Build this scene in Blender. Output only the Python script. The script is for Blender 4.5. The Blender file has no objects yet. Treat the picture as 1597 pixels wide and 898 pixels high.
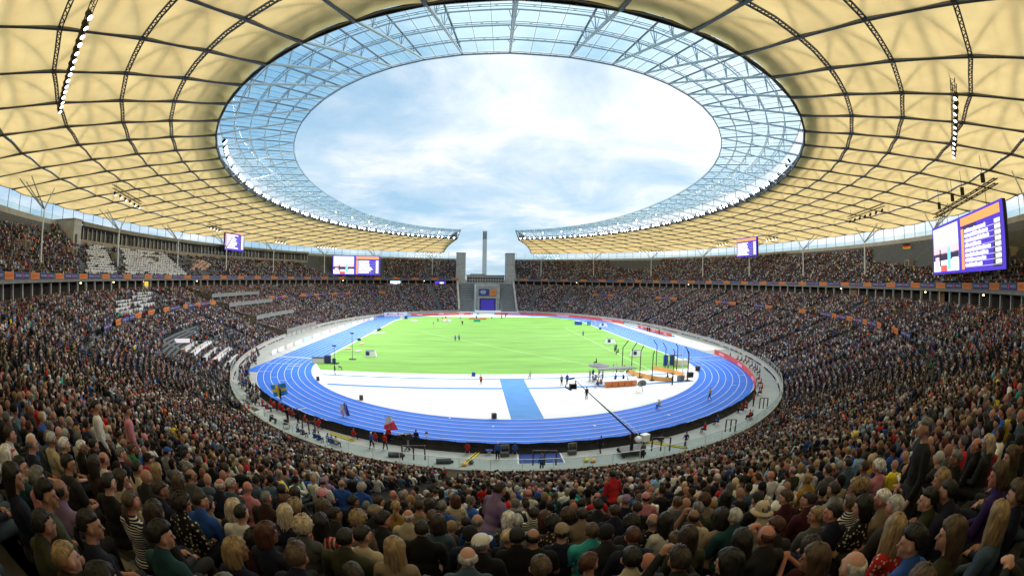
import bpy, bmesh, math, random
import numpy as np
from mathutils import Vector, Matrix
random.seed(7); RNG = np.random.default_rng(11)
scene = bpy.context.scene
PI = math.pi
R = math.radians

# ------------------------------------------------------------------ camera, sky, sun, exposure
CAM = np.array([-6.345, -128.62, 15.90])
YAW, PITCH, ROLL, FPX = 0.08694, -0.01716, 0.01109, 711.04
def cam_axes():
    cy, sy, cp, sp = math.cos(YAW), math.sin(YAW), math.cos(PITCH), math.sin(PITCH)
    fwd = np.array([sy*cp, cy*cp, sp]); right = np.array([cy, -sy, 0.0]); up = np.cross(right, fwd)
    c, s = math.cos(ROLL), math.sin(ROLL)
    return c*right + s*up, -s*right + c*up, fwd
CR, CU, CF = cam_axes()
cam = bpy.data.cameras.new('camera')
cam.type = 'PANO'
cam.panorama_type = 'FISHEYE_EQUISOLID'
cam.sensor_width = 36.0
cam.fisheye_lens = FPX/1597*36
cam.fisheye_fov = PI
cam.clip_start = 0.05
cam.clip_end = 12000
camo = bpy.data.objects.new('camera', cam)
scene.collection.objects.link(camo)
M = Matrix(((CR[0], CU[0], -CF[0], CAM[0]), (CR[1], CU[1], -CF[1], CAM[1]), (CR[2], CU[2], -CF[2], CAM[2]), (0, 0, 0, 1)))
camo.matrix_world = M
scene.camera = camo

SUN_EL, SUN_AZ = R(46), R(48)            # azimuth from the view axis towards the right
w = bpy.data.worlds.new('World'); scene.world = w; w.use_nodes = True
nt = w.node_tree; nt.nodes.clear()
def N(nt, t, **k):
    n = nt.nodes.new(t)
    for a, b in k.items(): setattr(n, a, b)
    return n
def L(nt, a, b): nt.links.new(a, b)
wo = N(nt, 'ShaderNodeOutputWorld'); bg = N(nt, 'ShaderNodeBackground'); bg.inputs['Strength'].default_value = 0.11
sky = N(nt, 'ShaderNodeTexSky', sky_type='NISHITA'); sky.sun_disc = False
sky.sun_elevation = SUN_EL; sky.sun_rotation = SUN_AZ
sky.air_density = 1.0; sky.dust_density = 1.0; sky.ozone_density = 1.6
tc = N(nt, 'ShaderNodeTexCoord')
# clouds: a flat layer seen in perspective: direction / (z + k)
sep = N(nt, 'ShaderNodeSeparateXYZ'); L(nt, tc.outputs['Generated'], sep.inputs[0])
zz = N(nt, 'ShaderNodeMath', operation='MAXIMUM'); L(nt, sep.outputs['Z'], zz.inputs[0]); zz.inputs[1].default_value = 0.0
za = N(nt, 'ShaderNodeMath', operation='ADD'); L(nt, zz.outputs[0], za.inputs[0]); za.inputs[1].default_value = 0.16
dx = N(nt, 'ShaderNodeMath', operation='DIVIDE'); L(nt, sep.outputs['X'], dx.inputs[0]); L(nt, za.outputs[0], dx.inputs[1])
dy = N(nt, 'ShaderNodeMath', operation='DIVIDE'); L(nt, sep.outputs['Y'], dy.inputs[0]); L(nt, za.outputs[0], dy.inputs[1])
cb = N(nt, 'ShaderNodeCombineXYZ'); L(nt, dx.outputs[0], cb.inputs[0]); L(nt, dy.outputs[0], cb.inputs[1])
n1 = N(nt, 'ShaderNodeTexNoise'); n1.inputs['Scale'].default_value = 1.15; n1.inputs['Detail'].default_value = 7; n1.inputs['Roughness'].default_value = 0.56
n1.inputs['Distortion'].default_value = 0.5
mp = N(nt, 'ShaderNodeMapping'); mp.inputs['Location'].default_value = (3.1, 1.7, 0); mp.inputs['Scale'].default_value = (1.0, 1.0, 1)
L(nt, cb.outputs[0], mp.inputs[0]); L(nt, mp.outputs[0], n1.inputs['Vector'])
# sun glow: clouds thicken and brighten towards the hidden sun
sund = (math.sin(SUN_AZ)*math.cos(SUN_EL), math.cos(SUN_AZ)*math.cos(SUN_EL), math.sin(SUN_EL))
dt = N(nt, 'ShaderNodeVectorMath', operation='DOT_PRODUCT'); L(nt, tc.outputs['Generated'], dt.inputs[0]); dt.inputs[1].default_value = sund
gl = N(nt, 'ShaderNodeMapRange'); L(nt, dt.outputs['Value'], gl.inputs['Value'])
gl.inputs['From Min'].default_value = 0.60; gl.inputs['From Max'].default_value = 1.0; gl.inputs['To Min'].default_value = 0; gl.inputs['To Max'].default_value = 1
ad = N(nt, 'ShaderNodeMath', operation='MULTIPLY_ADD'); L(nt, gl.outputs[0], ad.inputs[0]); ad.inputs[1].default_value = 0.20; L(nt, n1.outputs[0], ad.inputs[2])
cr = N(nt, 'ShaderNodeValToRGB'); L(nt, ad.outputs[0], cr.inputs[0])
cr.color_ramp.elements[0].position = 0.38; cr.color_ramp.elements[0].color = (0, 0, 0, 1)
cr.color_ramp.elements[1].position = 0.66; cr.color_ramp.elements[1].color = (1, 1, 1, 1)
ccol = N(nt, 'ShaderNodeMixRGB'); L(nt, gl.outputs[0], ccol.inputs[0])
ccol.inputs[2].default_value = (10.5, 10.4, 10.2, 1)
n2 = N(nt, 'ShaderNodeTexNoise'); n2.inputs['Scale'].default_value = 2.6; n2.inputs['Detail'].default_value = 6; n2.inputs['Roughness'].default_value = 0.6; n2.inputs['Distortion'].default_value = 0.8
mp2 = N(nt, 'ShaderNodeMapping'); mp2.inputs['Location'].default_value = (7.3, 2.2, 0); L(nt, cb.outputs[0], mp2.inputs[0]); L(nt, mp2.outputs[0], n2.inputs['Vector'])
r2 = N(nt, 'ShaderNodeValToRGB'); L(nt, n2.outputs[0], r2.inputs[0]); r2.color_ramp.elements[0].position = 0.36; r2.color_ramp.elements[0].color = (5.6, 6.9, 8.0, 1); r2.color_ramp.elements[1].position = 0.62; r2.color_ramp.elements[1].color = (8.3, 8.6, 8.9, 1)
L(nt, r2.outputs[0], ccol.inputs[1])
skb = N(nt, 'ShaderNodeVectorMath', operation='SCALE'); L(nt, sky.outputs[0], skb.inputs[0]); skb.inputs['Scale'].default_value = 0.9
veil = N(nt, 'ShaderNodeMixRGB'); veil.inputs[0].default_value = 0.75; L(nt, skb.outputs[0], veil.inputs[1]); veil.inputs[2].default_value = (3.4, 5.7, 7.7, 1)
mx = N(nt, 'ShaderNodeMixRGB'); L(nt, cr.outputs[0], mx.inputs[0]); L(nt, veil.outputs[0], mx.inputs[1]); L(nt, ccol.outputs[0], mx.inputs[2])
L(nt, mx.outputs[0], bg.inputs[0]); L(nt, bg.outputs[0], wo.inputs[0])

sl = bpy.data.lights.new('sun', 'SUN'); sl.energy = 1.5; sl.angle = R(50); sl.color = (1.0, 0.96, 0.9)
so = bpy.data.objects.new('sun', sl); scene.collection.objects.link(so)
so.rotation_euler = Vector((-sund[0], -sund[1], -sund[2])).to_track_quat('-Z', 'Y').to_euler()
scene.view_settings.view_transform = 'Standard'; scene.view_settings.look = 'None'
scene.view_settings.exposure = 0.20; scene.view_settings.gamma = 1.0
scene.view_settings.use_curve_mapping = False
FLOOD_W = 25000.0          # watts of each beam lamp at the roof edge
scene.cycles.use_denoising = True
scene.cycles.max_bounces = 6; scene.cycles.transparent_max_bounces = 16
scene.cycles.diffuse_bounces = 3; scene.cycles.glossy_bounces = 2; scene.cycles.transmission_bounces = 3
scene.cycles.sample_clamp_indirect = 6.0
scene.cycles.caustics_reflective = False; scene.cycles.caustics_refractive = False

# ------------------------------------------------------------------ helpers
COL = scene.collection
def hexc(r, g, b):
    f = lambda v: ((v/255+.055)/1.055)**2.4 if v > 10 else v/255/12.92
    return (f(r), f(g), f(b), 1)
MATS = {}
def mat(name, col, rough=0.7, metal=0.0, noise=0.0, nscale=1.0, bump=0.0, bscale=20.0, emit=None, estr=1.0, spec=0.4, stretch=None):
    if name in MATS: return MATS[name]
    m = bpy.data.materials.new(name); m.use_nodes = True; t = m.node_tree
    p = t.nodes['Principled BSDF']
    if len(col) == 3: col = (*col, 1)
    p.inputs['Base Color'].default_value = col
    p.inputs['Roughness'].default_value = rough; p.inputs['Metallic'].default_value = metal
    p.inputs['Specular IOR Level'].default_value = spec
    if noise or bump:
        c = N(t, 'ShaderNodeTexCoord'); mpn = N(t, 'ShaderNodeMapping'); L(t, c.outputs['Object'], mpn.inputs[0])
        if stretch: mpn.inputs['Scale'].default_value = stretch
    if noise:
        n = N(t, 'ShaderNodeTexNoise'); n.inputs['Scale'].default_value = nscale; n.inputs['Detail'].default_value = 5
        L(t, mpn.outputs[0], n.inputs['Vector'])
        mr = N(t, 'ShaderNodeMapRange'); L(t, n.outputs[0], mr.inputs['Value'])
        mr.inputs['From Min'].default_value = 0.3; mr.inputs['From Max'].default_value = 0.7
        mr.inputs['To Min'].default_value = 1-noise; mr.inputs['To Max'].default_value = 1+noise*0.6
        v = N(t, 'ShaderNodeVectorMath', operation='SCALE'); v.inputs[0].default_value = col[:3]; L(t, mr.outputs[0], v.inputs['Scale'])
        L(t, v.outputs[0], p.inputs['Base Color'])
    if bump:
        n = N(t, 'ShaderNodeTexNoise'); n.inputs['Scale'].default_value = bscale; n.inputs['Detail'].default_value = 3
        L(t, mpn.outputs[0], n.inputs['Vector'])
        b = N(t, 'ShaderNodeBump'); b.inputs['Strength'].default_value = bump; L(t, n.outputs[0], b.inputs['Height']); L(t, b.outputs[0], p.inputs['Normal'])
    if emit:
        p.inputs['Emission Color'].default_value = (*emit[:3], 1); p.inputs['Emission Strength'].default_value = estr
    MATS[name] = m; return m

class MB:
    def __init__(s): s.v = []; s.f = []; s.m = []; s.n = 0
    def add(s, V, F, mi=0):
        V = np.asarray(V, float).reshape(-1, 3); s.v.append(V)
        for f in F: s.f.append(tuple(int(i)+s.n for i in f)); s.m.append(mi)
        s.n += len(V); return s
    def quad(s, a, b, c, d, mi=0): return s.add([a, b, c, d], [(0, 1, 2, 3)], mi)
    def box(s, c, size, rz=0.0, mi=0, taper=1.0):
        hx, hy, hz = size[0]/2, size[1]/2, size[2]/2
        V = []
        for z, k in ((-hz, 1.0), (hz, taper)):
            for x, y in ((-hx, -hy), (hx, -hy), (hx, hy), (-hx, hy)): V.append((x*k, y*k, z))
        V = np.array(V); ca, sa = math.cos(rz), math.sin(rz)
        V = np.stack([V[:, 0]*ca-V[:, 1]*sa, V[:, 0]*sa+V[:, 1]*ca, V[:, 2]], 1)+np.array(c, float)
        return s.add(V, [(0, 3, 2, 1), (4, 5, 6, 7), (0, 1, 5, 4), (1, 2, 6, 5), (2, 3, 7, 6), (3, 0, 4, 7)], mi)
    def tube(s, pts, r, k=6, mi=0, cap=True, closed=False):
        P = np.asarray(pts, float); n = len(P)
        rr = np.full(n, r) if np.isscalar(r) else np.asarray(r, float)
        if closed: T = np.roll(P, -1, 0)-np.roll(P, 1, 0)
        else: T = np.gradient(P, axis=0) if n > 1 else P
        T /= np.linalg.norm(T, axis=1)[:, None]+1e-12
        ref = np.array([0, 0, 1.0]) if abs(T[:, 2]).max() < 0.95 else np.array([1.0, 0.13, 0])
        A = np.cross(T, ref); A /= np.linalg.norm(A, axis=1)[:, None]+1e-12; B = np.cross(A, T)
        th = np.arange(k)/k*2*PI+PI/k
        V = P[:, None]+rr[:, None, None]*(np.cos(th)[None, :, None]*A[:, None]+np.sin(th)[None, :, None]*B[:, None])
        F = []
        for i in range(n if closed else n-1):
            j = (i+1) % n
            for q in range(k): F.append((i*k+q, i*k+(q+1) % k, j*k+(q+1) % k, j*k+q))
        if cap and not closed: F.append(tuple(range(k))[::-1]); F.append(tuple((n-1)*k+q for q in range(k)))
        return s.add(V.reshape(-1, 3), F, mi)
    def lathe(s, prof, c=(0, 0, 0), k=12, mi=0):
        V = []; F = []
        for r, z in prof:
            for q in range(k): V.append((c[0]+r*math.cos(2*PI*q/k), c[1]+r*math.sin(2*PI*q/k), c[2]+z))
        for i in range(len(prof)-1):
            for q in range(k): F.append((i*k+q, i*k+(q+1) % k, (i+1)*k+(q+1) % k, (i+1)*k+q))
        F.append(tuple(range(k))[::-1]); F.append(tuple((len(prof)-1)*k+q for q in range(k)))
        return s.add(V, F, mi)
    def ell(s, c, r, rings=6, k=8, mi=0):
        V = []; F = []
        for i in range(rings+1):
            a = PI*i/rings
            for q in range(k):
                b = 2*PI*q/k; V.append((c[0]+r[0]*math.sin(a)*math.cos(b), c[1]+r[1]*math.sin(a)*math.sin(b), c[2]+r[2]*math.cos(a)))
        for i in range(rings):
            for q in range(k): F.append((i*k+q, (i+1)*k+q, (i+1)*k+(q+1) % k, i*k+(q+1) % k))
        return s.add(V, F, mi)
    def grid(s, G, mi=0, flip=False):   # G: (n,m,3)
        n, m = G.shape[:2]; F = []
        for i in range(n-1):
            for j in range(m-1):
                q = (i*m+j, i*m+j+1, (i+1)*m+j+1, (i+1)*m+j)
                F.append(q[::-1] if flip else q)
        return s.add(G.reshape(-1, 3), F, mi)
    def mesh(s, name, mats, smooth=False):
        me = bpy.data.meshes.new(name)
        V = np.concatenate(s.v) if s.v else np.zeros((0, 3))
        me.from_pydata(V.tolist(), [], s.f)
        for m in (mats if isinstance(mats, (list, tuple)) else [mats]): me.materials.append(m)
        if any(s.m): me.polygons.foreach_set('material_index', s.m)
        if smooth: me.polygons.foreach_set('use_smooth', [True]*len(s.f))
        me.update(); return me
    def build(s, name, mats, parent=None, smooth=False, **props):
        o = bpy.data.objects.new(name, s.mesh(name, mats, smooth)); COL.objects.link(o)
        if parent is not None: o.parent = parent
        return tag(o, **props)
def tag(o, label=None, cat=None, group=None, kind=None):
    if label: o['label'] = label
    if cat: o['category'] = cat
    if group: o['group'] = group
    if kind: o['kind'] = kind
    return o
def empty(name, loc=(0, 0, 0), rz=0.0, **props):
    o = bpy.data.objects.new(name, None); COL.objects.link(o); o.location = loc; o.rotation_euler = (0, 0, rz)
    o.empty_display_size = 0.3
    return tag(o, **props)
def inst(name, me, parent=None, loc=(0, 0, 0), rz=0.0, rot=None, scale=None, color=None, **props):
    o = bpy.data.objects.new(name, me); COL.objects.link(o); o.location = loc
    o.rotation_euler = rot if rot is not None else (0, 0, rz)
    if scale is not None: o.scale = scale if not np.isscalar(scale) else (scale,)*3
    if parent is not None: o.parent = parent
    if color is not None: o.color = color
    return tag(o, **props)

# rings: super-ellipses walked by arc length, l = 0 at the camera end, .25 right, .5 far, .75 left
class Ring:
    def __init__(s, a, b, n, yc=0.0):
        ph = np.linspace(-PI/2, 1.5*PI, 7201)
        r = (abs(np.cos(ph)/b)**n+abs(np.sin(ph)/a)**n)**(-1/n)
        s.P = np.stack([r*np.cos(ph), r*np.sin(ph)+yc], 1); s.yc = yc
        d = np.hypot(*np.diff(s.P, axis=0).T); s.s = np.concatenate([[0], np.cumsum(d)]); s.L = s.s[-1]; s.a, s.b, s.n = a, b, n
    def at(s, l):
        l = np.asarray(l, float) % 1.0*s.L
        return np.stack([np.interp(l, s.s, s.P[:, 0]), np.interp(l, s.s, s.P[:, 1])], -1)
    def f(s, p): return (abs(p[..., 0]/s.b)**s.n+abs((p[..., 1]-s.yc)/s.a)**s.n)-1
    def at_az(s, az):     # far crossing of the view direction (degrees) with the ring -> l
        az = R(az); q = s.P-CAM[:2]; a = np.arctan2(q[:, 0], q[:, 1]); d = (a-az+PI) % (2*PI)-PI
        k = np.where((d[:-1]*d[1:] <= 0) & (abs(d[:-1]) < 0.3))[0]
        k = max(k, key=lambda i: np.hypot(*q[i])); return s.s[k]/s.L
F0 = Ring(95.3, 57.5, 2.23)      # front wall of the lower stand
D0 = Ring(129.6, 93.6, 2.1)      # front edge of the upper deck
def lerp(l, t, A=F0, B=D0): return A.at(l)+(B.at(l)-A.at(l))*t
def nrm(ring, l):                # inward normal
    d = ring.at(np.asarray(l)+2e-4)-ring.at(np.asarray(l)-2e-4); d = d/(np.linalg.norm(d, axis=-1, keepdims=True))
    return np.stack([-d[..., 1], d[..., 0]], -1)
def P3(xy, z): 
    xy = np.atleast_2d(xy); return np.concatenate([xy, np.full((len(xy), 1), z) if np.isscalar(z) else np.asarray(z).reshape(-1, 1)], 1)
GX0, GX1 = -13.4, 16.4           # the gap of the far gate
def span(ring_fn, x0=GX0, x1=GX1):   # l range that leaves out the gate gap, walking through l=0
    ll = np.linspace(0.35, 0.5, 1500); x = ring_fn(ll)[:, 0]; r = ll[np.argmin(abs(x-x1))]
    ll = np.linspace(0.5, 0.65, 1500); x = ring_fn(ll)[:, 0]; l = ll[np.argmin(abs(x-x0))]
    return l-1.0, r
def project(P):
    d = np.atleast_2d(P)-CAM; a, b, c = d@CR, d@CU, d@CF; rho = np.hypot(a, b)+1e-9; r = 2*FPX*np.sin(np.arctan2(rho, c)/2)
    return 798.5+r*a/rho, 449-r*b/rho, np.linalg.norm(d, axis=1)
def px_ray(x, y):
    a, b = x-798.5, 449-y; rr = math.hypot(a, b)+1e-9; th = 2*math.asin(rr/(2*FPX))
    return math.sin(th)*a/rr*CR+math.sin(th)*b/rr*CU+math.cos(th)*CF
def on_z(x, y, z=0.0):           # used while measuring: the point of the arena at a height
    d = px_ray(x, y); t = (z-CAM[2])/d[2]; return CAM+d*t
# ------------------------------------------------------------------ materials of the place
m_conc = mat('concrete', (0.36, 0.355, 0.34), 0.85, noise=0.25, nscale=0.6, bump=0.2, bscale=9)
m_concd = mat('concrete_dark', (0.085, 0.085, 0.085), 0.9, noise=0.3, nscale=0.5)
m_stone = mat('shell_limestone', (0.44, 0.435, 0.42), 0.85, noise=0.2, nscale=0.9, bump=0.25, bscale=6)
m_brown = mat('travertine_wall', (0.30, 0.26, 0.20), 0.85, noise=0.25, nscale=0.8)
m_apron = mat('pale_apron', (0.40, 0.43, 0.425), 0.8, noise=0.12, nscale=0.4)
m_white = mat('white_cover', (0.78, 0.79, 0.79), 0.8, noise=0.05, nscale=0.3)
m_blue = mat('blue_track_rubber', (0.024, 0.165, 0.74), 0.75, noise=0.12, nscale=0.35, bump=0.1, bscale=60)
m_lblue = mat('light_blue_runway', (0.06, 0.25, 0.62), 0.75, noise=0.1, nscale=0.5)
m_dblue = mat('dark_blue_mat', (0.02, 0.06, 0.26), 0.7, noise=0.1, nscale=2)
m_line = mat('white_line_paint', (0.80, 0.80, 0.80), 0.6)
m_black = mat('black_fabric', (0.014, 0.014, 0.016), 0.8, noise=0.4, nscale=1.2, bump=0.8, bscale=2.2)
m_blk = mat('black_metal', (0.02, 0.02, 0.022), 0.45, metal=0.3)
m_dark = mat('dark_seat_plastic', (0.035, 0.037, 0.042), 0.6)
m_seat = mat('grey_seat_plastic', (0.12, 0.135, 0.15), 0.55, noise=0.2, nscale=1.5)
m_steel = mat('grey_painted_steel', (0.17, 0.185, 0.22), 0.5, metal=0.2)
m_steell = mat('pale_painted_steel', (0.70, 0.74, 0.77), 0.45, metal=0.1)
m_glassd = mat('dark_window_glass', (0.03, 0.035, 0.04), 0.12, spec=0.8)
m_red = mat('red_barrier', (0.72, 0.085, 0.07), 0.6, noise=0.1, nscale=0.5)
m_orange = mat('orange_banner', (0.62, 0.19, 0.05), 0.6)
m_navy = mat('navy_banner', (0.03, 0.04, 0.16), 0.6)
m_paleb = mat('pale_blue_print', (0.5, 0.56, 0.72), 0.6)
m_redp = mat('red_print', (0.65, 0.05, 0.12), 0.6)
m_dorange = mat('dark_orange_print', (0.5, 0.12, 0.02), 0.6)
m_yellow = mat('yellow_ramp', (0.80, 0.68, 0.04), 0.6)
m_purple = mat('violet_screen_print', (0.07, 0.04, 0.45), 0.6)
m_pink = mat('pink_print', (0.85, 0.40, 0.42), 0.6)
m_tyre = mat('rubber', (0.02, 0.02, 0.02), 0.8)
m_orangeb = mat('orange_plastic', (0.85, 0.42, 0.12), 0.5)

# glass: pale, mostly see-through
def glass(name, tint, gloss=0.08, rough=0.05):
    m = bpy.data.materials.new(name); m.use_nodes = True; t = m.node_tree; t.nodes.clear()
    o = N(t, 'ShaderNodeOutputMaterial'); tr = N(t, 'ShaderNodeBsdfTransparent'); tr.inputs[0].default_value = (*tint, 1)
    g = N(t, 'ShaderNodeBsdfGlossy'); g.inputs['Roughness'].default_value = rough; g.inputs[0].default_value = (0.9, 0.95, 1, 1)
    mxx = N(t, 'ShaderNodeMixShader'); mxx.inputs[0].default_value = gloss
    L(t, tr.outputs[0], mxx.inputs[1]); L(t, g.outputs[0], mxx.inputs[2]); L(t, mxx.outputs[0], o.inputs[0]); return m
m_glass = glass('canopy_glass', (0.72, 0.92, 1.0), 0.05)
m_glass2 = glass('balustrade_glass', (0.80, 0.90, 0.88), 0.08)

# grass with mowing stripes
def grass_mat():
    m = bpy.data.materials.new('mown_grass'); m.use_nodes = True; t = m.node_tree; p = t.nodes['Principled BSDF']; p.inputs['Roughness'].default_value = 0.85
    p.inputs['Specular IOR Level'].default_value = 0.2
    c = N(t, 'ShaderNodeTexCoord'); s = N(t, 'ShaderNodeSeparateXYZ'); L(t, c.outputs['Object'], s.inputs[0])
    wv = N(t, 'ShaderNodeMath', operation='SINE'); k = N(t, 'ShaderNodeMath', operation='MULTIPLY'); k.inputs[1].default_value = PI/5.3; L(t, s.outputs['Y'], k.inputs[0]); L(t, k.outputs[0], wv.inputs[0])
    st = N(t, 'ShaderNodeMapRange'); L(t, wv.outputs[0], st.inputs['Value']); st.inputs['From Min'].default_value = -0.25; st.inputs['From Max'].default_value = 0.25
    st.inputs['To Min'].default_value = 0.97; st.inputs['To Max'].default_value = 1.03
    mpn = N(t, 'ShaderNodeMapping'); mpn.inputs['Scale'].default_value = (0.35, 1.6, 1); L(t, c.outputs['Object'], mpn.inputs[0])
    n = N(t, 'ShaderNodeTexNoise'); n.inputs['Scale'].default_value = 0.22; n.inputs['Detail'].default_value = 8; n.inputs['Roughness'].default_value = 0.62; L(t, mpn.outputs[0], n.inputs['Vector'])
    mr = N(t, 'ShaderNodeMapRange'); L(t, n.outputs[0], mr.inputs['Value']); mr.inputs['From Min'].default_value = 0.3; mr.inputs['From Max'].default_value = 0.7; mr.inputs['To Min'].default_value = 0.80; mr.inputs['To Max'].default_value = 1.22
    mu = N(t, 'ShaderNodeMath', operation='MULTIPLY'); L(t, mr.outputs[0], mu.inputs[0]); L(t, st.outputs[0], mu.inputs[1])
    v = N(t, 'ShaderNodeVectorMath', operation='SCALE'); v.inputs[0].default_value = (0.155, 0.345, 0.062); L(t, mu.outputs[0], v.inputs['Scale']); L(t, v.outputs[0], p.inputs['Base Color'])
    return m
m_grass = grass_mat()

# ------------------------------------------------------------------ ground, arena floor, track
def disc(fn, z, n=240, name='', m=None, **k):
    l = np.arange(n)/n; b = MB(); ring = P3(fn(l), z)
    V = np.concatenate([ring, [[0, 0, z]]]); return b.add(V, [(i, (i+1) % n, n) for i in range(n)]).build(name, m, **k)
def oval(r, hs=42.195, n=64):    # stadium-shaped loop, straights |x| = r
    a = np.linspace(0, PI, n); top = np.stack([r*np.cos(a), hs+r*np.sin(a)], 1); bot = np.stack([-r*np.cos(a), -hs-r*np.sin(a)], 1)
    return np.concatenate([top, bot])
def band(b, A, B, z, mi=0):
    n = len(A); V = np.concatenate([P3(A, z), P3(B, z)])
    return b.add(V, [(i, n+i, n+(i+1) % n, (i+1) % n) for i in range(n)], mi)
# the land outside the bowl lies at deck height
b = MB(); OUT = Ring(152, 116, 2.1); n = 180; l = np.arange(n)/n
rr = [OUT.at(l)]+[OUT.at(l)*k for k in (1.3, 2.5, 8, 40)]
for A, B in zip(rr[:-1], rr[1:]): band(b, B, A, 13.0)
b.build('ground', mat('lawn_and_paving_outside', (0.10, 0.12, 0.06), 0.9, noise=0.4, nscale=0.02), kind='structure')
disc(lambda l: lerp(l, 0.02), 0.0, name='arena_floor', m=m_apron, kind='structure')
b = MB(); band(b, oval(36.5), oval(46.26), 0.012)
# the finishing straight is longer than the oval: it runs on past the bend at both ends of the left side
b.add([(-46.26, -42.2, 0.012), (-36.5, -42.2, 0.012), (-36.5, -42.2, 0.012)], [(0, 1, 2)])
track = b.build('running_track', m_blue, kind='structure')
b = MB(); b.quad((-46.2, -58.5, 0.008), (-41.0, -58.5, 0.008), (-41.0, -42, 0.008), (-46.2, -42, 0.008))
b.quad((-46.2, 42, 0.008), (-38.0, 42, 0.008), (-38.0, 66, 0.008), (-46.2, 66, 0.008)); b.build('straight_extension', m_blue, kind='structure')
for k in range(9):
    r = 36.5+1.22*k; b = MB(); w_ = 0.075
    band(b, oval(r-w_/2), oval(r+w_/2), 0.045); o = b.build('lane_line', m_line, track)
def track_mark(a0, r0, r1, end=-1, wd=0.16, deg=None):
    # a stroke across lanes, at an angle round the bend (degrees from the right side), end -1 = near bend
    a = R(a0); c = np.array([math.cos(a), -math.sin(a)]); t = np.array([math.sin(a), math.cos(a)])*wd/2; o = np.array([0, -42.195])
    p, q = o+c*r0, o+c*r1; return [(*(p-t), .055), (*(q-t), .055), (*(q+t), .055), (*(p+t), .055)]
def mark_obj(quads, name='track_mark'):
    b = MB()
    for q in quads: b.quad(*q)
    return b.build(name, m_line, track)
mark_obj([[(-46.3, -42.3, .055), (-36.4, -42.3, .055), (-36.4, -42.0, .055), (-46.3, -42.0, .055)]])      # finish line
mark_obj([[(-46.3, -42.9, .055), (-36.4, -42.9, .055), (-36.4, -42.75, .055), (-46.3, -42.75, .055)]])
for a0, r0, r1 in ((178, 45.04, 46.26), (176, 42.6, 43.8), (170, 38.9, 46.26), (167, 38.9, 41.4), (163, 40.1, 41.4), (160, 43.8, 46.26), (154, 42.6, 43.9), (150, 41.4, 42.6),
                   (143, 42.6, 43.8), (137, 43.8, 45.0), (128, 43.9, 46.2), (0, 36.5, 46.26), (6, 36.5, 46.26), (3, 38.9, 41.4), (14, 37.7, 38.9), (20, 36.5, 37.7), (27, 43.8, 45.04), (38, 42.6, 43.3), (52, 41.4, 42.0), (66, 41.3, 41.8), (80, 40.2, 40.7), (96, 38.9, 39.3), (104, 36.8, 37.2)):
    mark_obj([track_mark(a0, r0, r1)])
# infield: white covering in the two D zones, the grass pitch between them
b = MB(); O = oval(36.35); V = P3(O, 0.010); V = np.concatenate([V, [[0, 0, .010]]]); nO = len(O)
b.add(V, [(i, (i+1) % nO, nO) for i in range(nO)]); b.build('infield_covering', m_white, kind='structure')
b = MB(); gx = 36.1
pts = [(-gx, -47.2), (-33.2, -53.0), (33.4, -53.2), (gx, -47.5), (gx, 44.0), (33.5, 58), (28, 66.0), (-28, 66.5), (-33, 58), (-gx, 44)]
b.add([(x, y, 0.020) for x, y in pts], [tuple(range(len(pts)))]); field = b.build('grass_pitch', m_grass, kind='structure')
# painted lines on the grass (javelin and hammer sectors), pits and runways
def stripe(p, q, wd, z=0.028): 
    p, q = np.array(p, float), np.array(q, float); d = q-p; n_ = np.array([-d[1], d[0]])/np.hypot(*d)*wd/2
    return [(*(p-n_), z), (*(q-n_), z), (*(q+n_), z), (*(p+n_), z)]
def sector(x0, y0, x1, y1): 
    p, q = on_z(x0, y0), on_z(x1, y1); MB().quad(*stripe(p[:2], q[:2], 0.13)).build('sector_line', mat('worn_line_paint', (.50, .62, .38), .7), field)
sector(658, 517.4, 860, 558); sector(860, 558, 952, 575); sector(881, 511, 1020, 580); sector(688, 524.5, 890, 522); sector(718, 529.5, 890, 523); 
def strip_(y, x0, x1, wd): MB().quad(*stripe((x0, y), (x1, y), wd, 0.026)).build('runway_edge', m_lblue, kind='structure')
strip_(-56.7, -31.5, 31.0, 0.75); strip_(-63.3, -28.5, 29.0, 0.95)
MB().quad((-1.9, -78.6, .034), (1.9, -78.6, .034), (1.95, -56.4, .034), (-1.95, -56.4, .034)).build('javelin_runway', m_lblue, kind='structure')
# far D zone: blue strip behind the white one
MB().quad((-34, 69.6, .030), (34, 69.6, .030), (30, 72.2, .030), (-30, 72.2, .030)).build('far_runway', m_lblue, kind='structure')
# jump runways beside the right-hand straight
for i, (x0, x1, m) in enumerate(((47.6, 49.0, m_white), (49.0, 50.3, m_lblue), (50.3, 51.6, m_white), (51.6, 52.9, m_lblue), (52.9, 54.4, m_white))):
    MB().quad((x0, -8, .02), (x1, -8, .02), (x1, 62-i*5, .02), (x0, 62-i*5, .02)).build('jump_runway', m, kind='structure')
MB().quad((47.6, -34, .02), (54.0, -34, .02), (54.0, -8.3, .02), (47.6, -8.3, .02)).build('sand_pit', m_white, kind='structure')
# blue warm-up mat on the near apron
mq = [(*on_z(x, y)[:2], .03) for x, y in ((809.5, 723), (879.3, 721), (872, 705.5), (808.5, 705.5))]; MB().quad(*mq).build('warm_up_mat', m_dblue, label='dark blue rectangular mat laid on the pale walkway near the fence', cat='mat')
mc = np.mean(mq, 0); MB().quad(*[tuple(mc+(np.array(q)-mc)*1.07-[0, 0, .012]) for q in mq]).build('mat_border', m_line, kind='structure')

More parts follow.
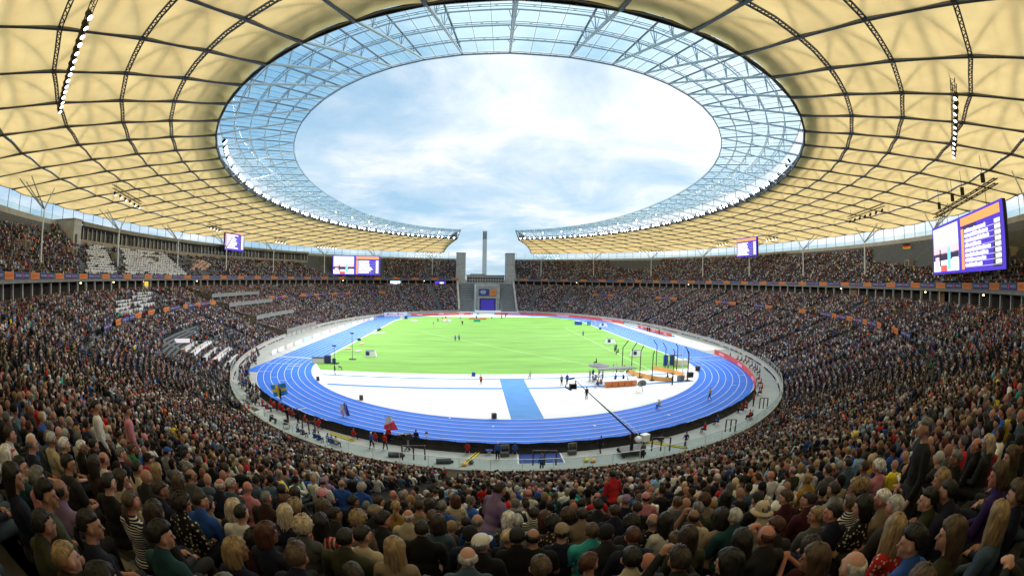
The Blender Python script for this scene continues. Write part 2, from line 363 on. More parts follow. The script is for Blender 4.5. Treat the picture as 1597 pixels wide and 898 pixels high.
# ------------------------------------------------------------------ lower stand
def s_of(P):    # stand coordinate of a plan point (0 front wall, 1 deck edge) and its ring parameter
    P = np.asarray(P, float); ls = s_of.ls; d = ((s_of.D-P)**2).sum(1); k = np.argmin(((P-s_of.F)@np.ones(2))*0+np.abs(np.cross(s_of.D-s_of.F, P-s_of.F))/np.linalg.norm(s_of.D-s_of.F, axis=1)+1e3*(((P-s_of.F)*(s_of.D-s_of.F)).sum(1) < -4)+.0*d)
    F_, D_ = s_of.F[k], s_of.D[k]; return float(((P-F_)@(D_-F_))/((D_-F_)@(D_-F_))), ls[k]
s_of.ls = np.arange(-.5, .5, 1/2400); s_of.F = F0.at(s_of.ls); s_of.D = D0.at(s_of.ls)
NR = 40; S_END = 0.915; PR = S_END/NR
def zf(s): return -0.25+14.3*s   # tread height
def row_l(s, n, fn=None):
    a, c = span(lambda l: lerp(l, s)); return np.linspace(a, c, n)
def steps_mesh(rows, fn, n=300):
    b = MB()
    for (s0, s1, z0, z1) in rows:
        la, lb = row_l(s0, n), row_l(s1, n)
        b.grid(np.stack([P3(lerp(la, s0), z0), P3(lerp(lb, s1), z0)]), flip=True)
        b.grid(np.stack([P3(lerp(lb, s1), z0), P3(lerp(lb, s1), z1)]), flip=True)
    return b
lower = empty('lower_grandstand', (0, 0, 0), label='packed lower tier of the stadium bowl wrapping round the blue track', cat='grandstand')
rows = [(j*PR+0.006, (j+1)*PR+0.006, zf(j*PR), zf((j+1)*PR)) for j in range(NR)]
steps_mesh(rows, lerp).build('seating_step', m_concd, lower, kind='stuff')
for j in range(NR, NR+4):        # extra rows behind the walkway at the camera end
    ls = np.linspace(-.078, .078, 60); s0, s1 = j*PR+.006, (j+1)*PR+.006; b = MB(); b.grid(np.stack([P3(lerp(ls, s0), zf(s0-PR)), P3(lerp(ls, s0), zf(j*PR)), P3(lerp(ls, s1), zf(j*PR))]), flip=True); b.build('rear_step', m_concd, lower)
# bench/seat backs as continuous grey shells on each step
b = MB()
for (s0, s1, z0, z1) in rows:
    sa = s0+(s1-s0)*0.62; la = row_l(sa, 300); A = lerp(la, sa); B = lerp(la, sa+0.005)
    b.grid(np.stack([P3(A, z0+0.40), P3(B, z0+0.42)]), flip=True); b.grid(np.stack([P3(B, z0+0.42), P3(B, z0+0.78)]), flip=True)
b.build('seat_row', m_seat, lower, kind='stuff')
# parapet with pale coping at the front
b = MB(); la = row_l(0, 420); A, B = lerp(la, 0.0), lerp(la, 0.008)
b.grid(np.stack([P3(A, -0.1), P3(A, 0.95), P3(B, 0.95), P3(B, -0.3)]), flip=True)
b.build('parapet', m_stone, lower)
b = MB(); A, B = lerp(la, -0.002), lerp(la, 0.0105); b.grid(np.stack([P3(A, 0.93), P3(A, 1.05), P3(B, 1.05), P3(B, 0.93)]), flip=True); b.build('coping', m_conc, lower)
# concourse floor, rear wall
b = MB(); la = row_l(S_END, 300); lb = row_l(1.16, 300); zc = zf(S_END)
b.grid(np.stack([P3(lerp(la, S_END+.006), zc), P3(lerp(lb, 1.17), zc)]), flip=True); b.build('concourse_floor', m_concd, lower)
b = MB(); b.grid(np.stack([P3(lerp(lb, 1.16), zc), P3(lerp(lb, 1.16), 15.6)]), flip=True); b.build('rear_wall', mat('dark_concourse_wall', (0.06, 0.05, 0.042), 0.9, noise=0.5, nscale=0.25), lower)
# stairs up through the rows
NST = 34; STAIR_L = [(-0.5+(k+0.5)/NST) for k in range(NST)]
STAIR_L = [l for l in STAIR_L if abs(abs(l)-0.5) > 0.022]
b0 = None
for l0 in STAIR_L:
    b = MB()
    for (s0, s1, z0, z1) in rows:
        for h in (0, 1):
            sa = s0+(s1-s0)*h/2; p = lerp(l0, sa+(s1-s0)*.25); t = D0.at(l0+1e-4)-D0.at(l0-1e-4); rz = math.atan2(t[1], t[0])
            hh = (z1-z0)*(h+1)/2*0.9; dd = np.hypot(*(lerp(l0, s1)-lerp(l0, s0)))/2
            b.box((p[0], p[1], z0+hh/2+.004), (1.15, dd, hh), rz)
    b.build('stair', m_conc, lower)
# mid-height walkway boards (banners hang on them, see below)
# concourse columns along the deck edge
upper = empty('upper_grandstand', (0, 0, 0), label='raised upper tier of the stadium bowl resting on a row of columns', cat='grandstand')
b = MB().box((0, 0, 1.1), (0.42, 0.42, 2.25)).box((0, 0, 2.3), (0.55, 0.55, 0.12)); mcol = b.mesh('column', m_stone)
ll = np.arange(-0.5, 0.5, 4.3/D0.L)
for l in ll:
    p = lerp(l, 1.0)+(-nrm(D0, l))*0.9
    if p[1] > 0 and GX0-1.5 < p[0] < GX1+1.5: continue
    if np.hypot(*(p-CAM[:2])) < 6: continue
    d = nrm(D0, l); inst('column', mcol, upper, (p[0], p[1], 12.95), math.atan2(d[1], d[0])-PI/2)
# ------------------------------------------------------------------ upper tier
U0 = D0; U1 = Ring(146, 110, 2.1)
def ulerp(l, t): return lerp(l, t, U0, U1)
NU = 20; UZ0, UZ1 = 16.0, 27.2
def uspan_l(t, n):
    a, c = span(lambda l: ulerp(l, t), -16.0, 18.6); return np.linspace(a, c, n)
la = uspan_l(0, 400)
def near_cut(la): return la
b = MB(); E = nrm(D0, la)
A = D0.at(la)
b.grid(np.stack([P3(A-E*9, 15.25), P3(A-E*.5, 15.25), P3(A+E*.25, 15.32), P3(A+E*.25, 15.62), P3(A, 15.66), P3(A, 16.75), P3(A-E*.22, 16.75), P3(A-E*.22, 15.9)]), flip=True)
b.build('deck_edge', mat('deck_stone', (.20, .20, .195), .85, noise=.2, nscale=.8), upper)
b = MB()
for j in range(NU):
    t0, t1 = 0.02+j*.98/NU, 0.02+(j+1)*.98/NU; z0, z1 = UZ0+(UZ1-UZ0)*j/NU, UZ0+(UZ1-UZ0)*(j+1)/NU
    l0, l1 = uspan_l(t0, 300), uspan_l(t1, 300)
    b.grid(np.stack([P3(ulerp(l0, t0), z0), P3(ulerp(l1, t1), z0)]), flip=True); b.grid(np.stack([P3(ulerp(l1, t1), z0), P3(ulerp(l1, t1), z1)]), flip=True)
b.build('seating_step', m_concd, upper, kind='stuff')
b = MB()
for j in range(NU):
    t0 = 0.02+(j+.62)*.98/NU; z0 = UZ0+(UZ1-UZ0)*j/NU; l0 = uspan_l(t0, 300); A, B = ulerp(l0, t0), ulerp(l0, t0+.008)
    b.grid(np.stack([P3(A, z0+.4), P3(B, z0+.42)]), flip=True); b.grid(np.stack([P3(B, z0+.42), P3(B, z0+.80)]), flip=True)
b.build('seat_row', m_seat, upper, kind='stuff')
for l0 in STAIR_L:
    b = MB()
    for j in range(NU):
        t0, t1 = 0.02+j*.98/NU, 0.02+(j+1)*.98/NU; z0, z1 = UZ0+(UZ1-UZ0)*j/NU, UZ0+(UZ1-UZ0)*(j+1)/NU
        p = ulerp(l0, (t0+t1)/2); t = D0.at(l0+1e-4)-D0.at(l0-1e-4); dd = np.hypot(*(ulerp(l0, t1)-ulerp(l0, t0)))
        b.box((p[0], p[1], z0+(z1-z0)/4+.003), (1.1, dd*.98, (z1-z0)/2), math.atan2(t[1], t[0]))
    b.build('stair', m_conc, upper)
    p = ulerp(l0, 0.42); E = -nrm(D0, l0)     # mouth of the passage half-way up
    b = MB(); rz = math.atan2(E[1], E[0])-PI/2; zz_ = UZ0+(UZ1-UZ0)*.42
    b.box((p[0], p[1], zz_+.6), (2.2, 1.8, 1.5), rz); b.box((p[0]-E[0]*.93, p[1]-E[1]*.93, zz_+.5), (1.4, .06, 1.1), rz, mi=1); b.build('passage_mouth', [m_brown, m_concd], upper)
# rear wall of the upper tier and its top
b = MB(); la = uspan_l(1.0, 400); A = ulerp(la, 1.0); E = nrm(U1, la)
b.grid(np.stack([P3(A, 26.6), P3(A, 28.5), P3(A-E*.5, 28.5), P3(A-E*.5, 13.0)]), flip=True); b.build('rear_parapet', m_stone, upper)
# glass wind screen between parapet and roof: posts and panes
b = MB(); A = U1.at(la)-nrm(U1, la)*.35; b.grid(np.stack([P3(A, 28.5), P3(A, 29.7)]), flip=True); b.build('screen_glazing', m_glass2, upper, kind='stuff')
mpost = MB().box((0, 0, 1.9), (0.12, 0.12, 3.9)).mesh('screen_post', m_steel)
for l in np.arange(-0.5, 0.5, 5.2/U1.L):
    p = U1.at(l)-nrm(U1, l)*.35
    if (p[1] > 0 and -16 < p[0] < 19) or np.hypot(*(p-CAM[:2])) < 25: continue
    inst('screen_post', mpost, upper, (p[0], p[1], 28.5), 0)
# ------------------------------------------------------------------ roof
RI = Ring(86.9, 47.75, 2.21, .35); RM = Ring(99.9, 62.0, 2.09, -1.36); RO = Ring(145.0, 110.0, 2.14)
ZI, ZM, ZO = 39.3, 36.1, 32.1
def membrane(name='roof_membrane'):
    m = bpy.data.materials.new(name); m.use_nodes = True; t = m.node_tree; t.nodes.clear()
    o = N(t, 'ShaderNodeOutputMaterial'); c = N(t, 'ShaderNodeTexCoord')
    n = N(t, 'ShaderNodeTexNoise'); n.inputs['Scale'].default_value = 0.35; n.inputs['Detail'].default_value = 6; L(t, c.outputs['Object'], n.inputs['Vector'])
    mr = N(t, 'ShaderNodeMapRange'); L(t, n.outputs[0], mr.inputs['Value']); mr.inputs['From Min'].default_value = 0.3; mr.inputs['From Max'].default_value = 0.7; mr.inputs['To Min'].default_value = 0.90; mr.inputs['To Max'].default_value = 1.07
    v = N(t, 'ShaderNodeVectorMath', operation='SCALE'); v.inputs[0].default_value = (0.96, 0.68, 0.29); L(t, mr.outputs[0], v.inputs['Scale'])
    tl = N(t, 'ShaderNodeBsdfTranslucent'); L(t, v.outputs[0], tl.inputs[0])
    d = N(t, 'ShaderNodeBsdfDiffuse'); d.inputs[0].default_value = (0.64, 0.48, 0.24, 1)
    mxx = N(t, 'ShaderNodeMixShader'); mxx.inputs[0].default_value = 0.10; L(t, tl.outputs[0], mxx.inputs[1]); L(t, d.outputs[0], mxx.inputs[2])
    L(t, mxx.outputs[0], o.inputs[0]); return m
m_memb = membrane()
m_gut = mat('roof_gutter_metal', (0.12, 0.13, 0.13), 0.6)
# 76 radial lines, perpendicular to the outer edge, a little wider apart at the ends of the oval
NRAD = 76
ld = np.linspace(0, 1, 4001); dens = 1.0/(1+0.17*abs(np.cos(2*PI*ld))**3*1.0); cum = np.concatenate([[0], np.cumsum((dens[1:]+dens[:-1])/2)]); cum /= cum[-1]
lrad = np.interp((np.arange(NRAD)+0.5)/NRAD, cum, ld)
def hit_ring(p, d, ring):
    lo, hi = 0.0, 75.0
    if ring.f(p) < 0: return p
    for _ in range(50):
        mid_ = (lo+hi)/2
        if ring.f(p+d*mid_) > 0: lo = mid_
        else: hi = mid_
    return p+d*hi
UU = [0.0, 0.15, 0.30, 0.485, 0.72, 1.0]
RR = [Ring(RM.a+(RO.a-RM.a)*u, RM.b+(RO.b-RM.b)*u, RM.n+(RO.n-RM.n)*u, -1.36*(1-u)) for u in UU]
def zu(u): return ZM+(ZO-ZM)*u
rad = []       # per radial: points at [inner, mid, r1.. outer]
for l in lrad:
    po = RO.at(l); d = nrm(RO, l)
    # aim so that the lines also cross the inner ring squarely
    pm_n = hit_ring(po, d, RM); d2 = d
    pts = [hit_ring(po, d2, r) for r in ([RI]+RR[:-1])]+[po]
    rad.append(np.array(pts))
rad = np.array(rad)                       # (76, 7, 2)
xo = rad[:, -1, 0]; gap = (rad[:, -1, 1] > 0) & (xo > -24) & (xo < 28.5)
kk = [k for k in range(NRAD) if not gap[k]]
order = kk[kk.index(max(i for i in kk if True)):]  # placeholder
# order the kept radials so that they run from the right gate edge, past the camera, to the left gate edge
start = max([k for k in range(NRAD) if not gap[k] and gap[(k+1) % NRAD]]) if gap.any() else 0
seq = []
k = [q for q in range(NRAD) if not gap[q] and gap[(q-1) % NRAD]][0]
while not gap[k]: seq.append(k); k = (k+1) % NRAD
RD = rad[seq]
# trim the two end lines to the cut edges of the gate opening
RD[0][:] = np.array([[-12.3-(11.5)*u, 0] for u in np.linspace(0, 1, 7)])*[1, 0]+RD[0]*[0, 1]
RD[-1][:] = np.array([[13.7+(14.8)*u, 0] for u in np.linspace(0, 1, 7)])*[1, 0]+RD[-1]*[0, 1]
def fix_y(P, rings):
    for i, r in enumerate(rings):
        x = P[i, 0]; ph = max(0, 1-(abs(x)/r.b)**r.n)**(1/r.n); P[i, 1] = r.yc+r.a*ph
ringsall = [RI]+RR
fix_y(RD[0], ringsall); fix_y(RD[-1], ringsall)
NB = len(RD)-1
roof = empty('stadium_roof', (0, 0, ZM), label='pale translucent oval roof with steel grid and glazed inner rim over the stands', cat='roof')
def RP(k, i, z): return np.array([RD[k][i][0], RD[k][i][1], z])
def rel(parent, o): o.location = -parent.location; return o
def pieces(items, name, m, parent, limit=300, smooth=False):
    # items: list of (centre, MB); the nearest to the viewer become parts, the rest one joined part
    items.sort(key=lambda it: (0 if -500 < project(it[0])[0][0] < 2100 and (np.array(it[0])-CAM)@CF > -2 else 1, np.linalg.norm(np.array(it[0])-CAM)))
    for c, b in items[:limit]:
        V = np.concatenate(b.v)
        o = b.build(name, m, parent, smooth); o.location = -parent.location
    if len(items) > limit:
        J = MB()
        for c, b in items[limit:]:
            for V in b.v: pass
            J.add(np.concatenate(b.v), b.f)
        o = J.build(name, m, parent, smooth, kind='stuff'); o.location = -parent.location
panels = []
for k in range(NB):
    for i in range(5):
        z0, z1 = zu(UU[i]), zu(UU[i+1])
        A = RP(k, i+1, z0); B = RP(k+1, i+1, z0); C = RP(k+1, i+2, z1); D = RP(k, i+2, z1)
        nu, nv = 7, 7; G = np.zeros((nu, nv, 3)); outer_ = i == 4
        for a in range(nu):
            for c in range(nv):
                u, v = a/(nu-1), c/(nv-1)
                P = (A*(1-v)+B*v)*(1-u)+(D*(1-v)+C*v)*u
                # curved ring edge between the radials
                sag = -0.25*math.sin(PI*u)*1.0+0.40*math.sin(PI*v)
                if outer_: sag = -0.35*math.sin(PI*v)**1.0*u**1.5-0.25*math.sin(PI*u)+0.3*math.sin(PI*v)*(1-u)
                P = P+np.array([0, 0, sag]); G[a, c] = P
        # bulge towards the true oval
        panels.append(((A+B+C+D)/4, MB().grid(G)))
pieces(panels, 'membrane_panel', m_memb, roof, 300, True)
# steel: ring girders (twin rods with lacing), radial tubes
def add_lattice(b, P, Q, gap_, r, nz, up=np.array([0, 0, 1.0]), side=None, mi=0):
    P, Q = np.array(P), np.array(Q); d = Q-P; L_ = np.linalg.norm(d); d = d/L_; s_ = np.cross(d, up); s_ /= np.linalg.norm(s_); s_ *= gap_/2
    b.tube([P-s_, Q-s_], r, 4, mi); b.tube([P+s_, Q+s_], r, 4, mi)
    for i in range(nz):
        a = P+d*L_*i/nz+(s_ if i % 2 else -s_); c = P+d*L_*(i+1)/nz+(-s_ if i % 2 else s_); b.tube([a, c], r*.55, 3, mi, cap=False)
girders = []
for i in range(0, 6):
    for k in range(NB):
        b = MB(); z = zu(UU[i])-0.12
        A, B = RP(k, i+1, z), RP(k+1, i+1, z)
        dist = np.linalg.norm((A+B)/2-CAM); mid_ = (A+B)/2+np.array([0, 0, .22])
        big = 0.09 if i in (0,) else 0.11
        if dist < 75 and i > 0:
            add_lattice(b, A, mid_, 0.40, 0.105, 8); add_lattice(b, mid_, B, 0.40, 0.105, 8)
        else: b.tube([A, mid_, B], big+.05, 5)
        girders.append((mid_, b))
pieces(girders, 'ring_girder', m_steel, roof, 300)
for k in range(NB+1):
    b = MB(); P = [RP(k, i+1, zu(UU[i])-.16) for i in range(6)]
    b.tube(P, 0.21, 6); 
    for i in range(1, 5):
        for s_ in (0, 1): pass
    rel(roof, b.build('radial_girder', m_steel, roof))
# dark inner edge band between membrane and glass
b = MB(); P = [RP(k, 1, ZM) for k in range(NB+1)]
inn = [RD[k][1]+(RD[k][0]-RD[k][1])/np.linalg.norm(RD[k][0]-RD[k][1])*.16 for k in range(NB+1)]
G = np.array([[*p, ZM-.25] for p in inn]); G2 = np.array([[*RD[k][1], ZM-.30] for k in range(NB+1)]); G3 = np.array([[*p, ZM+.45] for p in inn])
b.grid(np.stack([G2, G, G3])); rel(roof, b.build('edge_band', m_blk, roof))
# catwalk deck above the innermost membrane ring (solid, it shades the membrane)
b = MB(); G = np.array([[*(RD[k][1]+(RD[k][2]-RD[k][1])*0.06), ZM+1.3] for k in range(NB+1)]); G2 = np.array([[*(RD[k][1]+(RD[k][2]-RD[k][1])*0.34), ZM+1.15] for k in range(NB+1)])
b.grid(np.stack([G, G2])); rel(roof, b.build('service_catwalk', m_gut, roof))
# truss web above the membrane: upper chord and diagonals, seen as shadows through it
for k in range(NB+1):
    b = MB(); up = [RP(k, 1, ZM+4.2), RP(k, 4, zu(.485)+4.4), RP(k, 6, ZO+.6)]; b.tube(up, .14, 4, cap=False)
    for i in range(1, 6):
        a = RP(k, i, zu(UU[i-1])); c = (RP(k, i, 0)+RP(k, i+1, 0))/2; c[2] = zu(UU[i-1])+3.4*(1-i/7); e = RP(k, i+1, zu(UU[i]))
        b.tube([a, c, e], .11, 4, cap=False)
    rel(roof, b.build('roof_truss', m_steell, roof))
for k in range(NB):     # cross bracing in the plane just above the membrane
    b = MB()
    for i in range(1, 6):
        z0, z1 = zu(UU[i-1])+.62, zu(UU[i])+.62; A, B, C, D = RP(k, i, z0), RP(k+1, i, z0), RP(k+1, i+1, z1), RP(k, i+1, z1)
        n0, n1, f0, f1 = (B, C, A, D) if k < NB/2 else (A, D, B, C)      # the braces spread from the nearer radial
        T = (n0+n1)/2+np.array([0, 0, .1]); b.tube([T, f0], .13, 4, cap=False); b.tube([T, f1], .13, 4, cap=False); b.tube([T+(n1-n0)*.03, (f0+f1)/2+(n1-n0)*.03], .07, 4, cap=False); b.tube([T-(n1-n0)*.03, (f0+f1)/2-(n1-n0)*.03], .07, 4, cap=False)
        E_ = (A+D)/2; F_ = (B+C)/2; b.tube([E_, F_], .07, 4, cap=False)
        for q in (.3, .7): b.tube([A+(D-A)*q+[0, 0, -.2], B+(C-B)*q+[0, 0, 0]], .035, 3, cap=False)
    rel(roof, b.build('wind_brace', m_steell, roof))
# glazed rim: lower chords (pale tubes), upper chords, ring purlins, glass
ZT = ZM+3.6                                 # height of the glass at its outer edge
panes = []; purl = []; NG = 5
for k in range(NB+1):
    A = RP(k, 1, ZM-.05); T = RP(k, 0, ZI); U = RP(k, 1, ZT)
    b = MB(); b.tube([A, T], [.17, .12], 6, 0); rel(roof, b.build('rim_strut', m_steell, roof))
    b = MB(); b.tube([U, T], .11, 5, 0)
    for q in range(1, NG): 
        f = q/NG; a = A+(T-A)*f; u = U+(T-U)*f; b.tube([a, u], .05, 4, cap=False)
    rel(roof, b.build('rim_rafter', mat('mid_grey_steel', (0.33, 0.38, 0.42), .5), roof))
for q in range(NG+1):
    f = q/NG
    for k in range(NB):
        b = MB(); p0 = RP(k, 1, ZT)*(1-f)+RP(k, 0, ZI)*f; p1 = RP(k+1, 1, ZT)*(1-f)+RP(k+1, 0, ZI)*f
        b.tube([p0+[0, 0, .1], p1+[0, 0, .1]], .035, 4, 0, cap=False); b.tube([p0-[0, 0, .14], p1-[0, 0, .14]], .035 if q < NG else .10, 4, 0, cap=False)
        for c in range(1, 4):
            g = p0+(p1-p0)*c/4; b.tube([g-[.16, .16, .05], g+[.16, .16, -.05]], .018, 3, 0, cap=False); b.tube([g-[-.16, .16, .05], g+[-.16, .16, -.05]], .018, 3, 0, cap=False)
        purl.append(((p0+p1)/2, b))
        if 0 < q < NG:      # pale ring tube at lower chord height
            a0 = RP(k, 1, ZM)*(1-f)+RP(k, 0, ZI)*f; a1 = RP(k+1, 1, ZM)*(1-f)+RP(k+1, 0, ZI)*f
            h0 = (p0*.75+a0*.25); h1 = (p1*.75+a1*.25); b = MB(); b.tube([h0, h1], .085, 5, 0, cap=False); b.tube([a0, h0+(h1-h0)*.07], .045, 4, 0); b.tube([a1, h1-(h1-h0)*.07], .045, 4, 0)
            rel(roof, b.build('rim_ring_tube', m_steell, roof))
        if q < NG:
            f2 = (q+1)/NG; r0 = RP(k, 1, ZT)*(1-f2)+RP(k, 0, ZI)*f2; r1 = RP(k+1, 1, ZT)*(1-f2)+RP(k+1, 0, ZI)*f2; nc = 3
            for c in range(nc):
                g = .012; a_, b_ = (c+g)/nc, (c+1-g)/nc
                Q = [p0+(p1-p0)*a_, p0+(p1-p0)*b_, r0+(r1-r0)*b_, r0+(r1-r0)*a_]; cen = sum(Q)/4
                Q = [cen+(x-cen)*.985+[0, 0, .22] for x in Q]
                bb = MB(); bb.quad(*Q); panes.append((cen, bb))
                if c and q == 0:
                    e0 = RP(k, 0, ZI); e1 = RP(k+1, 0, ZI); s0_ = p0+(p1-p0)*c/nc; s1_ = e0+(e1-e0)*c/nc
                    bb2 = MB(); bb2.tube([s0_, s1_], .028, 4, cap=False); rel(roof, bb2.build('glazing_bar', mat('mid_grey_steel', (0.33, 0.38, 0.42), .5), roof))
pieces(purl, 'glass_purlin', mat('mid_grey_steel', (0.33, 0.38, 0.42), .5), roof, 300)
pieces(panes, 'glass_pane', m_glass, roof, 300)
# end trusses where the roof is cut open above the gate
for k in (0, NB):
    b = MB(); lo = [RP(k, i, z) for i, z in zip(range(7), [ZI]+[zu(u) for u in UU])]; hi = [RP(k, 0, ZI+.1), RP(k, 1, ZT), RP(k, 3, zu(.3)+3.6), RP(k, 4, zu(.485)+2.6), RP(k, 6, ZO+.5)]
    b.tube(lo, .22, 5); b.tube(hi, .22, 5)
    G1 = np.array([RP(k, i, zu(u)) for i, u in zip(range(1, 7), UU)]); H = np.interp(np.arange(1, 7), [1, 3, 4, 6], [ZT, zu(.3)+3.6, zu(.485)+2.6, ZO+.5]); G2 = G1.copy(); G2[:, 2] = H
    b.grid(np.stack([G1, G2])); rel(roof, b.build('end_truss', m_gut, roof))
# outer edge tube and fascia
b = MB(); P = []
for k in range(NB):
    A, B = RP(k, 6, ZO), RP(k+1, 6, ZO)
    for c in range(4): P.append(A+(B-A)*c/4-np.array([0, 0, .35*math.sin(PI*c/4)]))
P.append(RP(NB, 6, ZO)); b.tube(P, .12, 4); rel(roof, b.build('edge_cable', m_steel, roof))
# ------------------------------------------------------------------ tree columns
TRK = Ring(133, 97, 2.1)
def tree_column(l, first=[None]):
    p = TRK.at(l); d = nrm(TRK, l); t = np.array([-d[1], d[0]])
    root = empty('tree_column', (p[0], p[1], 17.2), math.atan2(t[1], t[0]), label='slim grey steel column forking into four arms under the roof', cat='column', group='forked columns standing in the upper tier')
    if first[0] is None:
        tr = MB().tube([(0, 0, 0), (0, 0, 10.0)], [.20, .15], 8).mesh('trunk', m_steell)
        arms = []
        for ax, ay, az_ in ((5.6, 1.0, 5.0), (-5.6, 1.0, 5.0), (1.6, 6.5, 5.6), (-1.6, 6.5, 5.6)):
            arms.append(MB().tube([(0, 0, 9.9), (ax*.12, ay*.12, 10.4), (ax, ay, 9.9+az_-.6)], [.15, .14, .10], 6).mesh('arm', mat('mid_grey_steel', (0.33, 0.38, 0.42), .5)))
        first[0] = (tr, arms)
    inst('trunk', first[0][0], root, smooth=None) if False else inst('trunk', first[0][0], root)
    for a in first[0][1]: inst('arm', a, root)
for az in (-57.3, -46.3, -38.1, -31.6, -25.4, -18.8, -12.2, -5.1, 8.6, 15.2, 22.5, 29.1, 35.1, 42.2, 50.5, 60.2, 74, -73): tree_column(TRK.at_az(az))
# ------------------------------------------------------------------ gate at the far end, bell tower
gate = empty('marathon_gate', (1.2, 130, 0), label='pale stone gateway between the two stand ends with stairs and a platform', cat='gateway')
def gpart(b, name, m, **k): o = b.build(name, m, gate, **k); o.location = (-1.2, -130, 0); return o
for sx, x0, x1 in ((-1, -15.6, -10.4), (1, 12.6, 17.6)):
    b = MB(); b.box(((x0+x1)/2, 133.5, 15.2), (x1-x0, 9, 31.2)); gpart(b, 'gate_tower', m_stone)
    b = MB(); b.box(((x0+x1)/2, 133.5, 31.0), (x1-x0+.3, 9.3, .5)); gpart(b, 'cornice', m_conc); b = MB(); b.box(((x0+x1)/2, 133.5, 24.6), (x1-x0+.16, 9.2, .25)); gpart(b, 'string_course', m_conc)
    # raking side wall along the stairs
    xi = GX0+.1 if sx < 0 else GX1-.1
    b = MB(); V = [(xi, 96.5, 0), (xi+sx*.0, 96.5, 1.5), (x0+.3 if sx < 0 else x1-.3, 129.0, 15.6), (x0+.3 if sx < 0 else x1-.3, 129.0, 0)]
    W2 = [(v[0]-sx*1.0, v[1], v[2]) for v in V]; b.add(V+W2, [(0, 1, 2, 3), (7, 6, 5, 4), (0, 4, 5, 1), (1, 5, 6, 2), (2, 6, 7, 3)]); gpart(b, 'side_wall', m_conc)
for x0, x1 in ((-12.8, -5.0), (8.2, 16.2)):       # grey seats/steps each side of the portal
    b = MB(); n = 30
    for i in range(n): b.box(((x0+x1)/2, 98+i*1.0, (.45*(i+1))/2), (x1-x0, 1.0, .45*(i+1)))
    gpart(b, 'stair_flight', mat('grey_steps', (.32, .34, .36), .8, noise=.2, nscale=1), kind='stuff')
    for i in range(0, n, 2):
        b = MB(); b.box(((x0+x1)/2, 98.1+i*1.0, .45*(i+1)+.30), (x1-x0-1.2, .35, .5)); gpart(b, 'seat_bench', m_seat)
    b = MB()
    for i in range(n): b.box((x0+.6, 98+i*1.0, (.45*(i+1))/2+.25), (.5, 1.0, .45*(i+1)))
    gpart(b, 'stair_kerb', m_conc)
b = MB(); b.box((1.6, 118, 6.7), (12.6, 20, 13.4)); gpart(b, 'portal_block', m_conc)
for i in range(5): b = MB(); b.box((-3.4+i*2.5, 107.86, 10.9), (.25, .3, 4.6)); gpart(b, 'pilaster', m_stone)
b = MB(); b.box((1.6, 107.9, 3.1), (8.6, .3, 6.2)); gpart(b, 'portal_shade_panel', m_blk)  # black panel painted in for the shade of the recess
b = MB(); b.box((1.6, 107.6, 3.0), (7.2, .2, 5.6)); gpart(b, 'violet_curtain', m_purple)
b = MB(); b.box((-2.9, 107.7, 3.3), (.5, .6, 6.8)); b.box((6.1, 107.7, 3.3), (.5, .6, 6.8)); b.box((1.6, 107.7, 6.8), (9.6, .6, .5)); gpart(b, 'portal_frame', m_stone)
b = MB(); b.box((1.2, 131, 13.6), (23.2, 8, .5)); b.box((1.2, 127.1, 14.2), (23.2, .3, 1.0)); gpart(b, 'platform', m_conc)
pav = empty('gate_pavilion', (1.2, 139, 13.8), label='low pale pavilion with dark window band on the gate platform', cat='building')
MB().box((0, 0, 2.3), (22.0, 7, 4.6)).build('wall', m_stone, pav); MB().box((0, -.2, 4.75), (22.8, 8, .35)).build('roof', m_conc, pav); MB().box((-4.5, .3, 5.2), (9, 4, .8)).build('upper_step', m_stone, pav)
for i in range(14): MB().box((-9.9+i*1.52, -3.56, 2.9), (1.2, .08, 1.0)).build('window', m_glassd, pav)
for i in range(14): MB().box((-9.9+i*1.52, -3.58, 1.1), (1.1, .06, 1.3)).build('lower_window', m_glassd, pav)
gb = empty('gate_banner', (1.6, 107.2, 9.5), label='navy and orange banner hanging over the violet portal of the gate', cat='banner')
MB().box((-1.9, 0, 0), (5.2, .12, 3.4)).build('navy_field', m_navy, gb); MB().add([(.7, -.07, -1.7), (4.5, -.07, -1.7), (4.5, -.07, 1.7), (1.9, -.07, 1.7)], [(0, 1, 2, 3)]).build('orange_field', m_orange, gb)
for i, (x, z_, w_, m) in enumerate(((-2.3, .75, 2.6, m_paleb), (-2.3, .05, 2.9, m_paleb), (-2.3, -.6, 2.4, m_paleb), (-4.0, .1, .5, m_redp), (3.0, .3, 1.5, m_dorange), (3.0, -.5, 1.5, m_dorange))): MB().box((x, -.10, z_), (w_, .03, .34)).build('print', m, gb)
m_lime = mat('pale_tower_limestone', (.68, .67, .65), .85, noise=.12, nscale=.2)
bt = empty('bell_tower', (8.3, 436, 13), label='tall slender stone bell tower far behind the gate', cat='tower')
MB().box((0, 0, 26.5), (5.2, 8, 53)).build('shaft', m_lime, bt); b = MB()
for sx in (-2.35, -.8, .8, 2.35): b.box((sx, 0, 57.6), (.5, 8, 9.2))
b.build('belfry_pillar', m_lime, bt); MB().box((0, 0, 57.6), (4.2, 6.6, 9.0)).build('belfry_shade_block', m_glassd, bt); MB().box((0, 0, 62.6), (5.3, 8.1, 1.2)).build('top_slab', m_lime, bt)  # solid dark block stands in for shade inside the belfry
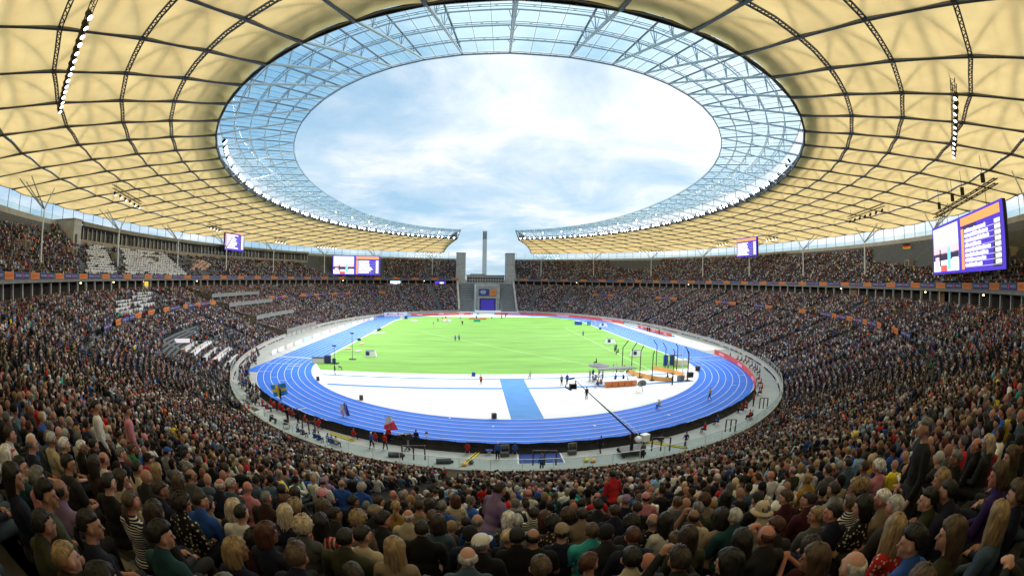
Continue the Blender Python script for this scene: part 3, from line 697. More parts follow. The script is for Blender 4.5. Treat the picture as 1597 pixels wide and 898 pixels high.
# ------------------------------------------------------------------ scoreboards
def emis(name, c, s=1.0):
    if name in MATS: return MATS[name]
    m = bpy.data.materials.new(name); m.use_nodes = True; t = m.node_tree; p = t.nodes['Principled BSDF']; p.inputs['Base Color'].default_value = (.02, .02, .02, 1); p.inputs['Emission Color'].default_value = (*c, 1); p.inputs['Emission Strength'].default_value = s; MATS[name] = m; return m
e_vio = emis('screen_violet', (.07, .03, .62), 1.0); e_wh = emis('screen_white', (1, .97, 1), 1.35); e_or = emis('screen_orange', (1, .36, .10), 1.25); e_dk = emis('screen_dark', (.03, .02, .08), 1); e_cy = emis('screen_cyan', (.25, .75, 1), 1.1); e_rd = emis('screen_red', (.9, .12, .12), 1.1); e_pk = emis('screen_pink', (1, .62, .68), 1.2); e_bl = emis('screen_blue', (.05, .35, .95), 1.1); e_sky = emis('screen_sky', (.72, .92, 1), 1.2)
def scoreboard(A, B, ztop, zbot, label, both=True, group='hanging video screens'):
    # A, B: plan points of its left and right edge as seen from the stand; front towards the viewer
    A, B = np.array(A, float), np.array(B, float); wd = np.hypot(*(B-A)); c = (A+B)/2; rz = math.atan2(B[1]-A[1], B[0]-A[0]); h = ztop-zbot; root = empty('video_screen', (c[0], c[1], zbot), rz, label=label, cat='screen', group=group)
    MB().box((0, .35, h/2), (wd, .6, h)).build('housing', m_blk, root); MB().box((0, 0, h/2), (wd, .1, h)).build('screen_border', e_vio, root)
    def R_(x0, x1, y0, y1, m, name, d=.06):       # fractions of width / height
        return MB().box(((x0+x1)/2*wd-wd/2, -d, (y0+y1)/2*h), ((x1-x0)*wd, .03, (y1-y0)*h)).build(name, m, root)
    x0 = .02
    if both:
        R_(.02, .445, .05, .95, e_sky, 'picture'); R_(.02, .445, .40, .56, e_pk, 'picture_roof', .08); R_(.02, .445, .27, .42, e_dk, 'picture_crowd', .08); R_(.02, .445, .05, .27, e_wh, 'picture_field', .08)
        R_(.15, .26, .05, .17, e_rd, 'picture_flag', .10); R_(.27, .32, .09, .52, e_cy, 'picture_athlete', .12); R_(.13, .15, .15, .50, e_dk, 'picture_post', .11); R_(.34, .44, .06, .30, e_wh, 'picture_panel', .10); R_(.05, .12, .1, .35, e_pk, 'picture_people', .10); R_(.10, .38, .62, .9, e_wh, 'picture_cloud', .08)
        x0 = .49
    W_ = 1-x0-.02
    R_(x0, .97, .82, .96, e_or, 'headline', .07); R_(x0, x0+W_*.42, .76, .81, e_dk, 'subtitle', .07); R_(x0, x0+.035, .05, .78, e_or, 'side_bar', .07)
    MB().add([((.97-.2*W_)*wd-wd/2, -.07, .05*h), (.97*wd-wd/2, -.07, .05*h), (.97*wd-wd/2, -.07, .74*h), ((.97-.14*W_)*wd-wd/2, -.07, .74*h)], [(0, 1, 2, 3)]).build('dark_slope', e_dk, root)
    rgs = random.Random(int(abs(c[0])*7))
    for i in range(8):
        y = .72-i*.085; L1 = rgs.uniform(.42, .66)
        R_(x0+.05, x0+.05+W_*L1, y-.03, y+.02, e_wh, 'name_line', .09); R_(.97-.13*W_, .965, y-.028, y+.028, e_wh, 'result_box', .10); R_(x0+.05, .965, y-.044, y-.040, e_wh, 'rule', .09)
        for q in range(5): xx = x0+.05+W_*L1*rgs.uniform(.1, .95); R_(xx, xx+.012, y+.02, y+.032, e_wh, 'name_ascender', .09)
    for xx in (-.32, .32): b = MB(); b.tube([(xx*wd, .3, h), (xx*wd, .3, h+2.6)], .05, 4); b.build('hanger', m_blk, root)
    return root
def dpt(x, y, dist_): d = px_ray(x, y); h = math.hypot(d[0], d[1]); return CAM[:2]+d[:2]/h*dist_, CAM[2]+d[2]/h*dist_
def board(xl, ytl, ybl, xr, ytr, ybr, dl, dr, label, both=True):
    A, zt1 = dpt(xl, ytl, dl); B, zt2 = dpt(xr, ytr, dr); _, zb1 = dpt(xl, ybl, dl); _, zb2 = dpt(xr, ybr, dr)
    return scoreboard(A, B, (zt1+zt2)/2, (zb1+zb2)/2, label, both)
# big screen: solve the distances so both ends have the same top and bottom heights
board(1454, 357, 429, 1562, 309, 418, 92, 61.5, 'huge video screen at the near right with white result lines on violet')
board(519, 397, 427, 593, 400, 430, 226, 231, 'wide video screen at the far end left of the gate', True)
board(352, 355, 389, 381, 361, 393, 176, 188, 'single-panel screen hanging at the left under the roof', False)
board(1149, 371.5, 401, 1180, 370, 399.5, 178, 167, 'single-panel screen hanging at the right under the roof', False)
# rig above the big screen
rg_ = empty('rigging_truss', (0, 0, 0), label='black lattice rigging truss with loudspeakers above the huge near screen', cat='truss')
A, za = dpt(1458, 347, 91); B, zb_ = dpt(1556, 300, 62); b = MB(); P0 = np.array([*A, za+.8]); P1 = np.array([*B, za+.8]); add_lattice(b, P0, P1, .6, .09, 26); add_lattice(b, P0+[0, 0, .6], P1+[0, 0, .6], .6, .09, 26); b.build('truss_beam', m_blk, rg_)
for f in (.12, .38, .55, .85): 
    q = P0+(P1-P0)*f; b = MB(); b.box(q+[0, 0, 1.6], (.9, .7, 1.1), .5); b.tube([q+[0, 0, .6], q+[0, 0, 4.6]], .05, 4); b.build('loudspeaker', m_blk, rg_)
# small screens in the far left concourse
for (x, y, w_, lab, m) in ((616, 437.5, 6.5, 'small glowing white screen hung under the far deck left of the gate', e_sky), (686, 438, 6.5, 'small glowing violet and white screen hung under the far deck near the gate', e_vio)):
    d = px_ray(x, y); l = D0.at_az(math.degrees(math.atan2(d[0], d[1]))); p = lerp(l, .985); n_ = nrm(D0, l); r = empty('small_screen', (p[0], p[1], 14.0), math.atan2(n_[1], n_[0])+PI/2, label=lab, cat='screen')
    MB().box((0, .2, 0), (w_, .4, 2.2)).build('housing', m_blk, r); MB().box((0, -.03, 0), (w_-.3, .06, 1.9)).build('display', m, r); MB().box((.9, -.09, -.2), (2.2, .03, 1.1)).build('display_picture', e_wh, r); [MB().tube([(q_, .2, 1.1), (q_, .2, 1.7)], .05, 4).build('hanger', m_blk, r) for q_ in (-1.5, 1.5)]
# ------------------------------------------------------------------ banners along the deck edge and the mid walkway
mb_o = MB().box((0, 0, 0), (4.0, .06, .92)).mesh('banner', m_orange); mb_n = MB().box((0, 0, 0), (6.6, .06, .86)).mesh('banner', m_navy)
def txt_mesh(s, size, m):
    cu = bpy.data.curves.new('lettering', 'FONT'); cu.body = s; cu.size = size; cu.align_x = 'CENTER'; cu.align_y = 'CENTER'; cu.resolution_u = 1; cu.extrude = .004; o = bpy.data.objects.new('t', cu); COL.objects.link(o); bpy.context.view_layer.update()
    me = bpy.data.meshes.new_from_object(o.evaluated_get(bpy.context.evaluated_depsgraph_get())); bpy.data.objects.remove(o); bpy.data.curves.remove(cu); me.materials.clear(); me.materials.append(m)
    me.transform(Matrix.Rotation(PI/2, 4, 'X')); me.name = 'lettering'; return me
t_ber = txt_mesh('BERLIN 2018', .62, m_dorange); t_eur = txt_mesh('EUROPEAN', .48, m_paleb); t_chp = txt_mesh('ATHLETICS', .44, m_paleb)
def sector(p):
    a = azim(p)
    for lim, t in ((-58, 'at the left frame edge'), (-46, 'below the stone end block'), (-36, 'near the white desks'), (-28, 'near the left hanging screen'), (-18, 'left of the far wide screen'), (-9, 'near the far wide screen'), (1.5, 'just left of the gate'), (14, 'just right of the gate'), (26, 'on the far right curve'), (38, 'near the right hanging screen'), (50, 'between hanging and huge screens'), (60, 'left of the huge screen'), (73, 'below the huge screen')):
        if a < lim: return t
    return 'at the right frame edge'
def azim(p): return math.degrees(math.atan2(p[0]-CAM[0], p[1]-CAM[1]))
def banner(l, s, z, kind, out, grp, where):
    p = lerp(l, s); n_ = nrm(D0, l); p = p+n_*out; rz = math.atan2(n_[1], n_[0])+PI/2
    r = inst('banner', mb_o if kind else mb_n, None, (p[0], p[1], z), rz, label=('orange lettered banner ' if kind else 'navy banner with red mark ')+where+', '+sector(p), cat='banner', group=grp)
    if kind: inst('lettering', t_ber, r, (0, -.045, 0))
    else: inst('lettering', t_eur, r, (-1.7, -.045, 0)); inst('lettering', t_chp, r, (1.9, -.045, 0)); inst('red_mark', RM_, r, (.18, -.05, 0))
RM_ = MB().box((0, 0, 0), (.45, .02, .55)).mesh('red_mark', m_redp)
l = -.49; k = 0
while l < .49:
    wd = 4.0 if k % 2 else 6.6; lc = l+wd/2/D0.L; p = D0.at(lc); x, y, _ = project(np.array([[*p, 16.3]]))
    vis = -60 < x[0] < 1660 and (np.array([*p, 16.3])-CAM)@CF > 0
    if vis and not (p[1] > 0 and GX0-2 < p[0] < GX1+3): banner(lc, 1.0, 16.28, k % 2, .12, 'banners on the upper deck edge', 'on the deck edge')
    l += (wd+.5)/D0.L; k += 1
for l0, l1, pat_ in ((-.118, -.108, 'n'), (-.128, -.121, 'o'), (-.1365, -.1285, 'n'), (-.146, -.1385, 'on'), (-.161, -.1525, 'o'), (-.184, -.168, 'no'), (-.214, -.188, 'nono'), (-.222, -.214, 'o'), (-.300, -.280, 'ono'), (-.345, -.316, 'nono'), (-.380, -.352, 'nono'), (-.412, -.392, 'on'),
                     (.092, .112, 'no'), (.119, .1495, 'onono'), (.151, .170, 'non'), (.183, .192, 'o'), (.214, .232, 'on'), (.250, .272, 'ono'), (.313, .337, 'ono'), (.372, .402, 'nono')):
    n_ = len(pat_)
    for i, c in enumerate(pat_): banner(l0+(l1-l0)*(i+.5)/n_, .600, zf(.6)+.95, int(c == 'o'), .4, 'banners on the mid-stand walkway', 'on the lower tier walkway')
# ------------------------------------------------------------------ terraces in the left side of the lower tier
TERR = [(.655, .90, 1.7), (.495, .63, 1.5), (.255, .47, 1.6), (.005, .235, 1.5)]; TL0, TL1 = -.274, -.223
def raise_at(s, l):
    if TL0 < l < TL1:
        for sa, sb, h in TERR:
            if sa <= s < sb: return h*(1-(s-sa)/(sb-sa))
    return 0.0
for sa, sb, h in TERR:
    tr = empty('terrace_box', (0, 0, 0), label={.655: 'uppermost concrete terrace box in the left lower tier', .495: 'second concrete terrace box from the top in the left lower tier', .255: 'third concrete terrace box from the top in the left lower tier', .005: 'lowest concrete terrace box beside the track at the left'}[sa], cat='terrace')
    ls = np.linspace(TL0, TL1, 24); n_ = 8; b = MB()
    for i in range(n_):
        s0, s1 = sa+(sb-sa)*i/n_, sa+(sb-sa)*(i+1)/n_; z0 = zf(s0)+h*(1-i/n_)-.03; b.grid(np.stack([P3(lerp(ls, s0), z0-.3), P3(lerp(ls, s0), z0), P3(lerp(ls, s1), z0)]), flip=True)
    b.build('terrace_step', m_concd, tr); zt = zf(sa)+h; b = MB(); A, B = lerp(ls, sa-.012), lerp(ls, sa+.002); b.grid(np.stack([P3(A, zt-.35), P3(A, zt+.75), P3(B, zt+.75), P3(B, zt-.35), P3(A, zt-.35)]), flip=True); b.build('fascia', mat('terrace_fascia', (.24, .24, .235), .85, noise=.2, nscale=.8), tr)
    b = MB(); C = lerp(ls, sa+.03); b.grid(np.stack([P3(C, zf(sa)-1), P3(C, zt-.3)]), flip=True); b.build('shade_sheet', m_glassd, tr)  # dark sheet painted in for the shade under the terrace
    for q in np.linspace(TL0+.001, TL1-.001, 7): p = lerp(q, sa-.004); MB().box((p[0], p[1], zf(sa)+h/2-.35), (.35, .35, h)).build('pier', m_conc, tr)
    for q in (TL0, TL1):
        b = MB(); a, c = lerp(q, sa), lerp(q, sb); b.add([(*a, zf(sa)-.2), (*a, zt+.7), (*c, zf(sb)+.9), (*c, zf(sb)-.2)], [(0, 1, 2, 3), (3, 2, 1, 0)]); V = b.v[0]+np.array([0, .35, 0]); b.add(V, [(0, 1, 2, 3)]); b.add(np.concatenate([b.v[0], V]), [(1, 5, 6, 2)]); b.build('side_wall', m_brown, tr)
# ------------------------------------------------------------------ press box and desks
def az_t(az, t):
    l = Ring(D0.a+(U1.a-D0.a)*t, D0.b+(U1.b-D0.b)*t, 2.1).at_az(az); return l-1 if l > .5 else l
LA, LB = az_t(-52.0, .68), az_t(-21.0, .68)
LA = LA-1 if LA > .5 else LA; LB = LB-1 if LB > .5 else LB
pbx = empty('press_box', (0, 0, 0), label='long stone press box with dark windows above the white desks on the left', cat='building')
ls = np.linspace(LB, LA, 70)
def pband(name, t0, z0, t1, z1, m): b = MB(); b.grid(np.stack([P3(ulerp(ls, t0), z0), P3(ulerp(ls, t1), z1)]), flip=True); return b.build(name, m, pbx)
pband('balustrade', .66, 22.6, .66, 24.6, m_brown); pband('balustrade_top', .66, 24.6, .70, 24.6, m_brown); pband('rear_window_wall', .72, 24.2, .72, 26.9, mat('warm_dark_room', (.05, .042, .03), .6, noise=.6, nscale=.6)); pband('fascia', .62, 27.6, .60, 28.5, m_brown); pband('soffit', .62, 27.6, .74, 26.9, m_concd); pband('flat_roof', .60, 28.5, 1.0, 29.0, m_conc)
for q in np.linspace(LB, LA, 64):
    p = ulerp(q, .68); MB().box((p[0], p[1], 25.9), (.16, .3, 2.7), math.atan2(nrm(D0, q)[1], nrm(D0, q)[0])).build('mullion', m_stone if random.random() > .15 else m_concd, pbx)
qs = np.linspace(LB, LA, 64)
for i in range(63):
    a, c = ulerp(qs[i]+.00015, .70), ulerp(qs[i+1]-.00015, .70); MB().quad((*a, 24.7), (*c, 24.7), (*c, 26.8), (*a, 26.8)).build('window_pane', m_glassd if i % 3 else mat('painted_lit_window', (.10, .09, .06), .3), pbx)  # lit panes are only painted a lighter warm colour
p = ulerp(LA+.0022, .80); pe = empty('press_box_end_block', (p[0], p[1], 22), math.atan2(nrm(D0, LA)[1], nrm(D0, LA)[0]), label='big grey stone block closing the near end of the press box', cat='building'); MB().box((-1, 0, 3.2), (8, 3.6, 6.8)).build('wall', m_stone, pe); MB().box((-1, 0, 6.7), (8.3, 3.9, .25)).build('roof', m_conc, pe); MB().box((3.05, -.6, 2.4), (.1, 1.0, 2.1)).build('door', m_concd, pe)
m_desk = mat('white_desk_board', (.56, .57, .59), .6); m_mon = mat('monitor_black', (.02, .02, .022), .3)
dk_f = MB().box((0, 0, .48), (2.68, .06, 1.1)).mesh('front_board', m_desk); dk_t = MB().box((0, .3, .92), (2.5, .6, .05)).mesh('desk_top', m_desk); dk_m = MB().box((0, .2, 1.12), (.5, .05, .32)).box((0, .2, .97), (.06, .06, .1)).mesh('monitor', m_mon)
m_deskor = mat('painted_orange_light_board', (.62, .36, .24), .6); dk_fo = MB().box((0, 0, .45), (2.5, .06, .9)).mesh('front_board', m_deskor)  # orange light on these boards is put into their colour
def desk(p, z, rz, lab, grp, orange=False, mons=2):
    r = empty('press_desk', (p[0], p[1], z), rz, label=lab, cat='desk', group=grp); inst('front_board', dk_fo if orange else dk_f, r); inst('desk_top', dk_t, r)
    for i in range(mons): inst('monitor', dk_m, r, (-.7+i*1.2+random.uniform(-.2, .2), 0, 0), random.uniform(-.3, .3))
ORD = ['zero', 'one', 'two', 'three', 'four', 'five', 'six', 'seven', 'eight', 'nine', 'ten', 'eleven', 'twelve', 'thirteen']
def az_l(az): l = D0.at_az(az); return l-1 if l > .5 else l
for j in range(1, 13):
    t = .02+(j+.35)*.98/NU; z = UZ0+(UZ1-UZ0)*j/NU; L_ = D0.L+(U1.L-D0.L)*t; sh = j*.10
    for a0, a1 in ((-51.0+j*.06, -46.3-j*.17), (-45.0-j*.06, -36.6-j*.29)):
        l0, l1 = sorted((az_t(a1, t), az_t(a0, t)))
        for q in np.arange(l0+1.3/L_, l1, 2.75/L_):
            if random.random() < .05 or (j > 10 and random.random() < .3): continue
            p = ulerp(q, t); n_ = nrm(D0, q); desk(p, z+.02, math.atan2(n_[1], n_[0])+PI/2, f'white press desk in row {ORD[j]} up of the {"nearer" if a0 < -46.5 else "farther"} upper press block', 'white press desks in the upper tier')
    if 3 < j < 10:
        l0, l1 = sorted((az_t(-31.0-j*.38, t), az_t(-36.0, t)))
        for q in np.arange(l0+1.3/L_, l1, 3.1/L_):
            if random.random() < .35: continue
            p = ulerp(q, t); n_ = nrm(D0, q); desk(p, z+.02, math.atan2(n_[1], n_[0])+PI/2, f'desk painted as if lit orange right of the white desks, {ORD[j-3]} rows up', 'desks painted as if lit orange in the upper tier', True, 1)
for s, l0, l1 in ((.655, -.157, -.138), (.69, -.150, -.1405), (.69, -.172, -.160), (.725, -.170, -.148), (.76, -.160, -.150), (.76, -.178, -.166), (.795, -.178, -.168), (.83, -.186, -.176)):
    L_ = F0.L+(D0.L-F0.L)*s
    for q in np.arange(l0, l1, 2.8/L_):
        p = lerp(q, s+.004); n_ = nrm(D0, q); desk(p, zf(s)+.12, math.atan2(n_[1], n_[0])+PI/2, f'white commentators desk in the left lower tier, {"nearer" if q > -.158 else "farther"} cluster, level {ORD[int((s-.6)*28)]}', 'white press desks in the lower tier')
for s, l0, l1, h, lab in ((.215, -.155, -.127, .9, 'long brightly lit white counter, upper of two by the left bend'), (.105, -.158, -.130, .9, 'long brightly lit white counter, lower of two by the left bend'), (.262, -.147, -.127, .8, 'white desk row above the lit counters by the left bend'), (.155, -.150, -.128, .8, 'white desk row between the two lit counters'), (.045, -.152, -.134, .8, 'white desk row nearest the track by the left bend')):
    r = empty('long_counter', (0, 0, 0), label=lab, cat='counter'); ls = np.linspace(l0, l1, 16); b = MB(); A, B = lerp(ls, s), lerp(ls, s+.022); z = zf(s)
    b.grid(np.stack([P3(A, z), P3(A, z+h), P3(B, z+h+.05), P3(B, z)]), flip=True); b.build('counter_body', m_desk, r)
    if 'lit' in lab and 'desk' not in lab: b = MB(); A2 = lerp(ls, s-.004); b.grid(np.stack([P3(A2, z+h-.5), P3(A2, z+h-.05)]), flip=True); b.build('glow_strip', emis('self_glow_panel', (1, .96, .98), .7), r)  # counter brightness put in as a self-glowing strip
    else:
        for q in np.linspace(l0, l1, 9)[1:-1]: p = lerp(q, s+.01); inst('monitor', dk_m, r, (p[0], p[1], z+h-.9), math.atan2(nrm(D0, q)[1], nrm(D0, q)[0])+PI/2)
r = empty('platform_board', (*lerp(-.1375, .31), zf(.31)), .6, label='bright white sloping panel lying on the empty grey rows at the left', cat='panel'); MB().box((0, 0, .9), (3.0, .2, .7)).build('panel_face', emis('self_glow_panel', (1, .96, .98), .7), r)  # panel glows by its material to look bright, no lamp
# ------------------------------------------------------------------ where nobody sits
def lof(P): return np.array([s_of(p)[1] for p in P])
def e_low(az, s, P):
    m = np.zeros(len(az), bool)
    if .265 < s < .40: m |= (az < -36.6+(s-.3)*20) & (az > -41.5+(s-.3)*10) & (P[:, 1] > -75)
    if s < .27: m |= (az > -37.6) & (az < -30.5) & (P[:, 1] > -72) & (RNG.random(len(az)) < .62)
    if s < .30: m |= (az > -36.0) & (az < -29.0) & (P[:, 1] < -72) & (P[:, 1] > -92) & (RNG.random(len(az)) < .5)
    if .63 < s < .86: m |= (az > -46.8) & (az < -39.0) & (RNG.random(len(az)) < .6)
    if .58 < s < .615: m |= RNG.random(len(az)) < .75
    return m
EMPTY = [e_low]
def e_up(az, t, P):
    r_ = RNG.random(len(az)); m = (az > -52.4) & (az < -20.8) & (t > .64)
    m |= (az > -51.8) & (az < -36.4) & (r_ < .68); m |= (az > -36.4) & (az < -32.3) & (r_ < .75)
    m |= (az > -24.6) & (az < -17.0) & (t > (-17.3-az)/7.4*.95); m |= (az > -17.8) & (az < -11.2) & (t > .12)
    m |= (az > 17.2) & (az < 23.8) & (t > .50+.07*abs(az-20.5)); m |= (az > 51.5) & (az < 57.5) & (t > .55-.03*(az-51.5)); m |= (az >= 57.5) & (t > .34+.04*np.sin(az)); m |= (az >= 57.5) & (r_ < .3)
    m |= (az < -56) & (t > .86-.01*(-56-az)); m |= (az > 40) & (az <= 51.5) & (t > .90); m |= (r_ < .04)
    return m
EMPTYU = [e_up]
# ------------------------------------------------------------------ floodlights round the inner edge of the membrane
FLH = MB().box((0, .16, 0), (.62, .5, .62), taper=1).mesh('lamp_housing', m_blk); FLF = MB().lathe([(.36, .10), (.36, .16), (.05, .22)], (0, 0, 0), 12).mesh('lamp_lens', emis('floodlight_lens', (1, .985, .95), 30.0)); FLF.transform(Matrix.Rotation(PI/2, 4, 'X')); FLB = MB().tube([(-.36, .1, 0), (-.36, .1, .55), (.36, .1, .55), (.36, .1, 0)], .03, 4).mesh('lamp_bracket', m_blk)
fli = 0
def sector_r(p):
    side = 'left' if p[0] < 0 else 'right'; y = p[1]
    return f'{side} side, '+('nearest the viewer overhead' if y < -80 else 'near part' if y < -50 else 'near middle' if y < -15 else 'middle' if y < 20 else 'far middle' if y < 55 else 'far end beside the gate')
for k in range(NB):
    for c in ((.27, .5, .77) if 6 < k < NB-6 else (.3, .7)):
        a, b_ = RP(k, 1, 0), RP(k+1, 1, 0); p = a+(b_-a)*c; inw = (RP(k, 0, 0)+RP(k+1, 0, 0))/2-(a+b_)/2; inw /= np.linalg.norm(inw); p = p+inw*1.4
        if p[1] < -70: continue
        r = empty('floodlight', (p[0], p[1], ZM+.35), math.atan2(inw[1], inw[0])+PI/2, label='bright round white floodlight on the glazed roof rim, '+sector_r(p), cat='floodlight', group='floodlights round the roof opening')
        inst('lamp_housing', FLH, r, rot=(.62, 0, 0)); inst('lamp_lens', FLF, r, rot=(.62, 0, 0)); inst('lamp_bracket', FLB, r)
        if fli % 7 == 3:      # every seventh lamp carries the light of its neighbours as well
            ld_ = bpy.data.lights.new('floodlight_beam', 'SPOT'); ld_.energy = FLOOD_W; ld_.color = (1, .98, .94); ld_.spot_size = R(105); ld_.spot_blend = .6; ld_.shadow_soft_size = 1.2; lo = bpy.data.objects.new('floodlight_beam', ld_); COL.objects.link(lo); lo.parent = r; lo.location = (0, -.6, -.35)
            tgt = np.array([p[0]*.12, p[1]*.45, 0]); v = Vector(tgt-np.array([p[0], p[1], ZM])); q = v.to_track_quat('-Z', 'Y'); lo.rotation_mode = 'QUATERNION'; lo.rotation_quaternion = Matrix.Rotation(-r.rotation_euler[2], 3, 'Z').to_quaternion() @ q
        fli += 1
# second, smaller row higher in the glass rim (far half only)
for k in range(NB):
    a, b_ = RP(k, 1, 0), RP(k+1, 1, 0); c_ = RP(k, 0, 0)
    if (a[1]+b_[1])/2 < 5 or k % 2: continue
    for f in (.55,):
        p = a+(c_-a)*f; r = empty('floodlight', (p[0], p[1], ZM+2.2), math.atan2((c_-a)[1], (c_-a)[0])+PI/2, label='small white lamp fixed higher up in the glazed rim at the far side', cat='floodlight', group='small lamps in the far glazed rim'); inst('lamp_housing', FLH, r, rot=(.5, 0, 0), scale=.6); inst('lamp_lens', FLF, r, rot=(.5, 0, 0), scale=.6); inst('lamp_bracket', FLB, r, scale=.6)
# ------------------------------------------------------------------ spotlight trusses under the membrane
SPB = MB().lathe([(.16, 0), (.22, .1), (.20, .5), (.12, .6)], (0, 0, -.3), 8).mesh('lamp_can', m_blk); SPL = MB().lathe([(.17, 0), (.17, .04)], (0, 0, -.35), 10).mesh('lamp_lens', emis('spot_lens', (.93, .93, 1), 5.0)); SPD = MB().lathe([(.17, 0), (.17, .04)], (0, 0, -.35), 10).mesh('lamp_lens', m_glassd)
def lamp_truss(P, Q, z, n, lab, lit=True, aim=(0, 1), sc=1.0):
    P, Q = np.array([*P, z]), np.array([*Q, z]); c = (P+Q)/2; r = empty('lighting_truss', tuple(c), 0, label=lab, cat='truss'); b = MB(); add_lattice(b, P-c, Q-c, .4*sc, .045*sc, int(np.linalg.norm(P-Q)/.7)+2); add_lattice(b, P-c+[0, 0, .45*sc], Q-c+[0, 0, .45*sc], .4*sc, .045*sc, int(np.linalg.norm(P-Q)/.7)+2); b.build('truss_beam', m_blk, r)
    for f in (.1, .5, .9): q = (P+(Q-P)*f)-c; b = MB(); b.tube([q, q+[0, 0, 2.2]], .03, 4); b.build('hanger', m_blk, r)
    a = math.atan2(aim[1], aim[0])
    for i in range(n):
        q = (P+(Q-P)*(i+.5)/n)-c; q = q+[0, 0, -.55*sc]; rt = (0, R(-38)+random.uniform(-.1, .1), a+random.uniform(-.25, .25)); can = inst('spotlight_can', SPB, r, tuple(q), rot=rt, scale=sc); inst('lamp_lens', SPL if lit else SPD, can)
def zray(x, y, z): d = px_ray(x, y); t = (z-CAM[2])/d[2]; return (CAM+d*t)[:2]
lamp_truss(zray(150, -5, 33.2), zray(93, 168, 32.6), 32.9, 15, 'long black lighting truss with many bright lamps hanging at the upper left', aim=(.8, .6), sc=1.25)
lamp_truss(zray(1487, 128, 32.9), zray(1487, 238, 32.6), 32.7, 11, 'black lighting truss with bright lamps hanging at the upper right', aim=(-.8, .6), sc=1.25)
lamp_truss(zray(176, 293, 31.8), zray(220, 319, 31.8), 31.8, 6, 'short black truss with six bright lamps at the left', aim=(1, .1), sc=1.3)
lamp_truss(zray(325, 350, 31.5), zray(345, 356, 31.5), 31.5, 4, 'small truss with four lamps left of the left hanging screen', aim=(1, 0), sc=1.4)
lamp_truss(zray(427, 372, 31.5), zray(446, 376, 31.5), 31.5, 4, 'small truss with four lamps above the column right of the left hanging screen', aim=(1, -.3), sc=1.5)
lamp_truss(zray(493, 381, 31.5), zray(526, 383.5, 31.5), 31.5, 7, 'row of lamps hanging left of the far wide screen', aim=(.8, -.6), sc=1.5)
lamp_truss(zray(648, 391.5, 31.0), zray(690, 394, 31.0), 31.0, 8, 'row of small lamps under the far roof edge left of the gate', aim=(.2, -1), sc=1.4)
lamp_truss(zray(832, 394, 31.0), zray(872, 395, 31.0), 31.0, 8, 'row of small lamps under the far roof edge right of the gate', aim=(-.2, -1), sc=1.4)
lamp_truss(zray(996, 390, 31.2), zray(1036, 389, 31.2), 31.2, 7, 'row of bright lamps on two grey speakers under the far right roof', aim=(-.7, -.7), sc=1.5)
lamp_truss(zray(1117, 379, 31.5), zray(1136, 376, 31.5), 31.5, 4, 'small truss with lamps left of the right hanging screen', aim=(-1, -.2), sc=1.4)
lamp_truss(zray(1194, 371, 31.5), zray(1214, 367, 31.5), 31.5, 4, 'small truss with lamps right of the right hanging screen', aim=(-1, -.1), sc=1.4)
lamp_truss(zray(1322, 342, 31.8), zray(1380, 321, 31.8), 31.8, 7, 'black truss with seven unlit lamps at the right under the roof', lit=False, aim=(-1, .1), sc=1.25)
# concourse lamps
for az in (-50.5, -46, -42, -34.9, -28.5, -16.2, -6, 9.5, 13, 27, 46.6, 57.9, 66):
    l = D0.at_az(az); p = lerp(l, 1.05); r = empty('concourse_lamp', (p[0], p[1], 15.0), label='small warm lamp under the upper deck in the dark concourse', cat='lamp', group='lamps under the upper deck'); MB().ell((0, 0, 0), (.22, .22, .12)).build('lamp_globe', emis('warm_lamp', (1, .8, .35), 9), r); MB().box((0, 0, .15), (.3, .3, .1)).build('lamp_mount', m_blk, r)
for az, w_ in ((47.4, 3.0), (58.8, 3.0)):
    l = D0.at_az(az); p = lerp(l, 1.12); n_ = nrm(D0, l); r = empty('painted_lit_doorway', (p[0], p[1], zf(S_END)), math.atan2(n_[1], n_[0])+PI/2, label='doorway painted as if lit orange in the dark concourse wall, ' + ('nearer the centre' if az < 50 else 'nearer the big screen'), cat='doorway'); MB().box((0, 0, 1.2), (w_, .2, 2.4)).build('door_panel', mat('painted_orange_light', (.40, .20, .09), .8), r); MB().box((0, -.12, 2.5), (w_+.3, .1, .2)).build('lintel', m_stone, r)  # light of the doorway is painted as an orange-brown panel
# yellow notice and white board in the left concourse
d = px_ray(223, 443); l = D0.at_az(math.degrees(math.atan2(d[0], d[1]))); p = lerp(l, .97); n_ = nrm(D0, l); r = empty('notice_board', (p[0], p[1], 13.6), math.atan2(n_[1], n_[0])+PI/2, label='glowing yellow notice above a white striped panel in the left concourse', cat='notice'); MB().box((0, 0, .9), (2.0, .1, 1.1)).build('yellow_panel', emis('yellow_glow', (1, .72, .05), 1.0), r)
for q in range(4): MB().box((0, -.06, .55+q*.22), (1.3, .03, .06)).build('print_line', m_redp, r)
MB().box((0, 0, -.5), (1.9, .1, 1.6)).build('white_panel', m_desk, r)
for q in range(5): MB().box((-.7+q*.35, -.07, -.3), (.08, .03, .7)).build('dark_stripe', m_blk, r)
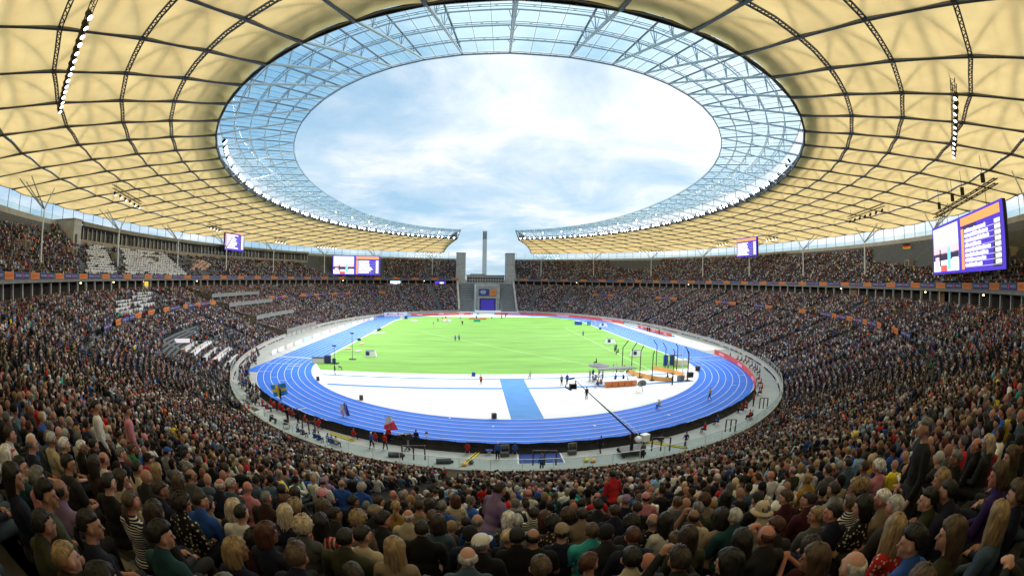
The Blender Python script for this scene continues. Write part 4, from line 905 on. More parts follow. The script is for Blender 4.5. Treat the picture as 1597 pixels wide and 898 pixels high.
# ------------------------------------------------------------------ people: shared meshes
def objcol_mat(name, rough=0.85, bump=0.25, bscale=45, stretch=(1, 1, 1), var=0.25, vscale=14, sss=0.0, pattern=None, spec=0.3):
    m = bpy.data.materials.new(name); m.use_nodes = True; t = m.node_tree; p = t.nodes['Principled BSDF']; p.inputs['Roughness'].default_value = rough; p.inputs['Specular IOR Level'].default_value = spec
    oi = N(t, 'ShaderNodeObjectInfo'); c = N(t, 'ShaderNodeTexCoord'); mpn = N(t, 'ShaderNodeMapping'); mpn.inputs['Scale'].default_value = stretch; L(t, c.outputs['Object'], mpn.inputs[0])
    n = N(t, 'ShaderNodeTexNoise'); n.inputs['Scale'].default_value = vscale; n.inputs['Detail'].default_value = 5; L(t, mpn.outputs[0], n.inputs['Vector'])
    mr = N(t, 'ShaderNodeMapRange'); L(t, n.outputs[0], mr.inputs['Value']); mr.inputs['From Min'].default_value = .3; mr.inputs['From Max'].default_value = .7; mr.inputs['To Min'].default_value = 1-var; mr.inputs['To Max'].default_value = 1+var
    v = N(t, 'ShaderNodeVectorMath', operation='SCALE'); L(t, oi.outputs['Color'], v.inputs[0]); L(t, mr.outputs[0], v.inputs['Scale']); out = v.outputs[0]
    if pattern in ('stripes', 'plaid'):
        s = N(t, 'ShaderNodeSeparateXYZ'); L(t, c.outputs['Object'], s.inputs[0])
        def st(sock, k, thr):
            a = N(t, 'ShaderNodeMath', operation='MULTIPLY'); a.inputs[1].default_value = k; L(t, sock, a.inputs[0]); b = N(t, 'ShaderNodeMath', operation='SINE'); L(t, a.outputs[0], b.inputs[0])
            g = N(t, 'ShaderNodeMath', operation='GREATER_THAN'); g.inputs[1].default_value = thr; L(t, b.outputs[0], g.inputs[0]); return g.outputs[0]
        mx_ = N(t, 'ShaderNodeMixRGB'); L(t, st(s.outputs['Z'], 230 if pattern == 'stripes' else 120, .3), mx_.inputs[0]); L(t, out, mx_.inputs[1]); mx_.inputs[2].default_value = (.6, .6, .6, 1) if pattern == 'stripes' else (.12, .02, .02, 1); out = mx_.outputs[0]
        if pattern == 'plaid':
            m2 = N(t, 'ShaderNodeMixRGB'); L(t, st(s.outputs['X'], 120, .4), m2.inputs[0]); L(t, out, m2.inputs[1]); m2.inputs[2].default_value = (.35, .30, .26, 1); m2.inputs[0].default_value = .5; out = m2.outputs[0]
    if pattern == 'dots':
        vo = N(t, 'ShaderNodeTexVoronoi'); vo.inputs['Scale'].default_value = 22; L(t, c.outputs['Object'], vo.inputs['Vector']); lt = N(t, 'ShaderNodeMath', operation='LESS_THAN'); lt.inputs[1].default_value = .30; L(t, vo.outputs['Distance'], lt.inputs[0])
        mx_ = N(t, 'ShaderNodeMixRGB'); L(t, lt.outputs[0], mx_.inputs[0]); L(t, out, mx_.inputs[1]); mx_.inputs[2].default_value = (.42, .40, .34, 1); out = mx_.outputs[0]
    L(t, out, p.inputs['Base Color'])
    n2 = N(t, 'ShaderNodeTexNoise'); n2.inputs['Scale'].default_value = bscale; n2.inputs['Detail'].default_value = 2; L(t, mpn.outputs[0], n2.inputs['Vector']); b = N(t, 'ShaderNodeBump'); b.inputs['Strength'].default_value = bump; b.inputs['Distance'].default_value = .02
    L(t, n2.outputs[0], b.inputs['Height']); L(t, b.outputs[0], p.inputs['Normal'])
    return m
m_skin = objcol_mat('skin', .6, .08, 60, var=.12, vscale=9)
m_hair = objcol_mat('hair', .55, .9, 26, stretch=(1, 1, .22), var=.55, vscale=34, spec=.35)
m_cloth = objcol_mat('cloth', .9, .55, 7, var=.18, vscale=6)
m_cloth_st = objcol_mat('striped_cloth', .9, .3, 10, var=.1, pattern='stripes')
m_cloth_pl = objcol_mat('plaid_cloth', .9, .3, 10, var=.1, pattern='plaid')
m_cloth_dt = objcol_mat('dotted_cloth', .9, .3, 10, var=.1, pattern='dots')
m_eye = mat('eye_dark', (.03, .02, .02), .3)
TMP = []
def remeshed(prims, voxel, ratio, name, m, smooth=3):
    b = MB()
    for kind, *a in prims:
        if kind == 'e': c, r = a[0], a[1]; e = MB().ell((0, 0, 0), r, 10, 14); V = e.v[0]; rot = a[2] if len(a) > 2 else None
        else:
            p, q, r0, r1 = np.array(a[0], float), np.array(a[1], float), a[2], a[3]; e = MB(); d = q-p; Ld = np.linalg.norm(d)+1e-9
            prof = []; nn = 5
            for i in range(nn+1): th = PI/2*i/nn; prof.append((max(1e-4, r0*math.sin(th)), -r0*math.cos(th)))
            for i in range(nn+1): th = PI/2*(1-i/nn); prof.append((max(1e-4, r1*math.sin(th)), Ld+r1*math.cos(th)))
            e.lathe(prof, k=12); V = e.v[0]; mm = np.array(Vector(d).to_track_quat('Z', 'Y').to_matrix()); b.add(V@mm.T+p, e.f); continue
        if rot is not None: V = V@np.array(rot).T
        b.add(V+np.array(c), e.f)
    me = b.mesh('tmp', m); o = bpy.data.objects.new('tmp', me); COL.objects.link(o)
    md = o.modifiers.new('r', 'REMESH'); md.mode = 'VOXEL'; md.voxel_size = voxel; md.use_smooth_shade = True
    if smooth and voxel < .009: smooth = 2
    if smooth: sm = o.modifiers.new('s', 'SMOOTH'); sm.factor = .5; sm.iterations = smooth
    dc = o.modifiers.new('d', 'DECIMATE'); dc.ratio = ratio
    TMP.append((o, name, m)); return len(TMP)-1
def finish_tmp():
    bpy.context.view_layer.update(); dg = bpy.context.evaluated_depsgraph_get(); out = []
    for o, name, m in TMP:
        me = bpy.data.meshes.new_from_object(o.evaluated_get(dg)); me.name = name; me.materials.clear(); me.materials.append(m)
        me.polygons.foreach_set('use_smooth', [True]*len(me.polygons)); out.append(me)
    for o, *_ in TMP: me0 = o.data; bpy.data.objects.remove(o); bpy.data.meshes.remove(me0)
    TMP.clear(); return out
def rz3(a): c, s = math.cos(a), math.sin(a); return np.array([[c, -s, 0], [s, c, 0], [0, 0, 1]])
def rx3(a): c, s = math.cos(a), math.sin(a); return np.array([[1, 0, 0], [0, c, -s], [0, s, c]])
def hand(w, d, side, s=1.0):      # palm, four bent fingers, thumb
    w = np.array(w, float); d = np.array(d, float); d /= np.linalg.norm(d); up = np.array([0, 0, 1.0]); x = np.cross(d, up); x /= np.linalg.norm(x); pr = [('c', w, w+d*.065*s, .027*s, .034*s)]
    for i, (o, ln) in enumerate(((-.028, .055), (-.010, .068), (.009, .072), (.027, .062))):
        a = w+d*.075*s+x*o*s; k = a+d*ln*.5*s-up*.006; e = k+d*ln*.4*s-up*.028*s; pr += [('c', a, k, .0105*s, .010*s), ('c', k, e, .010*s, .008*s)]
    t = w+d*.03*s-x*side*.03*s; pr += [('c', t, t+(d*.5-x*side*.75)*.055*s-up*.01, .012*s, .009*s)]; return pr
def head_prims(c, turn, pitch, fem=False):
    M_ = rz3(turn)@rx3(pitch); c = np.array(c)
    def P(v): return c+M_@np.array(v)
    pr = [('e', P((0, -.012, .018)), (.075, .096, .098), M_), ('e', P((0, .026, -.026)), (.055, .064, .086), M_), ('e', P((0, .034, -.080)), (.034 if fem else .042, .044, .026), M_), ('e', P((0, .070, -.092)), (.020, .018, .016), M_),
          ('c', P((0, .086, .012)), P((0, .104, -.028)), .0065, .0115), ('e', P((0, .078, .028)), (.050, .014, .010), M_), ('e', P((0, .084, -.056)), (.021, .010, .0055), M_), ('e', P((0, .081, -.067)), (.018, .010, .006), M_),
          ('e', P((.077, -.004, -.006)), (.012, .021, .033), M_@rz3(-.4)), ('e', P((-.077, -.004, -.006)), (.012, .021, .033), M_@rz3(.4)),
          ('e', P((.034, .056, -.026)), (.022, .022, .026), M_), ('e', P((-.034, .056, -.026)), (.022, .022, .026), M_)]
    return pr
HC = np.array((0, .04, 1.19))
def seated(fem, turn, lean=0.0, arms='lap', wide=1.0, grow=0.0, part='body', sleeve='long', hc=HC):
    g = grow; s = .90 if fem else 1.0; s *= wide; A = rx3(-lean); piv = np.array([0, 0, .5])
    def T(v): return piv+A@(np.array(v, float)-piv)
    hcT = T(hc); pr = []
    torso = [('e', T((0, -.015, .875)), (.158*s+g, .108+g, .165+g), A), ('e', T((0, .0, .69)), (.142*s+g, .120*wide+g, .16+g), A), ('e', (0, -.01, .53), (.175*s+g, .145+g, .11+g)),
             ('e', T((0, -.022, .985)), (.165*s+g, .070+g, .060+g), A), ('e', T((.155*s, -.02, .975)), (.062+g, .062+g, .058+g), A), ('e', T((-.155*s, -.02, .975)), (.062+g, .062+g, .058+g), A), ('e', T((0, -.03, 1.035)), (.105*s+g, .058+g, .050+g), A)]
    sh = [T((sx*.175*s, -.02, .965)) for sx in (1, -1)]
    if arms == 'lap': el = [T((sx*.235*s, .035, .70)) for sx in (1, -1)]; wr = [np.array((sx*.10, .26, .62)) for sx in (1, -1)]
    elif arms == 'chin': el = [T((.20*s, .20, .76)), T((-.235*s, .035, .70))]; wr = [T((.035, .20, 1.06)), np.array((-.10, .26, .62))]
    elif arms == 'clap': el = [T((sx*.23*s, .13, .76)) for sx in (1, -1)]; wr = [T((sx*.035, .32, .93)) for sx in (1, -1)]
    elif arms == 'camera': el = [T((sx*.25*s, .16, .86)) for sx in (1, -1)]; wr = [T((sx*.07, .22, 1.14)) for sx in (1, -1)]
    armp = []
    for i in (0, 1):
        if part == 'body' or sleeve == 'long': armp += [('c', sh[i], el[i], .050*s+g, .040*s+g), ('c', el[i], wr[i] if part == 'body' else wr[i]*.97+el[i]*.03, .040*s+g, .027+g*.8)]
        else: armp += [('c', sh[i], sh[i]+(el[i]-sh[i])*.62, .052*s+g, .047*s+g*1.3)]
    if part == 'top': return torso+armp+([('c', T((0, -.03, 1.03)), T((0, -.02, 1.075)), .066+g, .062+g)] if sleeve == 'long' else [])
    legs = []
    for sx in (1, -1):
        k = np.array((sx*.14, .42, .50)); f = np.array((sx*.14, .43, .10)); legs += [('c', (sx*.09, .0, .50), k, .088*s+g, .060+g), ('c', k, f, .056+g, .040+g)]
        if part == 'body': legs += [('c', f+np.array([0, -.02, -.05]), f+np.array([0, .15, -.06]), .040, .032)]
    if part == 'trousers': return legs+[('e', (0, -.01, .52), (.178*s+g, .148+g, .10+g))]
    pr = torso+armp+legs+[('c', T((0, -.028, 1.02)), hcT+np.array((0, -.03, -.06)), .058 if not fem else .050, .054 if not fem else .047)]
    for i, sx in ((0, 1), (1, -1)):
        d = wr[i]-el[i]; d = d/np.linalg.norm(d); pr += hand(wr[i], d if arms != 'camera' else d, sx)
    return pr+head_prims(hcT, turn, -.04 if arms != 'chin' else .05, fem)
def upright(pose, grow=0.0, part='body'):
    g = grow; pr = []; hc = np.array((0, .03, 1.65)); s = 1
    torso = [('e', (0, 0, 1.32), (.165+g, .11+g, .17+g)), ('e', (0, 0, 1.12), (.145+g, .11+g, .15+g)), ('e', (0, 0, .97), (.165+g, .125+g, .10+g)), ('e', (0, 0, 1.43), (.17+g, .07+g, .06+g))]
    if pose == 'stand': el = [(.24, 0, 1.14), (-.24, 0, 1.14)]; wr = [(.25, .10, .90), (-.25, .10, .90)]; kn = [(.10, .02, .50), (-.10, .02, .50)]; an = [(.12, 0, .08), (-.12, 0, .08)]
    elif pose == 'walk': el = [(.23, -.14, 1.16), (-.23, .12, 1.16)]; wr = [(.22, -.05, .93), (-.20, .30, 1.00)]; kn = [(.09, .20, .52), (-.09, -.06, .50)]; an = [(.09, .26, .10), (-.09, -.34, .16)]
    elif pose == 'wave': el = [(.27, .02, 1.50), (-.27, .02, 1.50)]; wr = [(.36, .04, 1.78), (-.36, .04, 1.78)]; kn = [(.10, .06, .50), (-.10, -.02, .50)]; an = [(.12, .0, .08), (-.12, -.05, .08)]
    elif pose == 'kneel': pass
    el = [np.array(e, float) for e in el]; wr = [np.array(e, float) for e in wr]; kn = [np.array(e, float) for e in kn]; an = [np.array(e, float) for e in an]; arm = []; leg = []
    for i, sx in ((0, 1), (1, -1)):
        sh = np.array((sx*.185, 0, 1.42)); arm += [('c', sh, el[i], .05+g, .042+g)]
        arm += [('c', el[i], wr[i] if part == 'body' else el[i]+(wr[i]-el[i])*(.93 if pose == 'stand' else .3), .04+g, .028+g)]
        leg += [('c', (sx*.09, 0, .95), kn[i], .09+g, .06+g)]; 
        leg += [('c', kn[i], an[i], .057+g, .04+g)]
        if part == 'body': leg += [('c', an[i]+[0, -.03, -.03], an[i]+[0, .15, -.045], .042, .034)]
    if part == 'top': return torso+arm
    if part == 'trousers': return leg+[('e', (0, 0, .97), (.17+g, .13+g, .10+g))]
    pr = torso+arm+leg+[('c', (0, 0, 1.45), (0, .01, 1.58), .055, .052)]
    for i, sx in ((0, 1), (1, -1)): d = wr[i]-el[i]; pr += hand(wr[i], d/np.linalg.norm(d), sx)
    return pr+head_prims(hc, 0, 0)
BODY = {}; TOPS = {}; JOB = []
def req(dic, key, prims, voxel, ratio, name, m): JOB.append((dic, key, remeshed(prims, voxel, ratio, name, m)))
TURN = {'c': 0.0, 'l': .62, 'r': -.62}
for fem in (0, 1):
    for t in 'clr': req(BODY, ('lap', fem, t), seated(fem, TURN[t]), .0078, .045, 'person', m_skin)
    for sl_ in ('long', 'short'): req(TOPS, ('lap', fem, sl_), seated(fem, 0, grow=.014 if sl_ == 'long' else .011, part='top', sleeve=sl_), .016, .20, 'jacket' if sl_ == 'long' else 'shirt', m_cloth)
for key, kw in (('lean', dict(lean=.22)), ('chin', dict(lean=.14, arms='chin')), ('camera', dict(arms='camera')), ('clap', dict(lean=.05, arms='clap')), ('stout', dict(wide=1.18))):
    req(BODY, (key, 0, 'c'), seated(0, .25 if key == 'chin' else 0, **kw), .0105, .085, 'person', m_skin)
    for sl_ in ('long', 'short'): req(TOPS, (key, 0, sl_), seated(0, 0, grow=.014 if sl_ == 'long' else .011, part='top', sleeve=sl_, **kw), .016, .20, 'jacket' if sl_ == 'long' else 'shirt', m_cloth)
req(TOPS, ('trousers', 0, 0), seated(0, 0, grow=.010, part='trousers'), .02, .12, 'trousers', m_cloth)
for pose in ('stand', 'walk', 'wave'):
    req(BODY, (pose, 0, 'c'), upright(pose), .014, .10, 'person', m_skin); req(TOPS, (pose, 0, 'long'), upright(pose, .015, 'top'), .022, .16, 'shirt', m_cloth); req(TOPS, (pose, 0, 'legs'), upright(pose, .012, 'trousers'), .022, .16, 'trousers', m_cloth)
outm = finish_tmp()
for dic, key, i in JOB: dic[key] = outm[i]
# where the head sits in each pose
def head_at(key, t):
    lean = {'lean': .22, 'chin': .14, 'clap': .05}.get(key, 0.0); 
    if key in ('stand', 'walk', 'wave'): return np.array((0, .03, 1.65)), 0.0
    c = np.array([0, 0, .5])+rx3(-lean)@(HC-np.array([0, 0, .5])); return c, (.25 if key == 'chin' else TURN[t])
# hair: shells round the skull, local origin at the middle of the head
def hair_mesh(style, seed=0):
    rg = np.random.default_rng(seed+5); n, m = 20, 38; ph = rg.uniform(0, 6.28, 8)
    b = MB(); G = np.zeros((n, m+1, 3))
    for i in range(n):
        for j in range(m+1):
            jj = j % m; el = PI/2-PI*.86*i/(n-1); az = 2*PI*jj/m   # az 0 = +x, pi/2 = front
            d = np.array([math.cos(el)*math.cos(az), math.cos(el)*math.sin(az), math.sin(el)])
            front = d[1]; z = d[2]
            th = {'short': .013, 'fringe': .008, 'bob': .026, 'long': .024, 'tail': .012, 'bun': .014, 'curly': .036, 'quiff': .020, 'crop': .006}[style]
            low = {'short': -.35, 'fringe': -.38, 'bob': -1.2, 'long': -1.5, 'tail': -.30, 'bun': -.30, 'curly': -.62, 'quiff': -.30, 'crop': -.35}[style]
            sidew = min(1, max(0, ((.25 if style in ('bob', 'long', 'curly') else .04)-front)/.42))            # 1 at the back, 0 at the face
            line = low*sidew+(1-sidew)*(.36 if style not in ('bob', 'long', 'curly') else .30)
            if style in ('bob', 'long', 'curly') and front < .62 and front > .1: line = min(line, -.55*(1-(front-.1)/.52)+.25*((front-.1)/.52))
            k = min(1, max(0, (z-line)/.16))
            if style == 'fringe': k *= min(1, max(0, (.52-z-max(0, front)*.9)/.15))
            wv = .35*math.sin(9*az+ph[0]+3*el)+.25*math.sin(17*az+ph[1])+.2*math.sin(29*az+ph[2]+5*el)+.35*math.sin(5*el+ph[3]+2*az)
            if style == 'curly': wv = .9*math.sin(11*az+ph[0]+4*math.sin(6*el))*math.sin(9*el+ph[3])
            if style == 'quiff': th_ = th*(1+.9*max(0, z)*max(0, front+.4))
            else: th_ = th
            r = np.array([.076, .098, .100])+(.002+th_*(1+.28*wv))*k-.012*(1-k)
            P = d*r+np.array([0, -.012, .018])
            if style in ('bob', 'long') and z < -.05 and k > 0:
                drop = (-.05-z)*( .10 if style == 'bob' else .34); P[2] -= drop*1.0; P[:2] *= 1+.45*min(1, -z)*(1.0 if style == 'bob' else .8)
                if style == 'long': P[1] = P[1]*(1-.25*min(1, -z))-.045*min(1, -z)
            G[i, j] = P
    J = rg.normal(0, .0026 if style != 'curly' else .006, (n, m, 1))*np.ones(3); G[:, :m] += J*np.array([1, 1, .5]); G[:, m] = G[:, 0]
    b.grid(G)
    if style == 'tail': b.tube([(0, -.10, .02), (0, -.135, .0), (0, -.15, -.07), (0, -.135, -.16), (.01, -.12, -.25)], [.016, .026, .030, .024, .006], 10)
    if style == 'bun': b.ell((0, -.10, .075), (.040, .038, .038), 8, 12)
    return b.mesh('hair', m_hair, True)
HAIR = {(s, i): hair_mesh(s, i*3+len(s)) for s in ('short', 'fringe', 'bob', 'long', 'tail', 'bun', 'curly', 'quiff', 'crop') for i in range(2)}
def cap_mesh(kind):
    b = MB(); n, m = 9, 24; G = np.zeros((n, m+1, 3)); top = .118 if kind != 'flat' else .105; base = .045 if kind != 'bucket' else .02
    for i in range(n):
        for j in range(m+1):
            a = 2*PI*(j % m)/m; f = i/(n-1); el = PI/2*(1-f); r = math.cos(el)**.8
            G[i, j] = (.088*r*math.cos(a), -.012+.108*r*math.sin(a), base+(top-base+.018)*math.sin(el))
    b.grid(G)
    if kind == 'bucket':
        H = np.array([[(q*.088*math.cos(2*PI*j/m), -.012+q*.108*math.sin(2*PI*j/m), base-dz) for j in range(m+1)] for q, dz in ((1, 0), (1.25, .018), (1.5, .04), (1.48, .045), (1.0, .006))]); b.grid(H)
    else:
        H = np.array([[( (.075*math.cos(a))*(1 if q == 0 else .92), -.012+.100*math.sin(a)+q*.075*(math.sin(a)**.6 if math.sin(a) > 0 else 0), base+.004-q*.012-dz) for a in np.linspace(.25, PI-.25, 12)] for q, dz in ((0, 0), (1, 0), (1, .006), (0, .008))]); b.grid(H)
    return b.mesh('hat' if kind == 'bucket' else 'cap', m_cloth, True)
CAPS = {k: cap_mesh(k) for k in ('cap', 'flat', 'bucket')}
def spec_mesh():
    b = MB()
    for sx in (-1, 1):
        b.tube([(sx*.034+.022*math.cos(a), .108, .004+.017*math.sin(a)) for a in np.linspace(0, 2*PI, 11)[:-1]], .0028, 4, closed=True); b.tube([(sx*.056, .106, .008), (sx*.080, .04, .010), (sx*.082, -.01, .004)], .0026, 4)
    b.tube([(-.012, .110, .006), (.012, .110, .006)], .0028, 4); return b.mesh('glasses', m_blk)
SPEC = spec_mesh()
EYE = MB().ell((0, 0, 0), (.010, .006, .0065), 4, 6).mesh('eye', m_eye)
SCOL = {'black': (.006, .006, .007), 'charcoal': (.018, .019, .022), 'navy': (.008, .011, .032), 'grey': (.075, .08, .085), 'lightgrey': (.24, .25, .26), 'white': (.56, .56, .56), 'cream': (.44, .38, .28), 'beige': (.22, .17, .12), 'olive': (.032, .036, .018), 'brown': (.032, .018, .011),
        'maroon': (.045, .006, .014), 'red': (.40, .015, .02), 'pink': (.48, .19, .24), 'blue': (.02, .08, .34), 'lightblue': (.20, .34, .52), 'teal': (.04, .36, .37), 'darkteal': (.009, .045, .06), 'green': (.02, .18, .07), 'mustard': (.30, .17, .02), 'orange': (.65, .15, .02), 'lilac': (.20, .14, .28), 'purple': (.03, .013, .11), 'yellow': (.65, .52, .03), 'greyblue': (.05, .085, .13), 'greygreen': (.05, .065, .045)}
HCOL = {'black': (.004, .004, .0045), 'dark': (.008, .0065, .0065), 'brown': (.020, .013, .010), 'lightbrown': (.055, .035, .022), 'auburn': (.050, .017, .010), 'blonde': (.21, .145, .075), 'pale': (.38, .31, .22), 'grey': (.11, .11, .115), 'silver': (.31, .315, .325), 'white': (.54, .54, .55)}
SKINS = [(.37, .20, .155), (.41, .23, .18), (.31, .165, .12), (.45, .26, .21), (.21, .11, .075), (.40, .18, .145)]
HW = {'short': 'short', 'fringe': 'thinning', 'bob': 'chin-length', 'long': 'long', 'tail': 'tied-back', 'bun': 'bunned', 'curly': 'curly', 'quiff': 'thick', 'crop': 'cropped'}
CW = {'greyblue': 'grey-blue', 'lightblue': 'light blue', 'lightgrey': 'light grey', 'darkteal': 'dark teal', 'greygreen': 'grey-green'}
HCW = {'dark': 'dark', 'lightbrown': 'light brown', 'pale': 'pale blond'}
def make_person(x, y, z, yaw, pose='lap', fem=0, turn='c', hair=('short', 'dark'), top=('short', 'black'), pattern=None, cap=None, spec=False, skin=0, scale=1.0, legs='navy', label='', group=None, idx=0, eyes=False, bag=None):
    key = (pose, fem if pose == 'lap' else 0, turn if pose == 'lap' else 'c')
    body = BODY[key]; sk = SKINS[skin % len(SKINS)]
    r = inst('person', body, None, (x, y, z), yaw, scale=scale, color=(*sk, 1), label=label, cat='person', group=group)
    hc, ht = head_at(pose, key[2]); up = pose in ('stand', 'walk', 'wave')
    sl_ = 'long' if up else top[0]; tm = TOPS[(pose, key[1], sl_)]
    c = SCOL[top[1]]; c = tuple(v*.85 for v in c) if not up else c; o = inst('jacket' if sl_ == 'long' and not up else 'shirt', tm if not pattern else pat(tm, pattern), r, color=(*c, 1))  # seated clothes darkened: foreground shade put into their colour
    inst('trousers', TOPS[(pose, 0, 'legs')] if up else TOPS[('trousers', 0, 0)], r, color=(*SCOL[legs], 1))
    if hair: inst('hair', HAIR[(hair[0], idx % 2)], r, tuple(hc), ht, color=(*HCOL[hair[1]], 1))
    if cap: inst('hat' if cap[0] == 'bucket' else 'cap', CAPS[cap[0]], r, tuple(hc), ht, color=(*SCOL[cap[1]], 1))
    if spec: inst('glasses', SPEC, r, tuple(hc), ht)
    if eyes:
        for sx in (-1, 1):
            e = hc+rz3(ht)@np.array((sx*.030, .083, .006)); inst('eye', EYE, r, tuple(e), ht)
    return r
PATC = {}
def pat(me, pattern):
    k = (me.name, pattern)
    if k not in PATC: m2 = me.copy(); m2.materials.clear(); m2.materials.append({'stripes': m_cloth_st, 'plaid': m_cloth_pl, 'dots': m_cloth_dt}[pattern]); PATC[k] = m2
    return PATC[k]
# ------------------------------------------------------------------ the nearest spectators, one by one
def zfloor(s): return zf(min(max(s, 0), 1.0))
def seat_at_px(x, y, h=1.19):     # the spot on the rake where a seated head is seen in this direction
    d = px_ray(x, y); t = np.arange(1.0, 60, .02); P = CAM+d*t[:, None]
    lo, hi = 0, len(t)-1
    def g(i): s, l = s_of(P[i][:2]); return P[i][2]-(zfloor(s)+h), s, l
    while hi-lo > 1:
        m_ = (lo+hi)//2
        if g(m_)[0] > 0: lo = m_
        else: hi = m_
    v, s, l = g(hi); return P[hi], s, l
def X(t, u, v): return ({'A': 0, 'B': 400, 'C': 800, 'D': 1197}[t]+u/3.99, 673+v/3.99)
